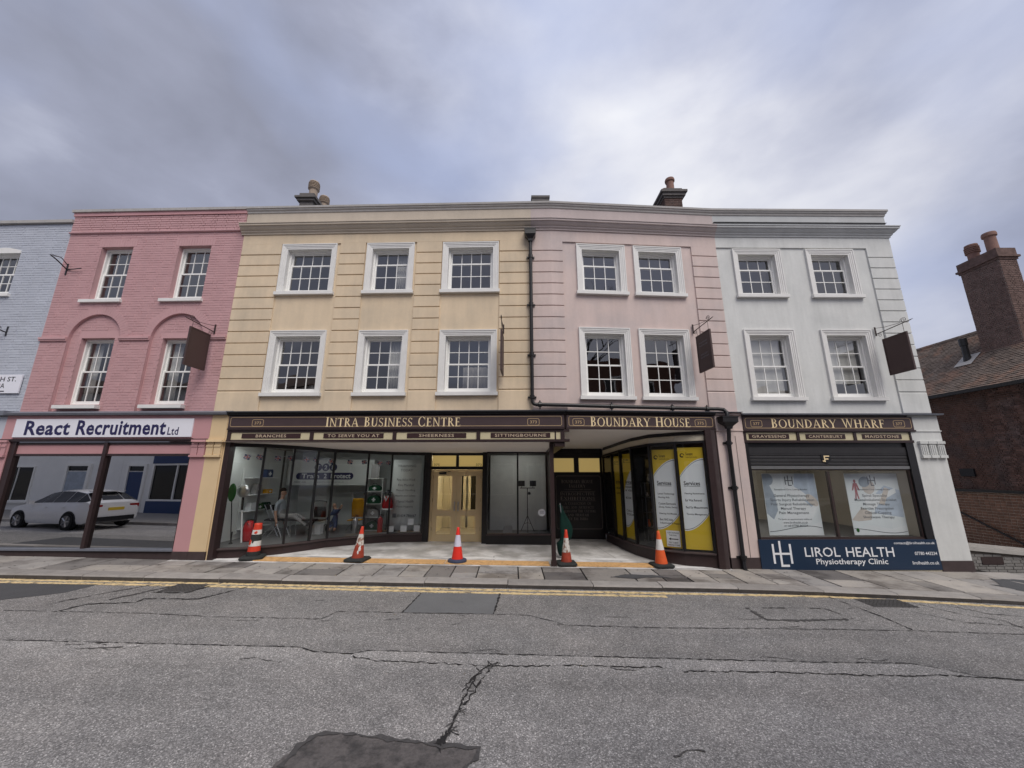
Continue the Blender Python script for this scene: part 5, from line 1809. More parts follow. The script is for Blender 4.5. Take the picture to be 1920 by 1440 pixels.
pot(ch, (18.53, 13.9, 10.2), .19, .72, 'pot_terracotta', 'ribbed')

# passage: low parapet wall, stair rail, sunken floor
PW = thing('parapet_wall', 'low grey brick wall with pale concrete coping beside the passage', 'wall', FW, (11.6, 10.5, -.45))
MB().prism([(11.3, 10.52, -.75), (16, 10.52, -.85), (16, 10.52, -.33), (11.3, 10.52, .09)], (0, .2, 0)).build('wall', 'mortar_dark', PW)
rects = [r for r in brick_rects(11.32, 15.9, -.70, .12, 10.505, flemish=False) if r[3] < .085 - (r[1] - 11.3) * .0894]
for i, r_ in enumerate(rects):
    inst('brick', frustum_mesh('brick', 'grey_painted_brick', .02, .07), PW, (r_[0], r_[4] + rnd.uniform(-.003, .003), r_[2]), (r_[1] - r_[0], .018, r_[3] - r_[2]))
    if i > 290:
        break
MB().prism([(11.28, 10.44, .092), (16, 10.44, -.328), (16, 10.44, -.25), (11.28, 10.44, .20)], (0, .34, 0)).prism([(11.28, 10.56, .203), (16, 10.56, -.247), (16, 10.56, -.18), (11.28, 10.56, .262)], (0, .12, 0)).build('coping', 'pale_coping', PW)
mbx = MB()
for i in range(9):
    mbx.box(11.95 + i * .035, 11.97 + i * .035, 10.495, 10.51, -.30, -.12)
MB().box(11.9, 12.45, 10.492, 10.50, -.28, -.10).build('air_vent', 'iron_brown', PW)
HR = thing('stair_handrail', 'black metal handrail sloping down the tiled passage wall', 'handrail', FW, (16.68, 15.2, .6))
MB().tube([(16.68, 15.6, .86), (16.68, 15.06, .585), (16.68, 13.4, -.28), (16.68, 12.0, -1.0)], .035, 8).build('rail', 'iron_black', HR)
for yy in (15.3, 14.3, 13.4):
    zz = .585 + (yy - 15.06) * .521
    MB().tube([(16.68, yy, zz), (16.70, yy, zz - .08), (16.8, yy, zz - .08)], .012, 6).build('bracket', 'iron_black', HR)

# ------------------------------------------------------------------ signs on the frontages
sg = thing('shop_sign', 'white board reading React Recruitment Ltd above the pink shop window', 'sign', FL, (-11.6, D, 2.87))
MB().box(-14.0, -9.27, D - .03, D - .002, 2.875, 3.345).build('board', 'sign_white', sg)
for body, x0, x1, h_, sh_, bo_ in (('React', -13.70, -12.50, .375, .0, .026), ('Recruitment', -12.32, -9.96, .385, .0, .026), ('Ltd', -9.90, -9.62, .20, .0, .012)):
    MB().flat(fit_text(body, x0, x1, h_, shear=sh_, bold=bo_, spacing=1.06), (0, D - .034, 2.925)).build('lettering', 'sign_navy_ink', sg)


def fascia_sign(label, fr, s0, s1, body, b0, b1, num, n0, n1, h=.215, z0=3.09, z1=3.402, zb=3.125):
    t = thing('fascia_sign', label, 'sign', fr, ((s0 + s1) / 2, D, z0), 'brown fascia signs with gold serif lettering')
    MB().box(s0, s1, D - .02, D + .018, z0, z1).build('board', 'brown_board', t)
    mb = MB()
    rounded_outline(mb, s0 + .05, s1 - .05, z0 + .035, z1 - .03, .012, D - .0225, .05)
    for q in (n0, n1):
        rounded_outline(mb, q - .15, q + .15, zb + .01, zb + .19, .012, D - .0225, .045)
        mb.flat(fit_text(num, q - .085, q + .085, .075, bold=.01), (0, D - .0225, zb + .06))
    mb.build('outline', 'gold_line', t)
    wl_ = []
    serif_into(wl_, body, b0, b1, zb - .005, h, D - .024)
    for m_ in wl_:
        m_.build('letter', 'gold_leaf', t)


fascia_sign('long brown fascia board with gold lettering INTRA BUSINESS CENTRE', FL, -8.36, .20, 'INTRA BUSINESS CENTRE', -5.83, -2.37, '373', -7.59, -.56, .245)
fascia_sign('brown fascia board with gold lettering BOUNDARY HOUSE', F1, .26, 4.11, 'BOUNDARY HOUSE', .86, 3.48, '375', .56, 3.73, .245)
fascia_sign('brown fascia board with gold lettering BOUNDARY WHARF', F2, .02, 4.45, 'BOUNDARY WHARF', .74, 3.72, '377', .36, 4.08, .235, 3.065, 3.40, 3.12)


def name_plate(fr, a, b, z0, z1, body, dd=D + .02, label=None):
    o = MB().box(a, b, dd - .012, dd - .001, z0, z1).build('name_plate', 'plate_brown', None, fr, ((a + b) / 2, dd, z0))
    tag(o, label, 'sign', 'town name plates on the light boxes')
    tw_ = min((b - a) * .86, len(body) * .098)
    m_ = (a + b) / 2
    MB().flat(fit_text(body, m_ - tw_ / 2, m_ + tw_ / 2, (z1 - z0) * .62, bold=.012, spacing=1.15), (0, dd - .0145, z0 + (z1 - z0) * .19)).build('lettering', 'plate_text', o)


for fr_, a, b, bd in ((FL, -7.98, -6.46, 'BRANCHES'), (FL, -5.87, -4.335, 'TO SERVE YOU AT'), (FL, -3.74, -2.243, 'SHEERNESS'), (FL, -1.63, -.144, 'SITTINGBOURNE'),
                      (F2, .143, 1.182, 'GRAVESEND'), (F2, 1.616, 2.641, 'CANTERBURY'), (F2, 3.083, 4.104, 'MAIDSTONE')):
    name_plate(fr_, a, b, 2.835, 2.955, bd, label='dark brown name plate reading %s on a cream light box' % bd)

# navy clinic panel under the right-hand window
cp = thing('clinic_panel', 'navy blue panel reading LIROL HEALTH Physiotherapy Clinic under the shop window', 'sign', F2, (2.15, D, -.27))
MB().box(.0, 4.335, D - .035, D - .012, -.275, .408).build('board', 'navy_panel', cp)
dq = D - .0385
MB().flat(fit_text('LIROL', 1.08, 1.93, .215, bold=.006), (0, dq, .02)).build('lettering', 'print_white', cp)
MB().flat(fit_text('HEALTH', 2.08, 3.24, .215, bold=.006), (0, dq, .02)).build('lettering', 'print_white', cp)
MB().flat(fit_text('Physiotherapy Clinic', 1.32, 3.05, .165, bold=.012), (0, dq, -.185)).build('lettering', 'print_white', cp)
for body, z, x0 in (('contact@lirolhealth.co.uk', .285, 3.28), ('07780 443234', .055, 3.74), ('lirolhealth.co.uk', -.155, 3.64)):
    MB().flat(fit_text(body, x0, 4.28, .075, bold=.008), (0, dq, z)).build('lettering', 'print_white', cp)
mb = MB()


def clinic_mark(mb, x, z, h, d):
    """H with an overlapping L"""
    w = h * .80
    t_ = h * .085
    mb.poly([(x, d, z + h * .12), (x + t_, d, z + h * .12), (x + t_, d, z + h * .88), (x, d, z + h * .88)])
    mb.poly([(x + w - t_, d, z + h * .12), (x + w, d, z + h * .12), (x + w, d, z + h * .88), (x + w - t_, d, z + h * .88)])
    mb.poly([(x + t_, d, z + h * .46), (x + w - t_, d, z + h * .46), (x + w - t_, d, z + h * .54), (x + t_, d, z + h * .54)])
    q = d - .0006
    mb.poly([(x + w * .36, q, z), (x + w * .36 + t_, q, z), (x + w * .36 + t_, q, z + h), (x + w * .36, q, z + h)])
    q = d - .0012
    mb.poly([(x + w * .36, q, z), (x + w * .80, q, z), (x + w * .80, q, z + t_), (x + w * .36, q, z + t_)])


clinic_mark(mb, .30, -.20, .58, dq)
mb.build('emblem', 'print_white', cp)

# street name plate on the blue house
sn = MB().box(-16.0, -14.33, -.05, -.02, 4.06, 4.57).build('street_name_plate', 'sign_white', None, FL, (-15.2, 0, 4.06))
tag(sn, 'white street name plate on the blue wall, cut by the photo edge', 'sign')
MB().flat(fit_text('OLD HIGH ST.', -15.75, -14.47, .13, bold=.008), (0, -.053, 4.38)).flat(fit_text('INTRA', -15.2, -14.75, .13, bold=.008), (0, -.053, 4.20)).box(-15.8, -14.72, -.054, -.051, 4.10, 4.125).build('lettering', 'print_black', sn)


def hanging_sign(label, fr, s, tip=-.90, zb=4.55, zt=5.56, d0=-.12, d1=-.76, yaw=0.0, mount=(5.70, 5.97)):
    t = thing('hanging_sign', label, 'sign', fr, (s, 0, mount[0]), 'brown hanging signs on wrought iron brackets')
    c, sn_ = cos(yaw), sin(yaw)

    def R(x, d, z):
        return (s + x * c - d * sn_, d * c + x * sn_, z)
    zm = mount[0] + .10
    br = MB()
    br.box(s - .02, s + .02, -.012, .0, mount[0], mount[1])
    br.tube([R(0, 0, zm - .05), R(0, tip, zm)], .011, 6)
    br.tube([R(0, 0, mount[1] - .03), R(0, tip * .3, mount[1] - .10), R(0, tip * .72, zm + .02)], .006, 6)
    sc_ = []
    for i in range(22):
        a = i / 21 * 3.6 * pi
        r_ = .085 * (1 - i / 26)
        sc_.append(R(0, tip * .82 + r_ * cos(a), zm + .06 + r_ * sin(a) * .8))
    br.tube(sc_, .006, 5)
    sc_ = []
    for i in range(18):
        a = i / 17 * 3.0 * pi
        r_ = .06 * (1 - i / 22)
        sc_.append(R(0, -.11 + r_ * cos(a), zm - .11 + r_ * sin(a)))
    br.tube(sc_, .005, 5)
    br.tube([R(0, tip, zm), R(0, tip - .07, zm + .01)], [.012, .002], 5)
    br.build('bracket', 'iron_brown', t)
    hk = MB()
    for d in (d0 - .06, d1 + .06):
        hk.tube([R(0, d, zm - .05 + .05 * d / tip), R(0, d, zt - .005)], .005, 5)
    hk.build('hanger', 'iron_brown', t)
    bd = MB()
    for x0, x1, e in ((-.014, .014, 0.03), (-.022, .022, None)):
        if e is not None:
            bd.add([R(x, d, z) for x in (x0, x1) for d, z in ((d0 - e, zb + e), (d1 + e, zb + e), (d1 + e, zt - e), (d0 - e, zt - e))], [(0, 1, 2, 3), (7, 6, 5, 4)])
        else:
            for (da, db, za, zz) in ((d0, d0 - .03, zb, zt), (d1 + .03, d1, zb, zt), (d0 - .03, d1 + .03, zb, zb + .03), (d0 - .03, d1 + .03, zt - .03, zt)):
                bd.add([R(x, d, z) for x in (x0, x1) for d, z in ((da, za), (db, za), (db, zz), (da, zz))], [(0, 1, 2, 3), (7, 6, 5, 4), (0, 4, 5, 1), (1, 5, 6, 2), (2, 6, 7, 3), (3, 7, 4, 0)])
    bd.build('board', 'sign_brown', t)
    return t, R


hanging_sign('brown hanging sign on the pink brick building beside its right lower window', FL, -9.28, zb=4.62, zt=5.63)
hanging_sign('hanging sign seen edge-on, a thin dark line on the yellow wall', FL, -1.33, zb=4.42, zt=5.46, mount=(5.62, 5.88), yaw=-.02)
t2, R2_ = hanging_sign('brown hanging sign with faint lettering on the pale pink building', F1, 3.888)
mbx = MB()
for k, (body, z) in enumerate((('BOUNDARY', 5.30), ('HOUSE', 5.22), ('GALLERY', 4.98), ('EXHIBITIONS', 4.90))):
    vs_, fs_ = fit_text(body, .14, .50, .04)
    mbx.add([R2_(-.0155, -.12 - q[0], z + q[1]) for q in vs_], fs_)
mbx.build('lettering', 'print_grey', t2)
hanging_sign('brown hanging sign on the white building near its right corner', F2, 4.142, zb=4.51, zt=5.52, d0=-.15, d1=-.80, tip=-.95, mount=(5.67, 5.93))
# old iron bracket remains on the pink and blue walls
br = MB().box(-14.02, -13.98, -.012, 0, 7.55, 7.9).tube([(-14.0, 0, 7.72), (-13.9, -.35, 7.82), (-13.85, -.55, 7.86)], .016, 6).tube([(-14.0, -.02, 7.86), (-13.92, -.25, 7.95), (-13.85, -.5, 7.88)], .012, 6).tube([(-14.0, 0, 7.72), (-13.75, -.05, 7.70), (-13.5, -.06, 7.72)], .014, 6)
tag(br.build('wall_bracket', 'iron_black', None, FL, (-14.0, 0, 7.6)), 'small black iron bracket near the left edge of the pink wall', 'bracket')
br = MB().box(-15.25, -15.21, -.012, 0, 5.7, 5.98).tube([(-15.23, 0, 5.8), (-15.23, -.35, 5.86)], .016, 6)
sc_ = [(-15.23, -.2 + .07 * (1 - i / 20) * cos(i / 16 * 3 * pi), 5.87 + .07 * (1 - i / 20) * sin(i / 16 * 3 * pi)) for i in range(17)]
tag(br.tube(sc_, .008, 5).build('wall_bracket', 'iron_black', None, FL, (-15.23, 0, 5.7)), 'black scrolled iron bracket on the blue wall', 'bracket')

# ------------------------------------------------------------------ rainwater pipe
DP = thing('downpipe', 'black cast iron rainwater pipe running down and along above the shop fascias', 'downpipe', F1, (0, 0, 3.4))


def lw(s, d, z):
    return tuple(FL.W(s, d, z))


def rw_(s, d, z):
    return tuple(F1.W(s, d, z))


def hopper(c, w, h, dpt, fr):
    x, d, z = c
    mb = MB()
    q = [(-w / 2, -dpt / 2), (w / 2, -dpt / 2), (w / 2, dpt / 2), (-w / 2, dpt / 2)]
    lv = [(1.08, z + h), (1.08, z + h * .88), (1.0, z + h * .86), (1.0, z + h * .42), (.92, z + h * .36), (.42, z), (.36, z - .06)]
    vs_ = []
    for k, zz in lv:
        vs_ += [tuple(fr.W(x + a * k, d + b * k, zz)) for a, b in q]
    fs_ = [(0, 1, 2, 3)] + [(i * 4 + j, i * 4 + (j + 1) % 4, i * 4 + 4 + (j + 1) % 4, i * 4 + 4 + j) for i in range(len(lv) - 1) for j in range(4)]
    mb.add(vs_, fs_).build('hopper', 'iron_black', DP, world=True)


hopper((-.585, -.13, 8.36), .30, .30, .22, FL)
pr = .048
e_ = [lw(-.58, -.10, 3.80), lw(-.575, -.10, 3.74), lw(-.54, -.10, 3.69), lw(-.48, -.10, 3.672)]
path = [lw(-.58, -.10, 8.4), lw(-.58, -.10, 6.0)] + e_ + [lw(-.2, -.10, 3.667), rw_(0.0, -.09, 3.663), rw_(2.0, -.09, 3.63), rw_(4.05, -.09, 3.605), rw_(4.25, -.12, 3.60), rw_(4.36, -.20, 3.57), rw_(4.385, -.26, 3.50), rw_(4.385, -.27, 3.36)]
smooth_by_angle(MB().tube(path, pr, 10).build('pipe', 'iron_black', DP, world=True), 50)
hopper((4.385, -.27, 3.13), .40, .25, .24, F1)
smooth_by_angle(MB().tube([rw_(4.385, -.27, 3.15), rw_(4.385, -.24, 2.9), rw_(4.385, -.20, 2.7), rw_(4.385, -.20, -.22), rw_(4.385, -.27, -.27)], pr, 10).build('pipe', 'iron_black', DP, world=True), 50)
for p in [lw(-.58, -.10, z) for z in (7.85, 6.42, 5.0, 3.87)]:
    mb = MB().tube([(p[0], p[1], p[2] - .045), (p[0], p[1], p[2] + .045)], pr * 1.32, 10)
    mb.box(p[0] - .11, p[0] + .11, p[1] + .05, p[1] + .085, p[2] - .022, p[2] + .022)
    mb.build('pipe_collar', 'iron_black', DP, world=True)
for p in [rw_(4.385, -.20, z) for z in (2.72, 1.62, .02)]:
    mb = MB().tube([(p[0], p[1], p[2] - .05), (p[0], p[1], p[2] + .05)], pr * 1.35, 10)
    mb.box(p[0] - .12, p[0] + .12, p[1] + .04, p[1] + .075, p[2] - .025, p[2] + .025)
    mb.build('pipe_collar', 'iron_black', DP, world=True)
for s_ in (-.40, 1.45, 3.05, 3.98):
    z_ = 3.663 - s_ * .0155
    a, b = rw_(s_ - .04, -.09, z_), rw_(s_ + .04, -.09, z_)
    mb = MB().tube([a, b], pr * 1.4, 10).tube([rw_(s_, -.09, z_ - .12), rw_(s_, -.09, z_ + .1)], .018, 6)
    mb.build('pipe_collar', 'iron_black', DP, world=True)


# ------------------------------------------------------------------ traffic cones
def cone(name, label, x, y, h, base, bands, bm='rubber', base_w=.40, lean=(0, 0), rot=0.0, r0=.135, r1=.028, round_base=False, tatter=None):
    """bands: list of (fraction from, fraction to, material)"""
    z = GP(x, y) + .024
    t = thing(name, label, 'traffic cone', FW, (x, y, z), 'traffic cones along the shop entrance')
    w = base_w / 2
    n = 8
    prof = []
    for k, (sc_, zz) in enumerate(((1.0, 0), (1.0, .035), (.93, .052), (.72, .062))):
        if round_base:
            ps = [(w * sc_ * cos(2 * pi * i / 20), w * sc_ * sin(2 * pi * i / 20)) for i in range(20)]
        else:
            c_ = w * .22
            ww = w * sc_
            ps = [(-ww + c_, -ww), (ww - c_, -ww), (ww, -ww + c_), (ww, ww - c_), (ww - c_, ww), (-ww + c_, ww), (-ww, ww - c_), (-ww, -ww + c_)]
        prof.append([(x + p[0] * cos(rot) - p[1] * sin(rot), y + p[0] * sin(rot) + p[1] * cos(rot), z + zz) for p in ps])
    k = len(prof[0])
    mb = MB().add([p for r_ in prof for p in r_], [(i * k + j, i * k + (j + 1) % k, (i + 1) * k + (j + 1) % k, (i + 1) * k + j) for i in range(3) for j in range(k)] + [tuple(3 * k + j for j in range(k)), tuple(range(k))[::-1]])
    bo = mb.build('base', bm, t)
    smooth_by_angle(bo, 40)
    for f0, f1, m_ in bands:
        n_ = 24
        rows = []
        st_ = 4
        for q in range(st_ + 1):
            f = f0 + (f1 - f0) * q / st_
            r_ = (r0 + (r1 - r0) * f) * (1.0 if m_.startswith('cone_white') or 'lilac' in m_ else .985)
            zz = .055 + (h - .055) * f
            rows.append([(x + lean[0] * f + r_ * cos(2 * pi * i / n_), y + lean[1] * f + r_ * sin(2 * pi * i / n_), z + zz) for i in range(n_)])
        mb = MB().add([p for r_ in rows for p in r_], [(i * n_ + j, i * n_ + (j + 1) % n_, (i + 1) * n_ + (j + 1) % n_, (i + 1) * n_ + j) for i in range(st_) for j in range(n_)])
        if f1 > .97:
            mb.f.append(tuple(st_ * n_ + j for j in range(n_)))
        nm = 'reflective_sleeve' if ('white' in m_ or 'lilac' in m_) else 'cone_body'
        o = mb.build(nm, m_, t, smooth=True)
    if tatter:
        for (a0, f0, da, df, m_) in tatter:
            mb = MB()
            pts = []
            for i in range(14):
                th = 2 * pi * i / 14
                rr_ = 1 + rr.uniform(-.35, .35)
                a, f = a0 + da * cos(th) * rr_, f0 + df * sin(th) * rr_
                r_ = (r0 + (r1 - r0) * f) + .004
                pts.append((x + lean[0] * f + r_ * cos(a), y + lean[1] * f + r_ * sin(a), z + .055 + (h - .055) * f))
            c_ = sum((Vector(p) for p in pts), Vector()) / 14
            r_ = (r0 + (r1 - r0) * f0) + .012
            c_ = (x + lean[0] * f0 + r_ * cos(a0), y + lean[1] * f0 + r_ * sin(a0), c_.z)
            mb.add(pts + [c_], [(i, (i + 1) % 14, 14) for i in range(14)])
            mb.build('sleeve_scrap', m_, t)
    return t


F_ = -pi / 2
cone('traffic_cone', 'leaning red cone with black and white bands at the far left of the entrance', -6.30, 10.05, .80, 0,
     [(0, .14, 'rubber'), (.14, .30, 'cone_red'), (.30, .46, 'cone_white'), (.46, .66, 'rubber'), (.66, .80, 'cone_white'), (.80, 1.0, 'cone_red')], base_w=.50, lean=(.03, 0), rot=.35, r0=.15, r1=.085,
     tatter=[(F_ - .5, .42, .35, .09, 'cone_red'), (F_ + .3, .72, .3, .05, 'cone_red'), (F_ + .1, .46, .25, .05, 'rubber')])
cone('traffic_cone', 'dirty red cone with peeling white sleeve, second from the left', -3.74, 10.02, .77, 0,
     [(0, .40, 'cone_dirty'), (.40, .76, 'cone_white_worn'), (.76, 1.0, 'cone_red')], base_w=.50, lean=(.06, 0), rot=-.12, r0=.145,
     tatter=[(F_ - .3, .38, .35, .10, 'cone_dirty'), (F_ + .5, .30, .25, .08, 'cone_white'), (F_ + .2, .20, .18, .05, 'cone_white')])
cone('traffic_cone', 'clean bright red cone with lilac-white sleeve in front of the cream doors', -1.33, 10.06, .78, 0,
     [(0, .40, 'cone_bright'), (.40, .76, 'cone_lilac'), (.76, 1.0, 'cone_bright')], 'rubber_blue', base_w=.46, rot=0, r0=.14, round_base=True)
cone('traffic_cone', 'dull red cone with scuffed white sleeve beside the brown post', 1.31, 9.98, .78, 0,
     [(0, .30, 'cone_dirty'), (.30, .74, 'cone_white_worn'), (.74, 1.0, 'cone_red')], base_w=.46, lean=(.01, 0), rot=.05, r0=.135)
cone('traffic_cone', 'orange cone with greyish sleeve in front of the yellow posters', 3.59, 9.97, .79, 0,
     [(0, .42, 'cone_orange'), (.42, .74, 'cone_white'), (.74, 1.0, 'cone_orange')], base_w=.48, lean=(-.02, 0), rot=.1, r0=.15)

# ------------------------------------------------------------------ posters in the windows
def clip_poly(poly, x0, x1, z0, z1):
    def clip(ps, f, ins):
        out = []
        for i in range(len(ps)):
            a, b = ps[i - 1], ps[i]
            if ins(b):
                if not ins(a):
                    out.append(f(a, b))
                out.append(b)
            elif ins(a):
                out.append(f(a, b))
        return out

    def ix(v, ax):
        def g(a, b):
            k = (v - a[ax]) / (b[ax] - a[ax])
            return tuple(a[i] + (b[i] - a[i]) * k for i in (0, 1))
        return g
    for f, ins in ((ix(x0, 0), lambda p: p[0] >= x0), (ix(x1, 0), lambda p: p[0] <= x1), (ix(z0, 1), lambda p: p[1] >= z0), (ix(z1, 1), lambda p: p[1] <= z1)):
        if poly:
            poly = clip(poly, f, ins)
    return poly


def pane_poster(label, a, b, cy_, lines, head='Services', circ=(0.5, 1.35, .55, .88), z0=.18, z1=2.60, back=.05, flip=False, name='window_poster'):
    """yellow and white roll-down poster fixed behind one pane of the bowed window"""
    a, b = Vector((a[0], a[1], 0)), Vector((b[0], b[1], 0))
    t_ = (b - a).normalized()
    n_ = Vector((-t_.y, t_.x, 0))
    o = a + n_ * back + t_ * .05
    w = (b - a).length - .10
    th = thing(name, label, 'poster', FW, tuple(o + Vector((0, 0, z0))), 'yellow service posters in the bowed window')

    def P(x, z, e=0.0):
        q = o + t_ * x - n_ * e
        return (q.x, q.y, z)
    MB().add([P(0, z0), P(w, z0), P(w, z1), P(0, z1), P(0, z0, -.004), P(w, z0, -.004), P(w, z1, -.004), P(0, z1, -.004)], [(0, 1, 2, 3), (7, 6, 5, 4), (0, 4, 5, 1), (1, 5, 6, 2), (2, 6, 7, 3), (3, 7, 4, 0)]).build('sheet', 'poster_yellow', th)
    cx_, cz_, rx_, rz_ = circ
    def lean_ellipse(k, ph=radians(24)):
        return [(cx_ * w + k * (rx_ * cos(a) * cos(ph) + rz_ * sin(a) * sin(ph)), cz_ + k * (-rx_ * cos(a) * sin(ph) + rz_ * sin(a) * cos(ph))) for a in [2 * pi * i / 60 for i in range(60)]]
    el, el2, el3 = lean_ellipse(1.0), lean_ellipse(1.05), lean_ellipse(1.02)
    for e_l, m_, e in ((el2, 'poster_white', .001), (el3, 'print_grey', .0016), (el, 'poster_white', .0022)):
        cp_ = clip_poly(e_l, .004, w - .004, z0 + .004, z1 - .004)
        MB().poly([P(x, z, e) for x, z in cp_]).build('roundel', m_, th)
    ink = MB()

    def put(vf, e=.003):
        ink.add([P(q[0], q[1], e) for q in vf[0]], vf[1])

    def at(vf, x, z):
        return [(q[0] + x, q[1] + z) for q in vf[0]], vf[1]
    if w > .4:
        put(at(fit_text('Sonant', .19 * w / .6, .36 * w / .6, .075, bold=.01), 0, z1 - .20))
        put(at(fit_text('hearing & vision', .19 * w / .6, .46 * w / .6, .045), 0, z1 - .27))
        for i in range(26):
            a0, a1 = 2 * pi * i / 30, 2 * pi * (i + 1) / 30
            c0 = (.10 * w / .6, z1 - .20)
            ink.add([P(c0[0] + r_ * cos(q), c0[1] + r_ * sin(q), .003) for q, r_ in ((a0, .055), (a1, .055), (a1, .04 - .0008 * i), (a0, .04 - .0008 * i))], [(0, 1, 2, 3)])
        put(at(fit_text(head, .08 * w / .6, .46 * w / .6, .105, bold=.02), 0, 1.67))
        ink.add([P(.08 * w / .6, 1.645, .003), P(.46 * w / .6, 1.645, .003), P(.46 * w / .6, 1.655, .003), P(.08 * w / .6, 1.655, .003)], [(0, 1, 2, 3)])
        for body, z, wd in lines:
            put(at(fit_text(body, .08 * w / .6, (.08 + wd) * w / .6, .058, bold=.014), 0, z))
    else:
        for body, z, wd in lines:
            put(at(fit_text(body, .12 * w, (.12 + wd) * w, .05, bold=.014), 0, z))
    ink.build('lettering', 'print_black', th)
    return th, P, w


C = [Vector(p) for p in CG]
pane_poster('yellow Services poster with white roundel in the rightmost bowed pane', C[5], C[6], 0, [('Hearing Assessments', 1.44, .46), ('Ear Wax Removal', 1.28, .38), ('Real Ear Measurements', 1.11, .50), ('Tinnitus Management', .94, .47)], circ=(.52, 1.46, .46, .90), z0=.15, z1=2.62)
th_, P_, w_ = pane_poster('yellow Services poster with a small client entrance notice at its foot', C[4], C[5], 0, [('Latest Technology', 1.42, .44), ('Hearing Aids', 1.33, .30), ('Custom Earmoulds', 1.18, .45), ('(Sleep, Noise, Swim)', 1.09, .48), ('Hearing Aid Moulds', .93, .46), ('Best NHS Aids', .79, .34), ('Adjustments & Repairs', .70, .52)], circ=(.52, 1.45, .46, .90), z0=.15, z1=2.58)
pane_poster('narrow yellow poster with white roundel seen obliquely in the bowed window', C[2], C[3], 0, [('HEARING', 1.55, .6), ('& VISION', 1.46, .6), ('BOOK NOW', 1.25, .7), ('CALL US', .9, .5), ('TODAY', .8, .5)], circ=(.6, 1.3, .36, .85), z0=.18, z1=2.52)
pane_poster('yellow poster deepest inside the bowed window, next to the dark end pane', C[1], C[2], 0, [('HEARING', 1.5, .6), ('CENTRE', 1.35, .6)], circ=(1.3, 1.2, .2, .6), z0=.18, z1=2.48)
no = MB().add([P_(x, z, e) for e in (.006, .009) for x, z in ((.20, .18), (.52, .18), (.52, .56), (.20, .56))], [(3, 2, 1, 0), (4, 5, 6, 7), (0, 1, 5, 4), (1, 2, 6, 5), (2, 3, 7, 6), (3, 0, 4, 7)])
nt = thing('paper_notice', 'small white client entrance notice with a black arrow on the yellow poster', 'notice', FW, P_(.2, .18, .006))
no.build('sheet', 'print_white', nt)
ink = MB()
for body, z, x0, x1 in (('CLIENT ENTRANCE', .49, .23, .50), ('THIS WAY', .43, .27, .45), ('FIRST CLIENT', .26, .25, .47), ('PARKING AT REAR', .205, .23, .50)):
    vs_, fs_ = fit_text(body, x0, x1, .035, bold=.01)
    ink.add([P_(q[0], q[1] + z, .011) for q in vs_], fs_)
ink.add([P_(x, z, .011) for x, z in ((.25, .36), (.31, .395), (.30, .37), (.48, .372), (.48, .35), (.30, .35), (.31, .325))], [(0, 1, 2, 3, 4, 5, 6)])
ink.build('lettering', 'print_black', nt)

# black gallery board on the back wall of the right-hand entrance
gb = thing('gallery_board', 'black board with pale lettering BOUNDARY HOUSE GALLERY at the back of the entrance', 'sign', FW, (2.2, 13.28, .15))
MB().box(1.42, 3.0, 13.255, 13.285, .15, 1.93).build('board', 'black_gloss', gb)
ink = MB()
rounded_outline(ink, 1.46, 2.96, .19, 1.88, .012, 13.252, .07)


def gtext(body, xc, w, z, h, serif=True):
    if serif:
        serif_into(ink, body, xc - w / 2, xc + w / 2, z, h, 13.2515, .9)
    else:
        ink.flat(fit_text(body, xc - w / 2, xc + w / 2, h), (0, 13.2515, z))


gx = 2.18
gtext('BOUNDARY HOUSE', gx, 1.06, 1.64, .11)
gtext('GALLERY', gx, .56, 1.50, .10)
gtext('A PLACE FOR ART AND HISTORY', gx, .9, 1.42, .03, False)
gtext('INTROSPECTIVE', gx, 1.16, 1.25, .10)
gtext('EXHIBITIONS', gx, 1.16, 1.10, .11)
for z in (1.22 + .15, 1.07, ):
    ink.poly([(1.62, 13.252, z), (2.76, 13.252, z), (2.76, 13.252, z + .008), (1.62, 13.252, z + .008)])
for body, w, z in (('A COLLECTION OF', .88, .95), ('IMAGES AND ARTEFACTS', 1.06, .83), ('CELEBRATING THE CULTURE', 1.16, .71), ('AND HERITAGE', .72, .59), ('OF THE INTRA', .62, .47)):
    gtext(body, gx, w, z, .085)
ink.build('lettering', 'dim_text', gb)

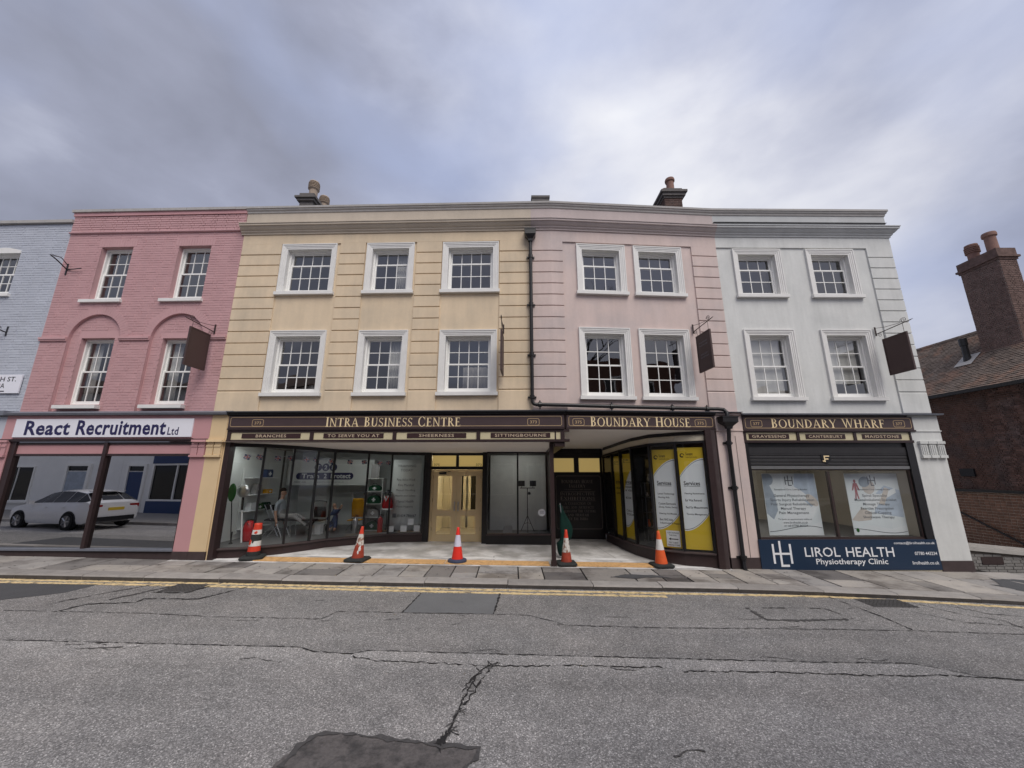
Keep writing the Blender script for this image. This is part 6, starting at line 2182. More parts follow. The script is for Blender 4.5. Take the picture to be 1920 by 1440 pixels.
# clinic posters
def clinic_poster(label, s0, lines, kind):
    t = thing('window_poster', label, 'poster', F2, (s0, .18, .46), 'large clinic posters in the shop window')
    w, z0, z1, d = 1.375, .455, 1.965, .18
    MB().box(s0, s0 + w, d, d + .008, z0, z1).build('sheet', 'poster_pale', t)
    x0, x1 = s0 + .006, s0 + w - .006

    def shape(pts, m_, e, nm):
        pl = clip_poly([(s0 + p[0] * w, z0 + p[1] * (z1 - z0)) for p in pts], x0, x1, z0 + .006, z1 - .006)
        if len(pl) > 2:
            MB().poly([(x, d - e, z) for x, z in pl]).build(nm, m_, t)

    def ell(cx_, cz_, rx_, rz_, rot=0, n=26):
        return [(cx_ + rx_ * cos(2 * pi * i / n) * cos(rot) - rz_ * sin(2 * pi * i / n) * sin(rot), cz_ + rx_ * cos(2 * pi * i / n) * sin(rot) + rz_ * sin(2 * pi * i / n) * cos(rot)) for i in range(n)]
    if kind == 0:
        shape([(0, .35), (.12, .25), (.22, .40), (.20, .62), (.12, .80), (.14, .90), (.06, 1.0), (0, 1.0)], 'poster_shadow', .001, 'printed_figure')
        shape(ell(.10, .90, .10, .10), 'poster_shadow', .0014, 'printed_figure')
        shape([(.62, 1), (.98, 1), (1, .55), (.85, .45), (.66, .62), (.58, .8)], 'poster_blue', .001, 'printed_figure')
        shape(ell(.62, .68, .24, .07, -.5), 'poster_white', .0018, 'printed_figure')
        shape(ell(.88, .56, .13, .07, -.7), 'poster_skin', .0022, 'printed_figure')
        shape([(0.02, 0), (.3, .08), (.6, .10), (1, .22), (1, 0)], 'poster_white', .001, 'printed_wave')
        shape([(.25, .15), (.8, .2), (.95, .45), (.7, .6), (.4, .5)], 'poster_white', .0008, 'printed_figure')
    else:
        shape([(.45, .35), (.98, .28), (1, .72), (.72, .80), (.55, .68)], 'poster_blue', .001, 'printed_figure')
        shape(ell(.36, .86, .11, .085, .3), 'poster_shadow', .0022, 'printed_figure')
        shape(ell(.42, .78, .12, .12, .2), 'poster_skin', .0016, 'printed_figure')
        shape([(.30, .66), (.62, .66), (.92, .76), (.92, .68), (.62, .55), (.45, .40), (.30, .48)], 'poster_white', .0018, 'printed_figure')
        shape([(.66, .48), (.80, .74), (.72, .77), (.56, .50)], 'poster_skin', .0024, 'printed_figure')
        shape([(0, .24), (.22, .44), (.40, .36), (.36, .24), (.12, .22)], 'poster_skin', .0012, 'printed_figure')
        shape([(0, .06), (.3, .16), (.7, .10), (1, .16), (1, 0), (0, 0)], 'poster_white', .001, 'printed_wave')
        shape(ell(.175, .87, .022, .03), 'poster_red', .003, 'printed_figure')
        shape([(.14, .84), (.21, .84), (.25, .72), (.225, .72), (.195, .79), (.20, .66), (.215, .58), (.19, .58), (.175, .66), (.16, .58), (.135, .58), (.15, .66), (.155, .79), (.125, .72), (.10, .72)], 'poster_red', .0026, 'printed_figure')
    ink = MB()
    clinic_mark(ink, s0 + .58, z1 - .31, .26, d - .004)
    ink.flat(fit_text('Exceptional Care, Lasting Results', s0 + .28, s0 + 1.12, .05, bold=.006), (0, d - .004, z1 - .43))
    z = z1 - .60
    for body, wd in lines:
        ink.flat(fit_text(body, s0 + .70 - wd / 2, s0 + .70 + wd / 2, .082, bold=.004), (0, d - .004, z))
        z -= .105
    if kind == 0:
        for body, wd in (('To book an appointment online at', .86), ('www.lirolhealth.co.uk', .62), ('or call 07780 443234', .6)):
            z -= .01
            ink.flat(fit_text(body, s0 + .70 - wd / 2, s0 + .70 + wd / 2, .05, bold=.004), (0, d - .004, z - .02))
            z -= .065
    n = 30
    wave = [(s0 + .02 + (w - .04) * i / n, z0 + .12 + .10 * sin(-.9 + 3.6 * i / n) * (1 if kind == 0 else -.8) * (i / n * .6 + .5)) for i in range(n + 1)]
    for i in range(n):
        (xa, za), (xb, zb_) = wave[i], wave[i + 1]
        ink.poly([(xa, d - .003, za), (xb, d - .003, zb_), (xb, d - .003, zb_ + .014), (xa, d - .003, za + .014)])
    ink.build('lettering', 'print_grey', t)
    if kind == 1:
        MB().poly([(s0 + .10 + .04 * cos(2 * pi * i / 16), d - .0035, z0 + .12 + .05 * sin(2 * pi * i / 16)) for i in range(16)]).build('printed_badge', 'plastic_green', t)
    hk = MB()
    for q in (.15, w - .15):
        hk.tube([(s0 + q, d + .004, z1), (s0 + q, d + .004, 2.7)], .003, 4)
    hk.build('hanging_wire', 'grey_metal', t)


clinic_poster('pale poster listing General Physiotherapy in the left half of the clinic window', .51, [('General Physiotherapy', .92), ('Sports Injury Rehabilitation', 1.12), ('Post Surgical Rehabilitation', 1.12), ('Manual Therapy', .64), ('Pain Management', .76)], 0)
clinic_poster('pale poster listing Spinal Specialist in the right half of the clinic window', 2.66, [('Spinal Specialist', .64), ('Musculoskeletal Specialist', 1.08), ('Massage Therapy', .68), ('Exercise Prescription', .84), ('Clinical Cupping', .68), ('Shockwave Therapy', .80)], 1)

# ------------------------------------------------------------------ things inside the training shop
bn = thing('wall_banner', 'white banner reading Train 2 Protect on the back wall of the training shop', 'banner', FW, (-6.5, 13.6, 1.6))
MB().box(-7.72, -4.75, 13.58, 13.60, 1.56, 2.42).build('sheet', 'room_white', bn)
mb = MB()
pl = []
for i in range(13):
    a = radians(90 + 180 * i / 12)
    pl.append((-7.30 + .115 * cos(a), 1.865 + .115 * sin(a)))
for i in range(13):
    a = radians(-90 + 180 * i / 12)
    pl.append((-5.56 + .115 * cos(a), 1.865 + .115 * sin(a)))
mb.poly([(p[0], 13.575, p[1]) for p in pl])
for cx_ in (-6.68, -6.42, -6.16):
    mb.poly([(cx_ + .13 * cos(2 * pi * i / 20), 13.574, 2.16 + .13 * sin(2 * pi * i / 20)) for i in range(20)])
mb.build('roundel', 'sign_navy_ink', bn)
mb = MB().flat(fit_text('Train', -7.22, -6.62, .16, bold=.02), (0, 13.572, 1.79)).flat(fit_text('2', -6.46, -6.36, .16, bold=.02), (0, 13.572, 1.79)).flat(fit_text('Protect', -6.22, -5.54, .16, bold=.02), (0, 13.572, 1.79))
for c_, x in (('T', -6.68), ('2', -6.42), ('P', -6.16)):
    mb.flat(fit_text(c_, x - .05, x + .05, .14, bold=.02), (0, 13.572, 2.09))
mb.build('lettering', 'print_white', bn)
MB().flat(fit_text('www.train2protect.co.uk', -6.75, -5.75, .05), (0, 13.575, 1.64)).flat(fit_text('FIRST AID', -7.45, -7.05, .05), (0, 13.575, 1.64)).build('lettering', 'print_grey', bn)

pd = thing('training_paddle', 'green oval sign on a black pole behind the leftmost pane', 'sign', FW, (-7.42, 10.75, .165))
o = MB().lathe([(.003, -.02), (.10, -.018), (.118, 0), (.10, .018), (.003, .02)], (0, 0, 0), 24)
o.v = [(-7.54 + v[0] * .95, 10.75 + v[2], 1.465 + v[1] * 2.0) for v in o.v]
o.build('disc', 'plastic_green', pd)
MB().tube([(-7.53, 10.76, 1.30), (-7.47, 10.76, .9), (-7.38, 10.76, .17)], .012, 8).lathe([(.05, 0), (.045, .02), (.015, .05), (.015, .3)], (-7.38, 10.76, .166), 12).build('pole', 'iron_black', pd)
mr = thing('convex_mirror', 'round silvery mirror on a white pole inside the training shop', 'mirror', FW, (-7.2, 10.9, .165))
o = MB().lathe([(.172, 0), (.176, .012), (.16, .035), (.12, .058), (.06, .074), (.004, .08)], (0, 0, 0), 28)
o.v = [(-7.345 + v[0], 10.9 - v[2], 1.50 + v[1]) for v in o.v]
o.build('dish', 'steel', mr, smooth=True)
MB().tube([(-7.33, 10.91, 1.33), (-7.31, 10.91, 1.0)], .03, 8).build('collar', 'iron_black', mr)
MB().tube([(-7.31, 10.91, 1.02), (-7.2, 10.91, .17)], .02, 8).build('pole', 'print_white', mr)

shf = thing('wall_shelves', 'glass wall shelves with green first aid boxes at the left of the training shop', 'shelves', FW, (-7.7, 12.1, .3))
for z in (.40, .89, 1.34, 1.82):
    MB().box(-7.79, -7.52, 11.5, 12.75, z, z + .02).build('shelf', 'print_white', shf)
MB().box(-7.795, -7.77, 11.45, 12.8, .3, 2.1).build('back_panel', 'room_white', shf)
for (y, z, w_, h_, m_, lb, nm) in ((11.65, .911, .22, .22, 'poster_white', 'white first aid sign on the lowest-but-one shelf', 'safety_sign'), (11.95, .911, .26, .16, 'plastic_green', 'green first aid kit in the middle of the shelf', 'first_aid_kit'), (12.35, .911, .24, .18, 'bag_green', 'dark green first aid kit at the right of the shelf', 'first_aid_kit'),
                               (11.8, 1.361, .22, .30, 'trousers', 'grey box on the upper shelf', 'box'), (12.35, 1.361, .24, .12, 'jacket_yellow', 'yellow box on the upper shelf', 'box'), (12.2, 1.841, .3, .24, 'opp_blue', 'blue framed picture on the top shelf', 'picture'), (11.8, .421, .2, .22, 'bag_green', 'dark green kit on the lowest shelf', 'first_aid_kit')):
    o = MB().box(-7.72, -7.56, y, y + w_, z, z + h_ * .86).box(-7.71, -7.57, y + .01, y + w_ - .01, z + h_ * .862, z + h_).build(nm, m_, None, FW, (-7.64, y, z))
    tag(o, lb, 'box')
    MB().box(-7.559, -7.556, y + w_ * .4, y + w_ * .6, z + h_ * .2, z + h_ * .7).box(-7.559, -7.556, y + w_ * .25, y + w_ * .39, z + h_ * .36, z + h_ * .54).box(-7.559, -7.556, y + w_ * .61, y + w_ * .75, z + h_ * .36, z + h_ * .54).build('cross', 'print_white', o)
rb = MB().lathe([(.13, 0), (.15, .05), (.155, .3), (.13, .46), (.08, .52), (.05, .53)], (-7.2, 11.15, .167), 16).build('red_bag', 'plastic_red', None, FW, (-7.2, 11.15, .167), smooth=True)
tag(rb, 'red rounded bag on the floor behind the banded cone', 'bag')
MB().tube([(-7.26, 11.0, .6), (-7.2, 10.98, .72), (-7.14, 11.0, .6)], .01, 6).build('strap', 'iron_black', rb)


def folding_chair(label, x, y, rz, m='iron_black'):
    t = thing('folding_chair', label, 'chair', Fr(x, y, rz), (0, 0, .166), 'folding chairs in the training shop')
    MB().box(-.2, .2, -.2, .2, .60, .63).build('seat', m, t)
    MB().box(-.21, -.18, -.19, .19, .90, 1.06).build('backrest', m, t)
    for yy in (-.2, .2):
        MB().tube([(-.24, yy, 1.06), (.2, yy, .168)], .012, 6).build('leg', 'steel', t)
        MB().tube([(.15, yy, .61), (-.22, yy, .168)], .012, 6).build('leg', 'steel', t)
    return t


folding_chair('black folding chair behind the seated figure', -7.15, 12.15, 0.3)
folding_chair('black folding chair under the seated figure', -6.86, 12.0, 0.0)
tbl = thing('folding_stretcher', 'low folding trestle with thin steel legs in front of the seated figure', 'stretcher', FW, (-6.4, 12.0, .166))
MB().box(-6.62, -5.85, 11.85, 12.2, .60, .635).build('top', 'iron_black', tbl)
for xx in (-6.5, -5.95):
    for yy in (11.88, 12.17):
        MB().tube([(xx, yy, .60), (xx + .05, yy, .168)], .012, 6).build('leg', 'steel', tbl)

# seated figure: one skinned body
def skin_body(name, joints, edges, m, parent, org, sub=2):
    me = bpy.data.meshes.new(name)
    me.from_pydata([(p[0] - org[0], p[1] - org[1], p[2] - org[2]) for p, r_ in joints], edges, [])
    o = bpy.data.objects.new(name, me)
    COL.objects.link(o)
    o.modifiers.new('skin', 'SKIN')
    for i, (p, r_) in enumerate(joints):
        o.data.skin_vertices[0].data[i].radius = r_ if isinstance(r_, tuple) else (r_, r_)
    o.data.skin_vertices[0].data[0].use_root = True
    sm = o.modifiers.new('sub', 'SUBSURF')
    sm.levels = sub
    sm.render_levels = sub
    dg = bpy.context.evaluated_depsgraph_get()
    me2 = bpy.data.meshes.new_from_object(o.evaluated_get(dg))
    bpy.data.objects.remove(o)
    me2.name = name
    me2.materials.clear()
    me2.materials.append(M[m])
    for p in me2.polygons:
        p.use_smooth = True
    o2 = bpy.data.objects.new(name, me2)
    COL.objects.link(o2)
    o2.parent = parent
    OFFS[o2.name] = org
    ROOTM[o2.name] = ROOTM[parent.name]
    return o2


px_, py_, hz = -6.88, 12.0, .74
PE = thing('person', 'figure in grey t-shirt and trousers sitting upright with legs stretched out, arm hanging down', 'person', FW, (px_, py_, .166))
org = (px_, py_, .166)
J = [((px_, py_, hz), (.13, .10)), ((px_ - .01, py_, hz + .16), (.125, .095)), ((px_ - .02, py_, hz + .32), (.135, .10)), ((px_ - .01, py_, hz + .43), (.10, .08)), ((px_ + .0, py_, hz + .50), .05), ((px_ + .015, py_, hz + .555), .052),
     ((px_ + .02, py_, hz + .64), (.082, .072)), ((px_ + .015, py_, hz + .73), (.080, .070)), ((px_ + .01, py_, hz + .785), .045)]
E_ = [(0, 1), (1, 2), (2, 3), (3, 4), (4, 5), (5, 6), (6, 7), (7, 8)]


def limb(start, pts):
    prev = start
    for p, r_ in pts:
        J.append((p, r_))
        E_.append((prev, len(J) - 1))
        prev = len(J) - 1
    return prev


for sgn in (-1, 1):
    yy = py_ + sgn * .20
    hnd = limb(2, [((px_ - .02, py_ + sgn * .13, hz + .38), .07), ((px_ - .02, yy, hz + .36), .055), ((px_ - .03, yy + sgn * .02, hz + .10), .043), ((px_ + .02, yy + sgn * .01, hz - .12), .032), ((px_ + .035, yy, hz - .17), (.034, .02))])
    for k, (dx, ln) in enumerate(((.030, .075), (.010, .085), (-.010, .08), (-.028, .065))):
        limb(hnd, [((px_ + .035 + dx, yy, hz - .205), .010), ((px_ + .04 + dx, yy, hz - .205 - ln * .5), .009), ((px_ + .05 + dx, yy - sgn * .01, hz - .205 - ln), .007)])
    limb(hnd, [((px_ + .075, yy - sgn * .01, hz - .17), .011), ((px_ + .088, yy - sgn * .015, hz - .205), .009)])
    kz = hz + .0
    limb(0, [((px_ + .08, py_ + sgn * .09, hz - .02), .088), ((px_ + .45, py_ + sgn * .11, kz), .062), ((px_ + .66, py_ + sgn * .12, hz - .12), .052), ((px_ + .84, py_ + sgn * .12, hz - .26), .036), ((px_ + .93, py_ + sgn * .13, hz - .24), .032), ((px_ + .97, py_ + sgn * .13, hz - .16), .026)])
body = skin_body('body', J, E_, 'skin', PE, org)
# clothing materials on the body by region, plus hair
body.data.materials.append(M['shirt_grey'])
body.data.materials.append(M['trousers'])
body.data.materials.append(M['iron_black'])
for p in body.data.polygons:
    c = p.center
    x, y, z = c.x, c.y, c.z + .166 - hz
    if x > .86:
        p.material_index = 3
    elif x > .06 and z < .2 or z < .07 and abs(y) < .19 and x > -.2 and z > -.1:
        p.material_index = 2
    elif .06 <= z < .47 and not (abs(y) > .16 and z < .16):
        p.material_index = 1
hr = MB().sphere((px_ + .0, py_, hz + .735), (.092, .082, .075), 14, 10)
hr.v = [v for v in hr.v]
hr.build('hair', 'hair', PE, smooth=True)
MB().tube([(px_ + .095, py_, hz + .655), (px_ + .113, py_, hz + .635), (px_ + .095, py_, hz + .62)], [.010, .014, .008], 6).build('nose', 'skin', PE, smooth=True)
for sgn in (-1, 1):
    MB().sphere((px_ + .088, py_ + sgn * .03, hz + .665), .010, 8, 6).build('eye', 'print_black', PE)
    MB().sphere((px_ + .01, py_ + sgn * .078, hz + .645), (.018, .008, .028), 8, 6).build('ear', 'skin', PE)
MB().box(px_ + .088, px_ + .096, py_ - .022, py_ + .022, hz + .592, hz + .600).build('mouth', 'poster_red', PE)

# evacuation chairs and other stock
def evac_chair(label, x, y, m, h=1.2, cloth=None):
    t = thing('evacuation_chair', label, 'chair', FW, (x, y, .166), 'evacuation chairs in the training shop')
    for sx in (-.19, .19):
        MB().tube([(x + sx, y + .1, .35), (x + sx, y + .05, .8), (x + sx, y, h)], .014, 6).build('frame_tube', 'steel', t)
        MB().tube([(x + sx, y - .3, .25), (x + sx, y + .1, .40), (x + sx, y + .32, .26)], .012, 6).build('skid', 'iron_black', t)
        w_ = MB().tube([(x + sx - .015, y + .2, .265), (x + sx + .015, y + .2, .265)], .10, 14).build('wheel', 'tyre', t)
    MB().tube([(x - .19, y, h), (x - .22, y - .06, h + .05), (x, y - .09, h + .07), (x + .22, y - .06, h + .05), (x + .19, y, h)], .014, 6).build('handle', 'iron_black', t)
    MB().box(x - .19, x + .19, y - .28, y + .1, .52, .55).build('seat', m, t)
    bk = MB()
    n = 8
    for i in range(n + 1):
        f = i / n
        bulge = .03 * sin(pi * f)
        ww = .19 - .05 * max(0, f - .75) * 4 * .5
        bk.v += [(x - ww, y + .07 - .06 * f - bulge, .60 + (h - .72) * f), (x + ww, y + .07 - .06 * f - bulge, .60 + (h - .72) * f), (x + ww, y + .10 - .06 * f, .60 + (h - .72) * f), (x - ww, y + .10 - .06 * f, .60 + (h - .72) * f)]
    for i in range(n):
        for j in range(4):
            bk.f.append((i * 4 + j, i * 4 + (j + 1) % 4, i * 4 + 4 + (j + 1) % 4, i * 4 + 4 + j))
    bk.f += [(3, 2, 1, 0), (n * 4, n * 4 + 1, n * 4 + 2, n * 4 + 3)]
    bk.build('backrest', m, t, smooth=True)
    return t


evac_chair('evacuation chair with an orange-yellow back beside the first aid bags', -4.93, 12.85, 'jacket_yellow', 1.30)
evac_chair('black evacuation chair behind the middle panes of the training shop', -6.08, 12.75, 'iron_black', 1.05)
bk_ = MB()
for i in range(9):
    bk_.box(-6.03, -5.80, 12.30, 12.31, .20 + i * .03, .222 + i * .03)
    bk_.box(-6.03, -6.02, 12.31, 12.52, .20 + i * .03, .222 + i * .03).box(-5.81, -5.80, 12.31, 12.52, .20 + i * .03, .222 + i * .03)
for i in range(8):
    bk_.box(-6.03 + i * .031, -6.015 + i * .031, 12.305, 12.315, .168, .47)
o = bk_.box(-6.03, -5.80, 12.31, 12.52, .168, .19).build('wire_basket', 'print_white', None, FW, (-5.92, 12.4, .168))
tag(o, 'small white basket on the floor of the training shop', 'basket')
dm = thing('training_dummy', 'small training dummy in a blue vest propped between the two evacuation chairs', 'dummy', FW, (-5.6, 12.8, .2))
dorg = (-5.6, 12.8, .2)
DJ = [((-5.58, 12.8, .55), (.10, .08)), ((-5.60, 12.8, .75), (.11, .08)), ((-5.63, 12.8, .88), .05), ((-5.65, 12.78, .97), (.075, .07)), ((-5.66, 12.77, 1.04), .04), ((-5.45, 12.74, .85), .045), ((-5.35, 12.66, 1.0), .03), ((-5.72, 12.7, .7), .045), ((-5.76, 12.6, .55), .03), ((-5.52, 12.7, .38), .06), ((-5.5, 12.6, .22), .045), ((-5.66, 12.7, .38), .06), ((-5.68, 12.6, .22), .045)]
b_ = skin_body('body', DJ, [(0, 1), (1, 2), (2, 3), (3, 4), (1, 5), (5, 6), (1, 7), (7, 8), (0, 9), (9, 10), (0, 11), (11, 12)], 'skin', dm, dorg, 1)
b_.data.materials.append(M['opp_blue'])
for p in b_.data.polygons:
    if p.center.z < .66 and p.center.z > .12:
        p.material_index = 1


def extinguisher(label, x, y, m):
    t = thing('fire_extinguisher', label, 'fire extinguisher', FW, (x, y, .166), 'fire extinguishers in the training shop')
    smooth_by_angle(MB().lathe([(.075, 0), (.08, .02), (.08, .36), (.065, .42), (.025, .45), (.022, .48)], (x, y, .167), 16).build('cylinder', m, t))
    MB().box(x - .015, x + .10, y - .012, y + .012, .655, .675).box(x - .015, x + .08, y - .012, y + .012, .69, .705).build('lever', 'iron_black', t)
    MB().tube([(x - .02, y, .65), (x - .09, y - .03, .6), (x - .10, y - .04, .35)], .010, 6).build('hose', 'iron_black', t)


extinguisher('silver fire extinguisher behind the dirty peeling cone', -4.85, 12.55, 'steel')
extinguisher('red fire extinguisher beside the first aid bags', -4.14, 12.75, 'plastic_red')
cab = thing('bag_cabinet', 'tall narrow white shelf unit holding four first aid bags', 'shelves', FW, (-4.5, 13.2, .166))
cm = MB().box(-4.80, -4.78, 13.05, 13.4, .167, 1.80).box(-4.26, -4.24, 13.05, 13.4, .167, 1.80).box(-4.78, -4.26, 13.38, 13.4, .167, 1.80)
cm.build('carcass', 'room_white', cab)
for z in (.17, .56, .98, 1.38, 1.78):
    MB().box(-4.78, -4.26, 13.05, 13.379, z, z + .018).build('shelf', 'room_white', cab)
for z, m_, lb in ((.19, 'bag_green', 'dark green first aid bag on the bottom shelf of the cabinet'), (.58, 'trousers', 'grey-purple first aid bag on the second shelf of the cabinet'), (1.0, 'bag_green', 'dark green first aid bag on the third shelf of the cabinet'), (1.40, 'bag_green', 'small dark green bag on the top shelf of the cabinet')):
    h_ = .26 if z < 1.3 else .18
    mb = MB()
    n = 14
    pr2 = [(-.19, 0), (.19, 0)] + [(.19 * cos(pi * i / n), h_ * .45 + h_ * .55 * sin(pi * i / n)) for i in range(n + 1)]
    o = mb.prism([(-4.52 + p[0], 13.08, z + p[1]) for p in pr2], (0, .2, 0)).build('first_aid_bag', m_, None, FW, (-4.52, 13.18, z))
    tag(o, lb, 'bag', 'first aid bags in the cabinet')
    MB().tube([(-4.60, 13.1, z + h_ * .9), (-4.58, 13.1, z + h_ + .05), (-4.46, 13.1, z + h_ + .05), (-4.44, 13.1, z + h_ * .9)], .008, 5).build('handle', 'iron_black', o)
    MB().box(-4.545, -4.495, 13.074, 13.079, z + h_ * .25, z + h_ * .7).box(-4.58, -4.546, 13.074, 13.079, z + h_ * .4, z + h_ * .55).box(-4.494, -4.46, 13.074, 13.079, z + h_ * .4, z + h_ * .55).build('cross', 'print_white', o)
MB_ = MB().box(-4.68, -4.40, 13.1, 13.12, 1.80, 2.25)
o = MB_.box(-4.66, -4.42, 13.094, 13.099, 1.84, 2.22).build('framed_picture', 'trousers', None, FW, (-4.54, 13.1, 1.8))
tag(o, 'grey picture standing on top of the bag cabinet', 'picture')
# red and white festive hat and coat hung on a stand
st = thing('costume_stand', 'red and white costume hanging on a stand next to the last mullion', 'costume', FW, (-4.0, 12.9, .166))
MB().tube([(-4.0, 12.92, .168), (-4.0, 12.92, 1.36)], .014, 6).lathe([(.14, 0), (.13, .02), (.02, .04)], (-4.0, 12.92, .167), 14).build('stand', 'iron_black', st)
MB().lathe([(.15, .84), (.17, .95), (.14, 1.1), (.10, 1.2), (.05, 1.26)], (-4.0, 12.92, 0), 16).build('coat', 'plastic_red', st, smooth=True)
MB().tube([(-4.08, 12.80, 1.26), (-4.02, 12.76, 1.10), (-3.96, 12.80, 1.26)], .022, 8).lathe([(.172, .82), (.18, .845), (.172, .87)], (-4.0, 12.92, 0), 16).build('trim', 'print_white', st, smooth=True)
MB().lathe([(.13, 1.34), (.12, 1.36), (.06, 1.38), (.05, 1.44)], (-4.0, 12.92, 0), 16).build('hat', 'iron_black', st, smooth=True)
# hung course poster and white cards
cpz = thing('course_poster', 'large white text poster hanging in the pane left of the cream doors', 'poster', FW, (-3.45, 13.0, .2))
n = 10
bw_ = MB()
for i in range(n + 1):
    f = i / n
    yy = 13.0 + .015 * sin(f * 9)
    bw_.v += [(-3.92, yy, .2 + 2.2 * f), (-3.0, yy, .2 + 2.2 * f)]
bw_.f = [(2 * i, 2 * i + 1, 2 * i + 3, 2 * i + 2) for i in range(n)]
o = bw_.build('sheet', 'room_white', cpz, smooth=True)
o.modifiers.new('thickness', 'SOLIDIFY').thickness = .003
ink = MB()
for k, (body, z, w_) in enumerate((('TRAINING', 2.16, .6), ('TODAY', 2.02, .4), ('First Aid at Work', 1.72, .6), ('Fire Marshal', 1.55, .5), ('Manual Handling', 1.38, .62), ('Health and Safety', 1.21, .66), ('Mental Health', 1.04, .55), ('Food Hygiene', .87, .52))):
    ink.flat(fit_text(body, -3.46 - w_ / 2, -3.46 + w_ / 2, .075), (0, 12.965, z))
ink.flat(fit_text('01634 786667', -3.68, -3.08, .08, bold=.015), (0, 12.965, .60)).poly([(-3.84, 12.965, .58), (-3.73, 12.965, .58), (-3.73, 12.965, .70), (-3.84, 12.965, .70)])
ink.build('lettering', 'print_grey', cpz)
for (a, b, c, e, lb) in ((-3.78, -3.64, .21, .38, 'leftmost white card standing on the window sill left of the doors'), (-3.44, -3.25, .21, .39, 'second white card from the left on the window sill by the doors'), (-3.23, -3.05, .41, .585, 'white card raised above the others in the window by the doors'), (-3.04, -2.86, .21, .39, 'rightmost white card on the window sill next to the doors')):
    o = MB().add([(x_, 12.56 + (a + 3.3) * .12 + q + (z_ - c) * .1, z_) for q in (0, .004) for x_, z_ in ((a, c), (b, c), (b, e), (a, e))], [(0, 1, 2, 3), (7, 6, 5, 4), (0, 4, 5, 1), (1, 5, 6, 2), (2, 6, 7, 3), (3, 7, 4, 0)]).build('sill_card', 'print_white', None, FW, (a, 12.6, c))
    tag(o, lb, 'card', 'white cards in the window')

# flag bunting inside the glass
bt = thing('flag_bunting', 'string of small red white and blue flags across the training shop window', 'bunting', FW, (-6.3, 10.6, 2.5))
B0 = [(-7.0, 10.02), (-6.42, 10.32), (-5.84, 10.74), (-5.40, 11.2), (-5.08, 11.6), (-4.30, 12.1), (-3.72, 12.42)]
cord = []
flag_i = 0
for i in range(len(B0) - 1):
    a, b = Vector(B0[i]), Vector(B0[i + 1])
    top = 2.60 - .05 * ((a.y + b.y) / 2 - 9.9)
    for j in range(9):
        f = j / 8
        p = a.lerp(b, f)
        cord.append((p.x, p.y, top - .06 - .10 * sin(pi * f)))
    for f in ((.3, .72) if (b - a).length > .6 else (.5,)):
        p = a.lerp(b, f)
        t_ = (b - a).normalized()
        z = top - .07 - .10 * sin(pi * f)
        rot_ = rnd.uniform(-.4, .4)
        e1 = Vector((t_.x * cos(rot_), t_.y * cos(rot_), sin(rot_)))
        e2 = Vector((-t_.x * sin(rot_), -t_.y * sin(rot_), cos(rot_)))
        o3 = Vector((p.x, p.y, z))

        def Q(u, v, k=0.0):
            r_ = o3 + e1 * u + e2 * v + Vector((t_.y, -t_.x, 0)) * k
            return tuple(r_)
        fo = MB().add([Q(-.07, 0), Q(.07, 0), Q(.07, -.12), Q(-.07, -.12)], [(0, 1, 2, 3)]).build('flag', 'opp_blue', bt)
        fo.modifiers.new('thickness', 'SOLIDIFY').thickness = .002
        cr = MB()
        for k, (w1, m_) in enumerate(((.034, 'print_white'), (.017, 'plastic_red'))):
            e = .004 + .002 * k
            mm = MB()
            mm.add([Q(-w1 / 2, 0, e), Q(w1 / 2, 0, e), Q(w1 / 2, -.12, e), Q(-w1 / 2, -.12, e)], [(0, 1, 2, 3)])
            mm.add([Q(-.07, -.06 - w1 / 2, e + .0006), Q(.07, -.06 - w1 / 2, e + .0006), Q(.07, -.06 + w1 / 2, e + .0006), Q(-.07, -.06 + w1 / 2, e + .0006)], [(0, 1, 2, 3)])
            if k == 0:
                for sg_ in (-1, 1):
                    mm.add([Q(-.07, -.06 + sg_ * .06, e - .001 * sg_ - .0012), Q(-.055, -.06 + sg_ * .06, e - .001 * sg_ - .0012), Q(.07, -.06 - sg_ * .06, e - .001 * sg_ - .0012), Q(.055, -.06 - sg_ * .06, e - .001 * sg_ - .0012)], [(0, 1, 2, 3)])
            mm.build('flag_cross', m_, fo)
MB().tube(cord, .004, 5).build('cord', 'print_white', bt)

# ---- right-hand display: twin work lamps on a tripod
wl = thing('work_lamp', 'twin work lamps on a tripod in the bare display window right of the doors', 'work lamp', FW, (.5, 12.8, .17))
MB().tube([(.49, 12.8, .60), (.495, 12.8, 1.50)], .014, 8).build('pole', 'iron_brown', wl)
MB().tube([(.25, 12.8, 1.50), (.74, 12.8, 1.50)], .012, 8).build('crossbar', 'iron_brown', wl)
for a in (pi * .15, pi * .85, pi * 1.5):
    MB().tube([(.49, 12.8, .66), (.49 + .24 * cos(a), 12.8 + .2 * sin(a), .175)], .011, 6).build('leg', 'iron_brown', wl)
    MB().tube([(.49, 12.8, .45), (.49 + .13 * cos(a), 12.8 + .11 * sin(a), .40)], .007, 6).build('brace', 'iron_brown', wl)
for xx in (.31, .67):
    h_ = MB().prism([(xx - .10, 12.70, 1.56), (xx + .10, 12.70, 1.56), (xx + .10, 12.70, 1.73), (xx - .10, 12.70, 1.73)], (0, .05, 0)).prism([(xx - .07, 12.75, 1.59), (xx + .07, 12.75, 1.59), (xx + .07, 12.75, 1.70), (xx - .07, 12.75, 1.70)], (0, .08, 0)).build('lamp_head', 'iron_black', wl)
    gd = MB()
    for i in range(5):
        gd.box(xx - .09 + i * .042, xx - .084 + i * .042, 12.68, 12.69, 1.56, 1.73)
    gd.build('guard', 'grey_metal', h_)
    MB().tube([(xx, 12.8, 1.50), (xx, 12.76, 1.56)], .01, 6).build('yoke', 'iron_brown', h_)
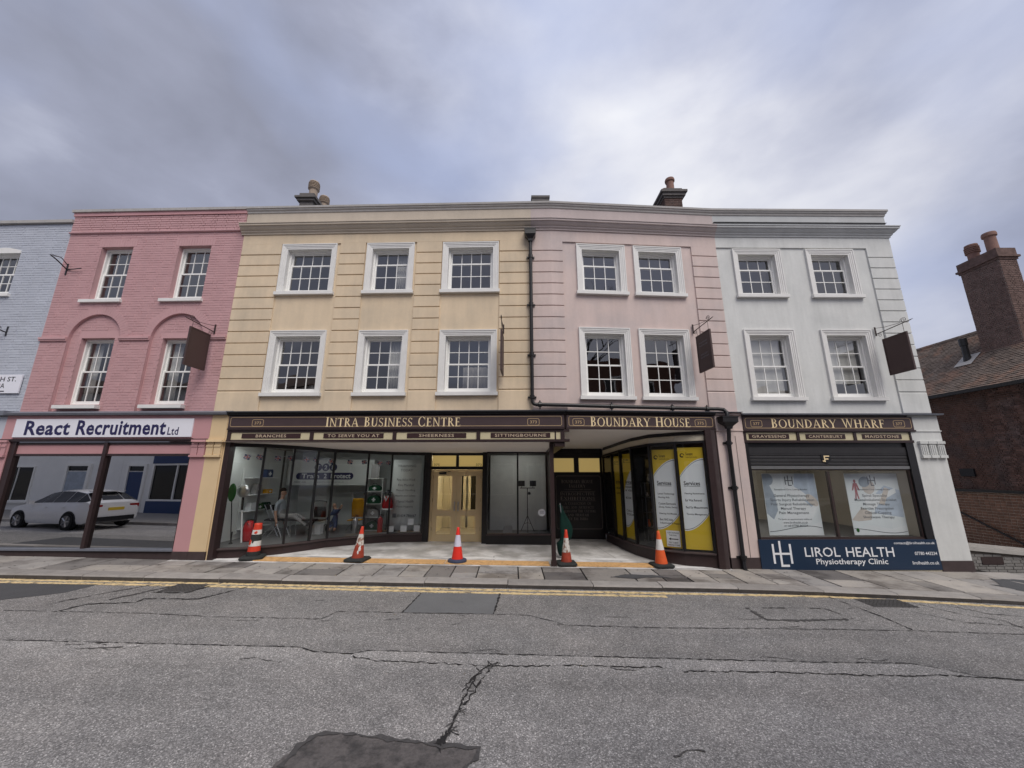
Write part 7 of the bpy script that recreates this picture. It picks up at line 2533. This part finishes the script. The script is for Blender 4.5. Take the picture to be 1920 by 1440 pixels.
MB().lathe([(.045, 1.30), (.05, 1.33), (.03, 1.38)], (.55, 12.77, 0), 10).build('switch_box', 'iron_black', wl)
stk = MB().poly([(.905 + .11 * cos(2 * pi * i / 24), 12.285, .80 + .11 * sin(2 * pi * i / 24)) for i in range(24)]).build('window_sticker', 'poster_white', None, FW, (.905, 12.285, .8))
tag(stk, 'round white sticker on the display window pane by the post', 'sticker')
for a in (0, 1, 2):
    MB().poly([(.84, 12.281, .77 + a * .03), (.97, 12.281, .77 + a * .03), (.97, 12.281, .778 + a * .03), (.84, 12.281, .778 + a * .03)]).build('print', 'print_grey', stk)
bxm = MB().prism([(-.30, 12.62, .165), (.02, 12.62, .165), (.01, 12.62, .38), (-.25, 12.62, .36)], (0, .2, 0)).build('paper_pad', 'trousers', None, FW, (-.15, 12.7, .165))
tag(bxm, 'small grey box on the sill of the bare display window', 'box')

# folded green canvas behind the post
gc = MB()
n, m2 = 16, 12
for j in range(m2 + 1):
    f = j / m2
    for i in range(n):
        a = 2 * pi * i / n
        wob = 1 + .28 * sin(3 * a + 4 * f) + .15 * sin(5 * a - 7 * f)
        wr = (.04 + .10 * sin(pi * min(1, f * 1.1)) ** .8 * (1.0 if f < .6 else 1 - (f - .6) * 1.6)) * wob
        gc.v.append((1.27 + .13 * (f > .3) * sin(pi * f) + wr * cos(a), 10.62 + .5 * wr * sin(a), -.10 + 1.25 * f))
gc.f = [(j * n + i, j * n + (i + 1) % n, (j + 1) * n + (i + 1) % n, (j + 1) * n + i) for j in range(m2) for i in range(n)] + [tuple(m2 * n + i for i in range(n))]
gp = thing('folded_parasol', 'dark green folded canvas parasol leaning behind the brown post', 'parasol', FW, (1.27, 10.62, GP(1.27, 10.62)))
gc.build('canopy', 'cloth_green', gp, smooth=True)
MB().tube([(1.36, 10.56, GP(1.3, 10.6)), (1.27, 10.62, 1.2)], .016, 8).build('pole', 'steel', gp)

# display shelf in the bowed window
ds = thing('display_shelves', 'tall grey open shelf unit behind the clear pane of the bowed window', 'shelves', FW, (3.95, 11.5, .09))
for xx, yy in ((3.78, 11.32), (4.12, 11.32), (3.78, 11.65), (4.12, 11.65)):
    MB().tube([(xx, yy, .085), (xx, yy, 1.72)], .012, 6).build('upright', 'grey_metal', ds)
for z in (.12, .48, .88, 1.29, 1.68):
    MB().box(3.77, 4.13, 11.31, 11.66, z, z + .02).build('shelf', 'grey_metal', ds)
for (x_, z, r_, h_, m_, lb) in ((3.86, .50, .05, .20, 'cone_orange', 'orange ornament on the second shelf of the bowed window'), (4.0, .90, .06, .13, 'pot_buff', 'pale ornament on the third shelf of the bowed window'), (3.87, 1.31, .045, .12, 'poster_skin', 'pink ornament on the fourth shelf of the bowed window'), (4.02, 1.31, .05, .22, 'opp_blue', 'dark blue vase on the fourth shelf of the bowed window'), (3.97, .14, .08, .22, 'room_dark', 'dark pot on the bottom shelf of the bowed window'), (3.96, 1.70, .07, .25, 'room_mid', 'grey vase on the top shelf of the bowed window')):
    o = MB().lathe([(r_ * .6, 0), (r_, h_ * .25), (r_ * .9, h_ * .55), (r_ * .45, h_ * .75), (r_ * .5, h_ * .9), (r_ * .65, h_)], (x_, 11.42, z), 14).build('ornament', m_, None, FW, (x_, 11.42, z), smooth=True)
    tag(o, lb, 'ornament', 'ornaments in the bowed window')

# ------------------------------------------------------------------ the other side of the street (seen in the glass)
struct(quad_xy(-70, 70, -1.3, 3.0, GP, -.0).build('pavement_opposite', 'concrete'))
for i in range(30):
    xx = -45 + i * 3.0
    MB().add([(p, q, GP(p, q) + h) for h in (-.12, .004) for (p, q) in ((xx, 2.85), (xx + 2.98, 2.85), (xx + 2.98, 3.02), (xx, 3.02))], [(4, 5, 6, 7), (2, 3, 7, 6), (1, 2, 6, 5), (3, 0, 4, 7)]).build('kerb_stone', 'kerb_stone', bpy.data.objects['pavement_opposite'])


def opp(label, x0, x1, h, m, wins=(), doors=(), shop=None, base=None, roof=0.0):
    t = thing('opposite_house', label, 'building', FW, ((x0 + x1) / 2, -1.3, -.6), 'houses across the street')
    Y = -1.3
    b = MB().box(x0, x1 - .01, Y - 8, Y, -.9, h).build('wall', m, t)
    if roof:
        MB().prism([(x0, Y + .25, h), (x0, Y - 4, h + roof), (x0, Y - 8.2, h)], (x1 - x0 - .01, 0, 0)).build('roof', 'roof_tile', t)
    for (a, c, z0, z1) in wins:
        w = MB().ring(a, c, z0, z1, .07, Y, Y + .06).box((a + c) / 2 - .02, (a + c) / 2 + .02, Y + .01, Y + .05, z0 + .07, z1 - .07).build('window', 'white_gloss', t)
        MB().box(a + .07, c - .07, Y, Y + .015, z0 + .07, z1 - .07).build('pane', 'dark_glass', w)
        MB().box(a - .06, c + .06, Y, Y + .12, z0 - .1, z0).build('sill', 'white_sill', w)
    for (a, c, z1, m_) in doors:
        w = MB().ring(a - .14, c + .14, -.25, z1 + .45, .14, Y, Y + .12, 0).build('door_frame', 'white_gloss', t)
        MB().box(a, c, Y, Y + .05, -.25, z1).build('door', m_, t)
        MB().box(a, c, Y, Y + .03, z1 + .06, z1 + .31).build('fanlight', 'dark_glass', w)
    if shop:
        a, c, m_ = shop
        MB().box(a, c, Y, Y + .14, 2.55, 3.15).build('fascia', m_, t)
        MB().box(a, c, Y, Y + .12, -.3, .55).build('stall_riser', m_, t)
        w = MB().ring(a, c, .55, 2.55, .09, Y, Y + .11)
        nn = max(2, int((c - a) / 1.2))
        for i in range(1, nn):
            q = a + (c - a) * i / nn
            w.box(q - .03, q + .03, Y, Y + .1, .64, 2.46)
        ww = w.build('shop_window', 'white_gloss', t)
        MB().box(a + .09, c - .09, Y, Y + .02, .64, 2.46).build('pane', 'dark_glass', ww)
    return t


opp('white house across the street with a dark panelled door', -31, -22.4, 6.6, 'opp_white', [(-29.6, -28.6, 3.9, 5.4), (-26.2, -25.2, 3.9, 5.4), (-24, -23, 3.9, 5.4), (-29.4, -27.4, .5, 2.4)], [(-25.4, -24.2, 2.1, 'poster_shadow')], roof=1.6)
opp('white house across the street with a blue door and blue shop window', -22.4, -12.4, 6.9, 'opp_white', [(-21.4, -20.4, 3.9, 5.4), (-18, -17, 3.9, 5.4), (-14.6, -13.6, 3.9, 5.4)], [(-21.9, -21.0, 2.1, 'opp_blue')], (-20.5, -14.8, 'opp_blue'), roof=1.5)
opp('cream house across the street behind the photographer', -12.4, -5.2, 6.2, 'opp_cream', [(-11.4, -10.4, 3.7, 5.2), (-9.2, -8.2, 3.7, 5.2), (-7, -6, 3.7, 5.2)], [(-6.6, -5.7, 2.1, 'print_black')], (-11.8, -7.4, 'brown_gloss'), roof=1.2)
opp('low brick house across the street behind the photographer', -5.2, 3.0, 5.2, 'opp_brick', [(-4.4, -3.4, 3.2, 4.6), (-1.8, -.8, 3.2, 4.6), (.8, 1.8, 3.2, 4.6)], [(1.9, 2.7, 2.1, 'opp_blue')], (-4.8, 1.0, 'black_gloss'), roof=1.3)
opp('tall dark brick house across the street', 3.0, 11.5, 8.3, 'opp_brick', [(4, 5, 3.6, 5.2), (6.8, 7.8, 3.6, 5.2), (9.4, 10.4, 3.6, 5.2), (4, 5, 6.2, 7.5), (6.8, 7.8, 6.2, 7.5), (9.4, 10.4, 6.2, 7.5)], [(10, 10.9, 2.1, 'print_black')], (3.5, 9.4, 'brown_gloss'), roof=0.0)
opp('white house across the street towards the right', 11.5, 19.5, 6.0, 'opp_white', [(12.5, 13.5, 3.5, 5), (15, 16, 3.5, 5), (17.5, 18.5, 3.5, 5)], [(18.2, 19.1, 2.1, 'opp_blue')], (12, 17.6, 'opp_blue'), roof=1.4)

# bare tree rising behind the opposite houses
tr = thing('bare_tree', 'tall bare winter tree behind the houses across the street', 'tree', FW, (8.2, -12, -.4))
tk, tw_ = MB(), MB()
rt_ = random.Random(11)


def grow(p, d, ln, r_, depth):
    q = p + d * ln
    mid_ = p.lerp(q, .5) + Vector((rt_.uniform(-1, 1), rt_.uniform(-1, 1), 0)) * ln * .05
    (tk if depth < 3 else tw_).tube([p, mid_, q], [r_, r_ * .86, r_ * .7], 7 if depth < 3 else 4, False)
    if depth >= 7:
        return
    for i in range(rt_.choice((2, 2, 3)) if depth < 5 else 2):
        ax = Vector((rt_.uniform(-1, 1), rt_.uniform(-1, 1), rt_.uniform(-.2, .5)))
        nd = (d * 1.0 + ax.normalized() * rt_.uniform(.35, .75)).normalized()
        grow(q, nd, ln * rt_.uniform(.66, .84), r_ * .62, depth + 1)


grow(Vector((8.2, -12, -.6)), Vector((0, 0, 1)), 5.2, .34, 0)
tk.build('trunk', 'bark', tr, smooth=True)
tw_.build('crown', 'bark', tr)


# ---- parked car whose reflection fills the pink shop's window
def make_car(label, paint, x, y, rz):
    t = thing('parked_car', label, 'car', Fr(x, y, rz), (0, 0, GR(x, y)), 'cars parked across the street')
    zg = GR(x, y)
    # nose at -x; stations: x, half width, bonnet/belt height, roof height, roof half width
    ST = [(-2.08, .62, .58, .58, .5), (-2.00, .78, .70, .70, .66), (-1.75, .86, .80, .80, .72), (-1.2, .89, .90, .92, .74), (-.85, .90, .94, .97, .72), (-.25, .90, .96, 1.36, .60), (.25, .90, .97, 1.43, .60), (.95, .90, .98, 1.42, .59), (1.45, .89, .99, 1.34, .57), (1.86, .86, 1.0, 1.04, .66), (2.06, .80, .95, .96, .64), (2.12, .70, .62, .62, .6)]
    rings = []
    for sx, hw, zb, zr, rw2 in ST:
        low = .22 if -1.9 < sx < 1.95 else .30
        half = [(hw * .93, low), (hw, .36), (hw * 1.0, .62 if zb > .62 else zb * .9), (hw * .96, zb), (rw2, zr - .03 if zr > zb + .05 else zr), (rw2 * .55, zr + .015)]
        rings.append([(sx, p[0], zg + p[1]) for p in half] + [(sx, -p[0], zg + p[1]) for p in half[::-1]])
    k = len(rings[0])
    faces, glass_f = [], []
    for i in range(len(ST) - 1):
        for j in range(k):
            f = (i * k + j, i * k + (j + 1) % k, (i + 1) * k + (j + 1) % k, (i + 1) * k + j)
            faces.append(f)
            if (j in (3, k - 5) and 4 <= i <= 8) or (j in (4, 5, 6) and i in (4, 8)):
                glass_f.append((i, j))
    faces += [tuple(range(k))[::-1], tuple((len(ST) - 1) * k + j for j in range(k))]
    vs_ = [p for r_ in rings for p in r_]
    body_ = MB().add(vs_, faces).build('body', paint, t)
    smooth_by_angle(body_, 32)
    ctr = Vector((0, 0, zg + .8))
    for i, j in glass_f:
        q = [Vector(rings[i][j]), Vector(rings[i][(j + 1) % k]), Vector(rings[i + 1][(j + 1) % k]), Vector(rings[i + 1][j])]
        n_ = (q[1] - q[0]).cross(q[3] - q[0])
        if n_.length < 1e-6:
            n_ = (q[2] - q[0]).cross(q[3] - q[0])
        n_.normalize()
        c_ = sum(q, Vector()) / 4
        if n_.dot(c_ - ctr) < 0:
            n_ = -n_
        MB().poly([tuple(c_ + (p - c_) * .93 + n_ * .012) for p in q]).build('window', 'car_glass', body_)
    for wx in (-1.30, 1.28):
        for sy in (-1, 1):
            MB().tube([(wx, sy * .80, zg + .33), (wx, sy * .905, zg + .33)], .36, 24).build('wheel_arch', 'print_black', t)
            wh = MB().tube([(wx, sy * .72, zg + .32), (wx, sy * .925, zg + .32)], .32, 24).build('wheel', 'tyre', t)
            MB().tube([(wx, sy * .92, zg + .32), (wx, sy * .935, zg + .32)], .215, 20).build('rim', 'alloy', wh)
            sp = MB()
            for a in range(5):
                an = 2 * pi * a / 5
                sp.tube([(wx, sy * .938, zg + .32), (wx + .2 * cos(an), sy * .938, zg + .32 + .2 * sin(an))], .028, 5)
            sp.build('spokes', 'steel', wh)
    for sy in (-1, 1):
        MB().box(1.90, 2.085, sy * .62 - .17, sy * .62 + .17, zg + .76, zg + .90).build('tail_lamp', 'lamp_red', t)
        MB().box(-2.03, -1.85, sy * .60 - .15, sy * .60 + .15, zg + .60, zg + .70).build('headlight', 'steel', t)
        MB().box(-.78, -.62, sy * .98 - .07, sy * .98 + .07, zg + .93, zg + 1.05).build('door_mirror', paint, t)
        for hx in (-.1, .85):
            MB().box(hx, hx + .16, sy * .905 - .012, sy * .905 + .012, zg + .80, zg + .83).build('door_handle', paint, t)
    MB().box(2.06, 2.115, -.26, .26, zg + .68, zg + .79).build('number_plate', 'plate_yellow', t)
    MB().box(1.9, 2.135, -.66, .66, zg + .30, zg + .46).build('bumper', 'print_black', t)
    MB().box(1.40, 1.60, -.52, .52, zg + 1.37, zg + 1.40).build('spoiler', paint, t)
    return t


make_car('white hatchback parked across the street, mirrored in the pink shop window', 'car_white', -18.0, 4.1, radians(9))
make_car('grey hatchback parked across the street, mirrored in the clinic window', 'car_grey', 12.4, 4.0, radians(2))
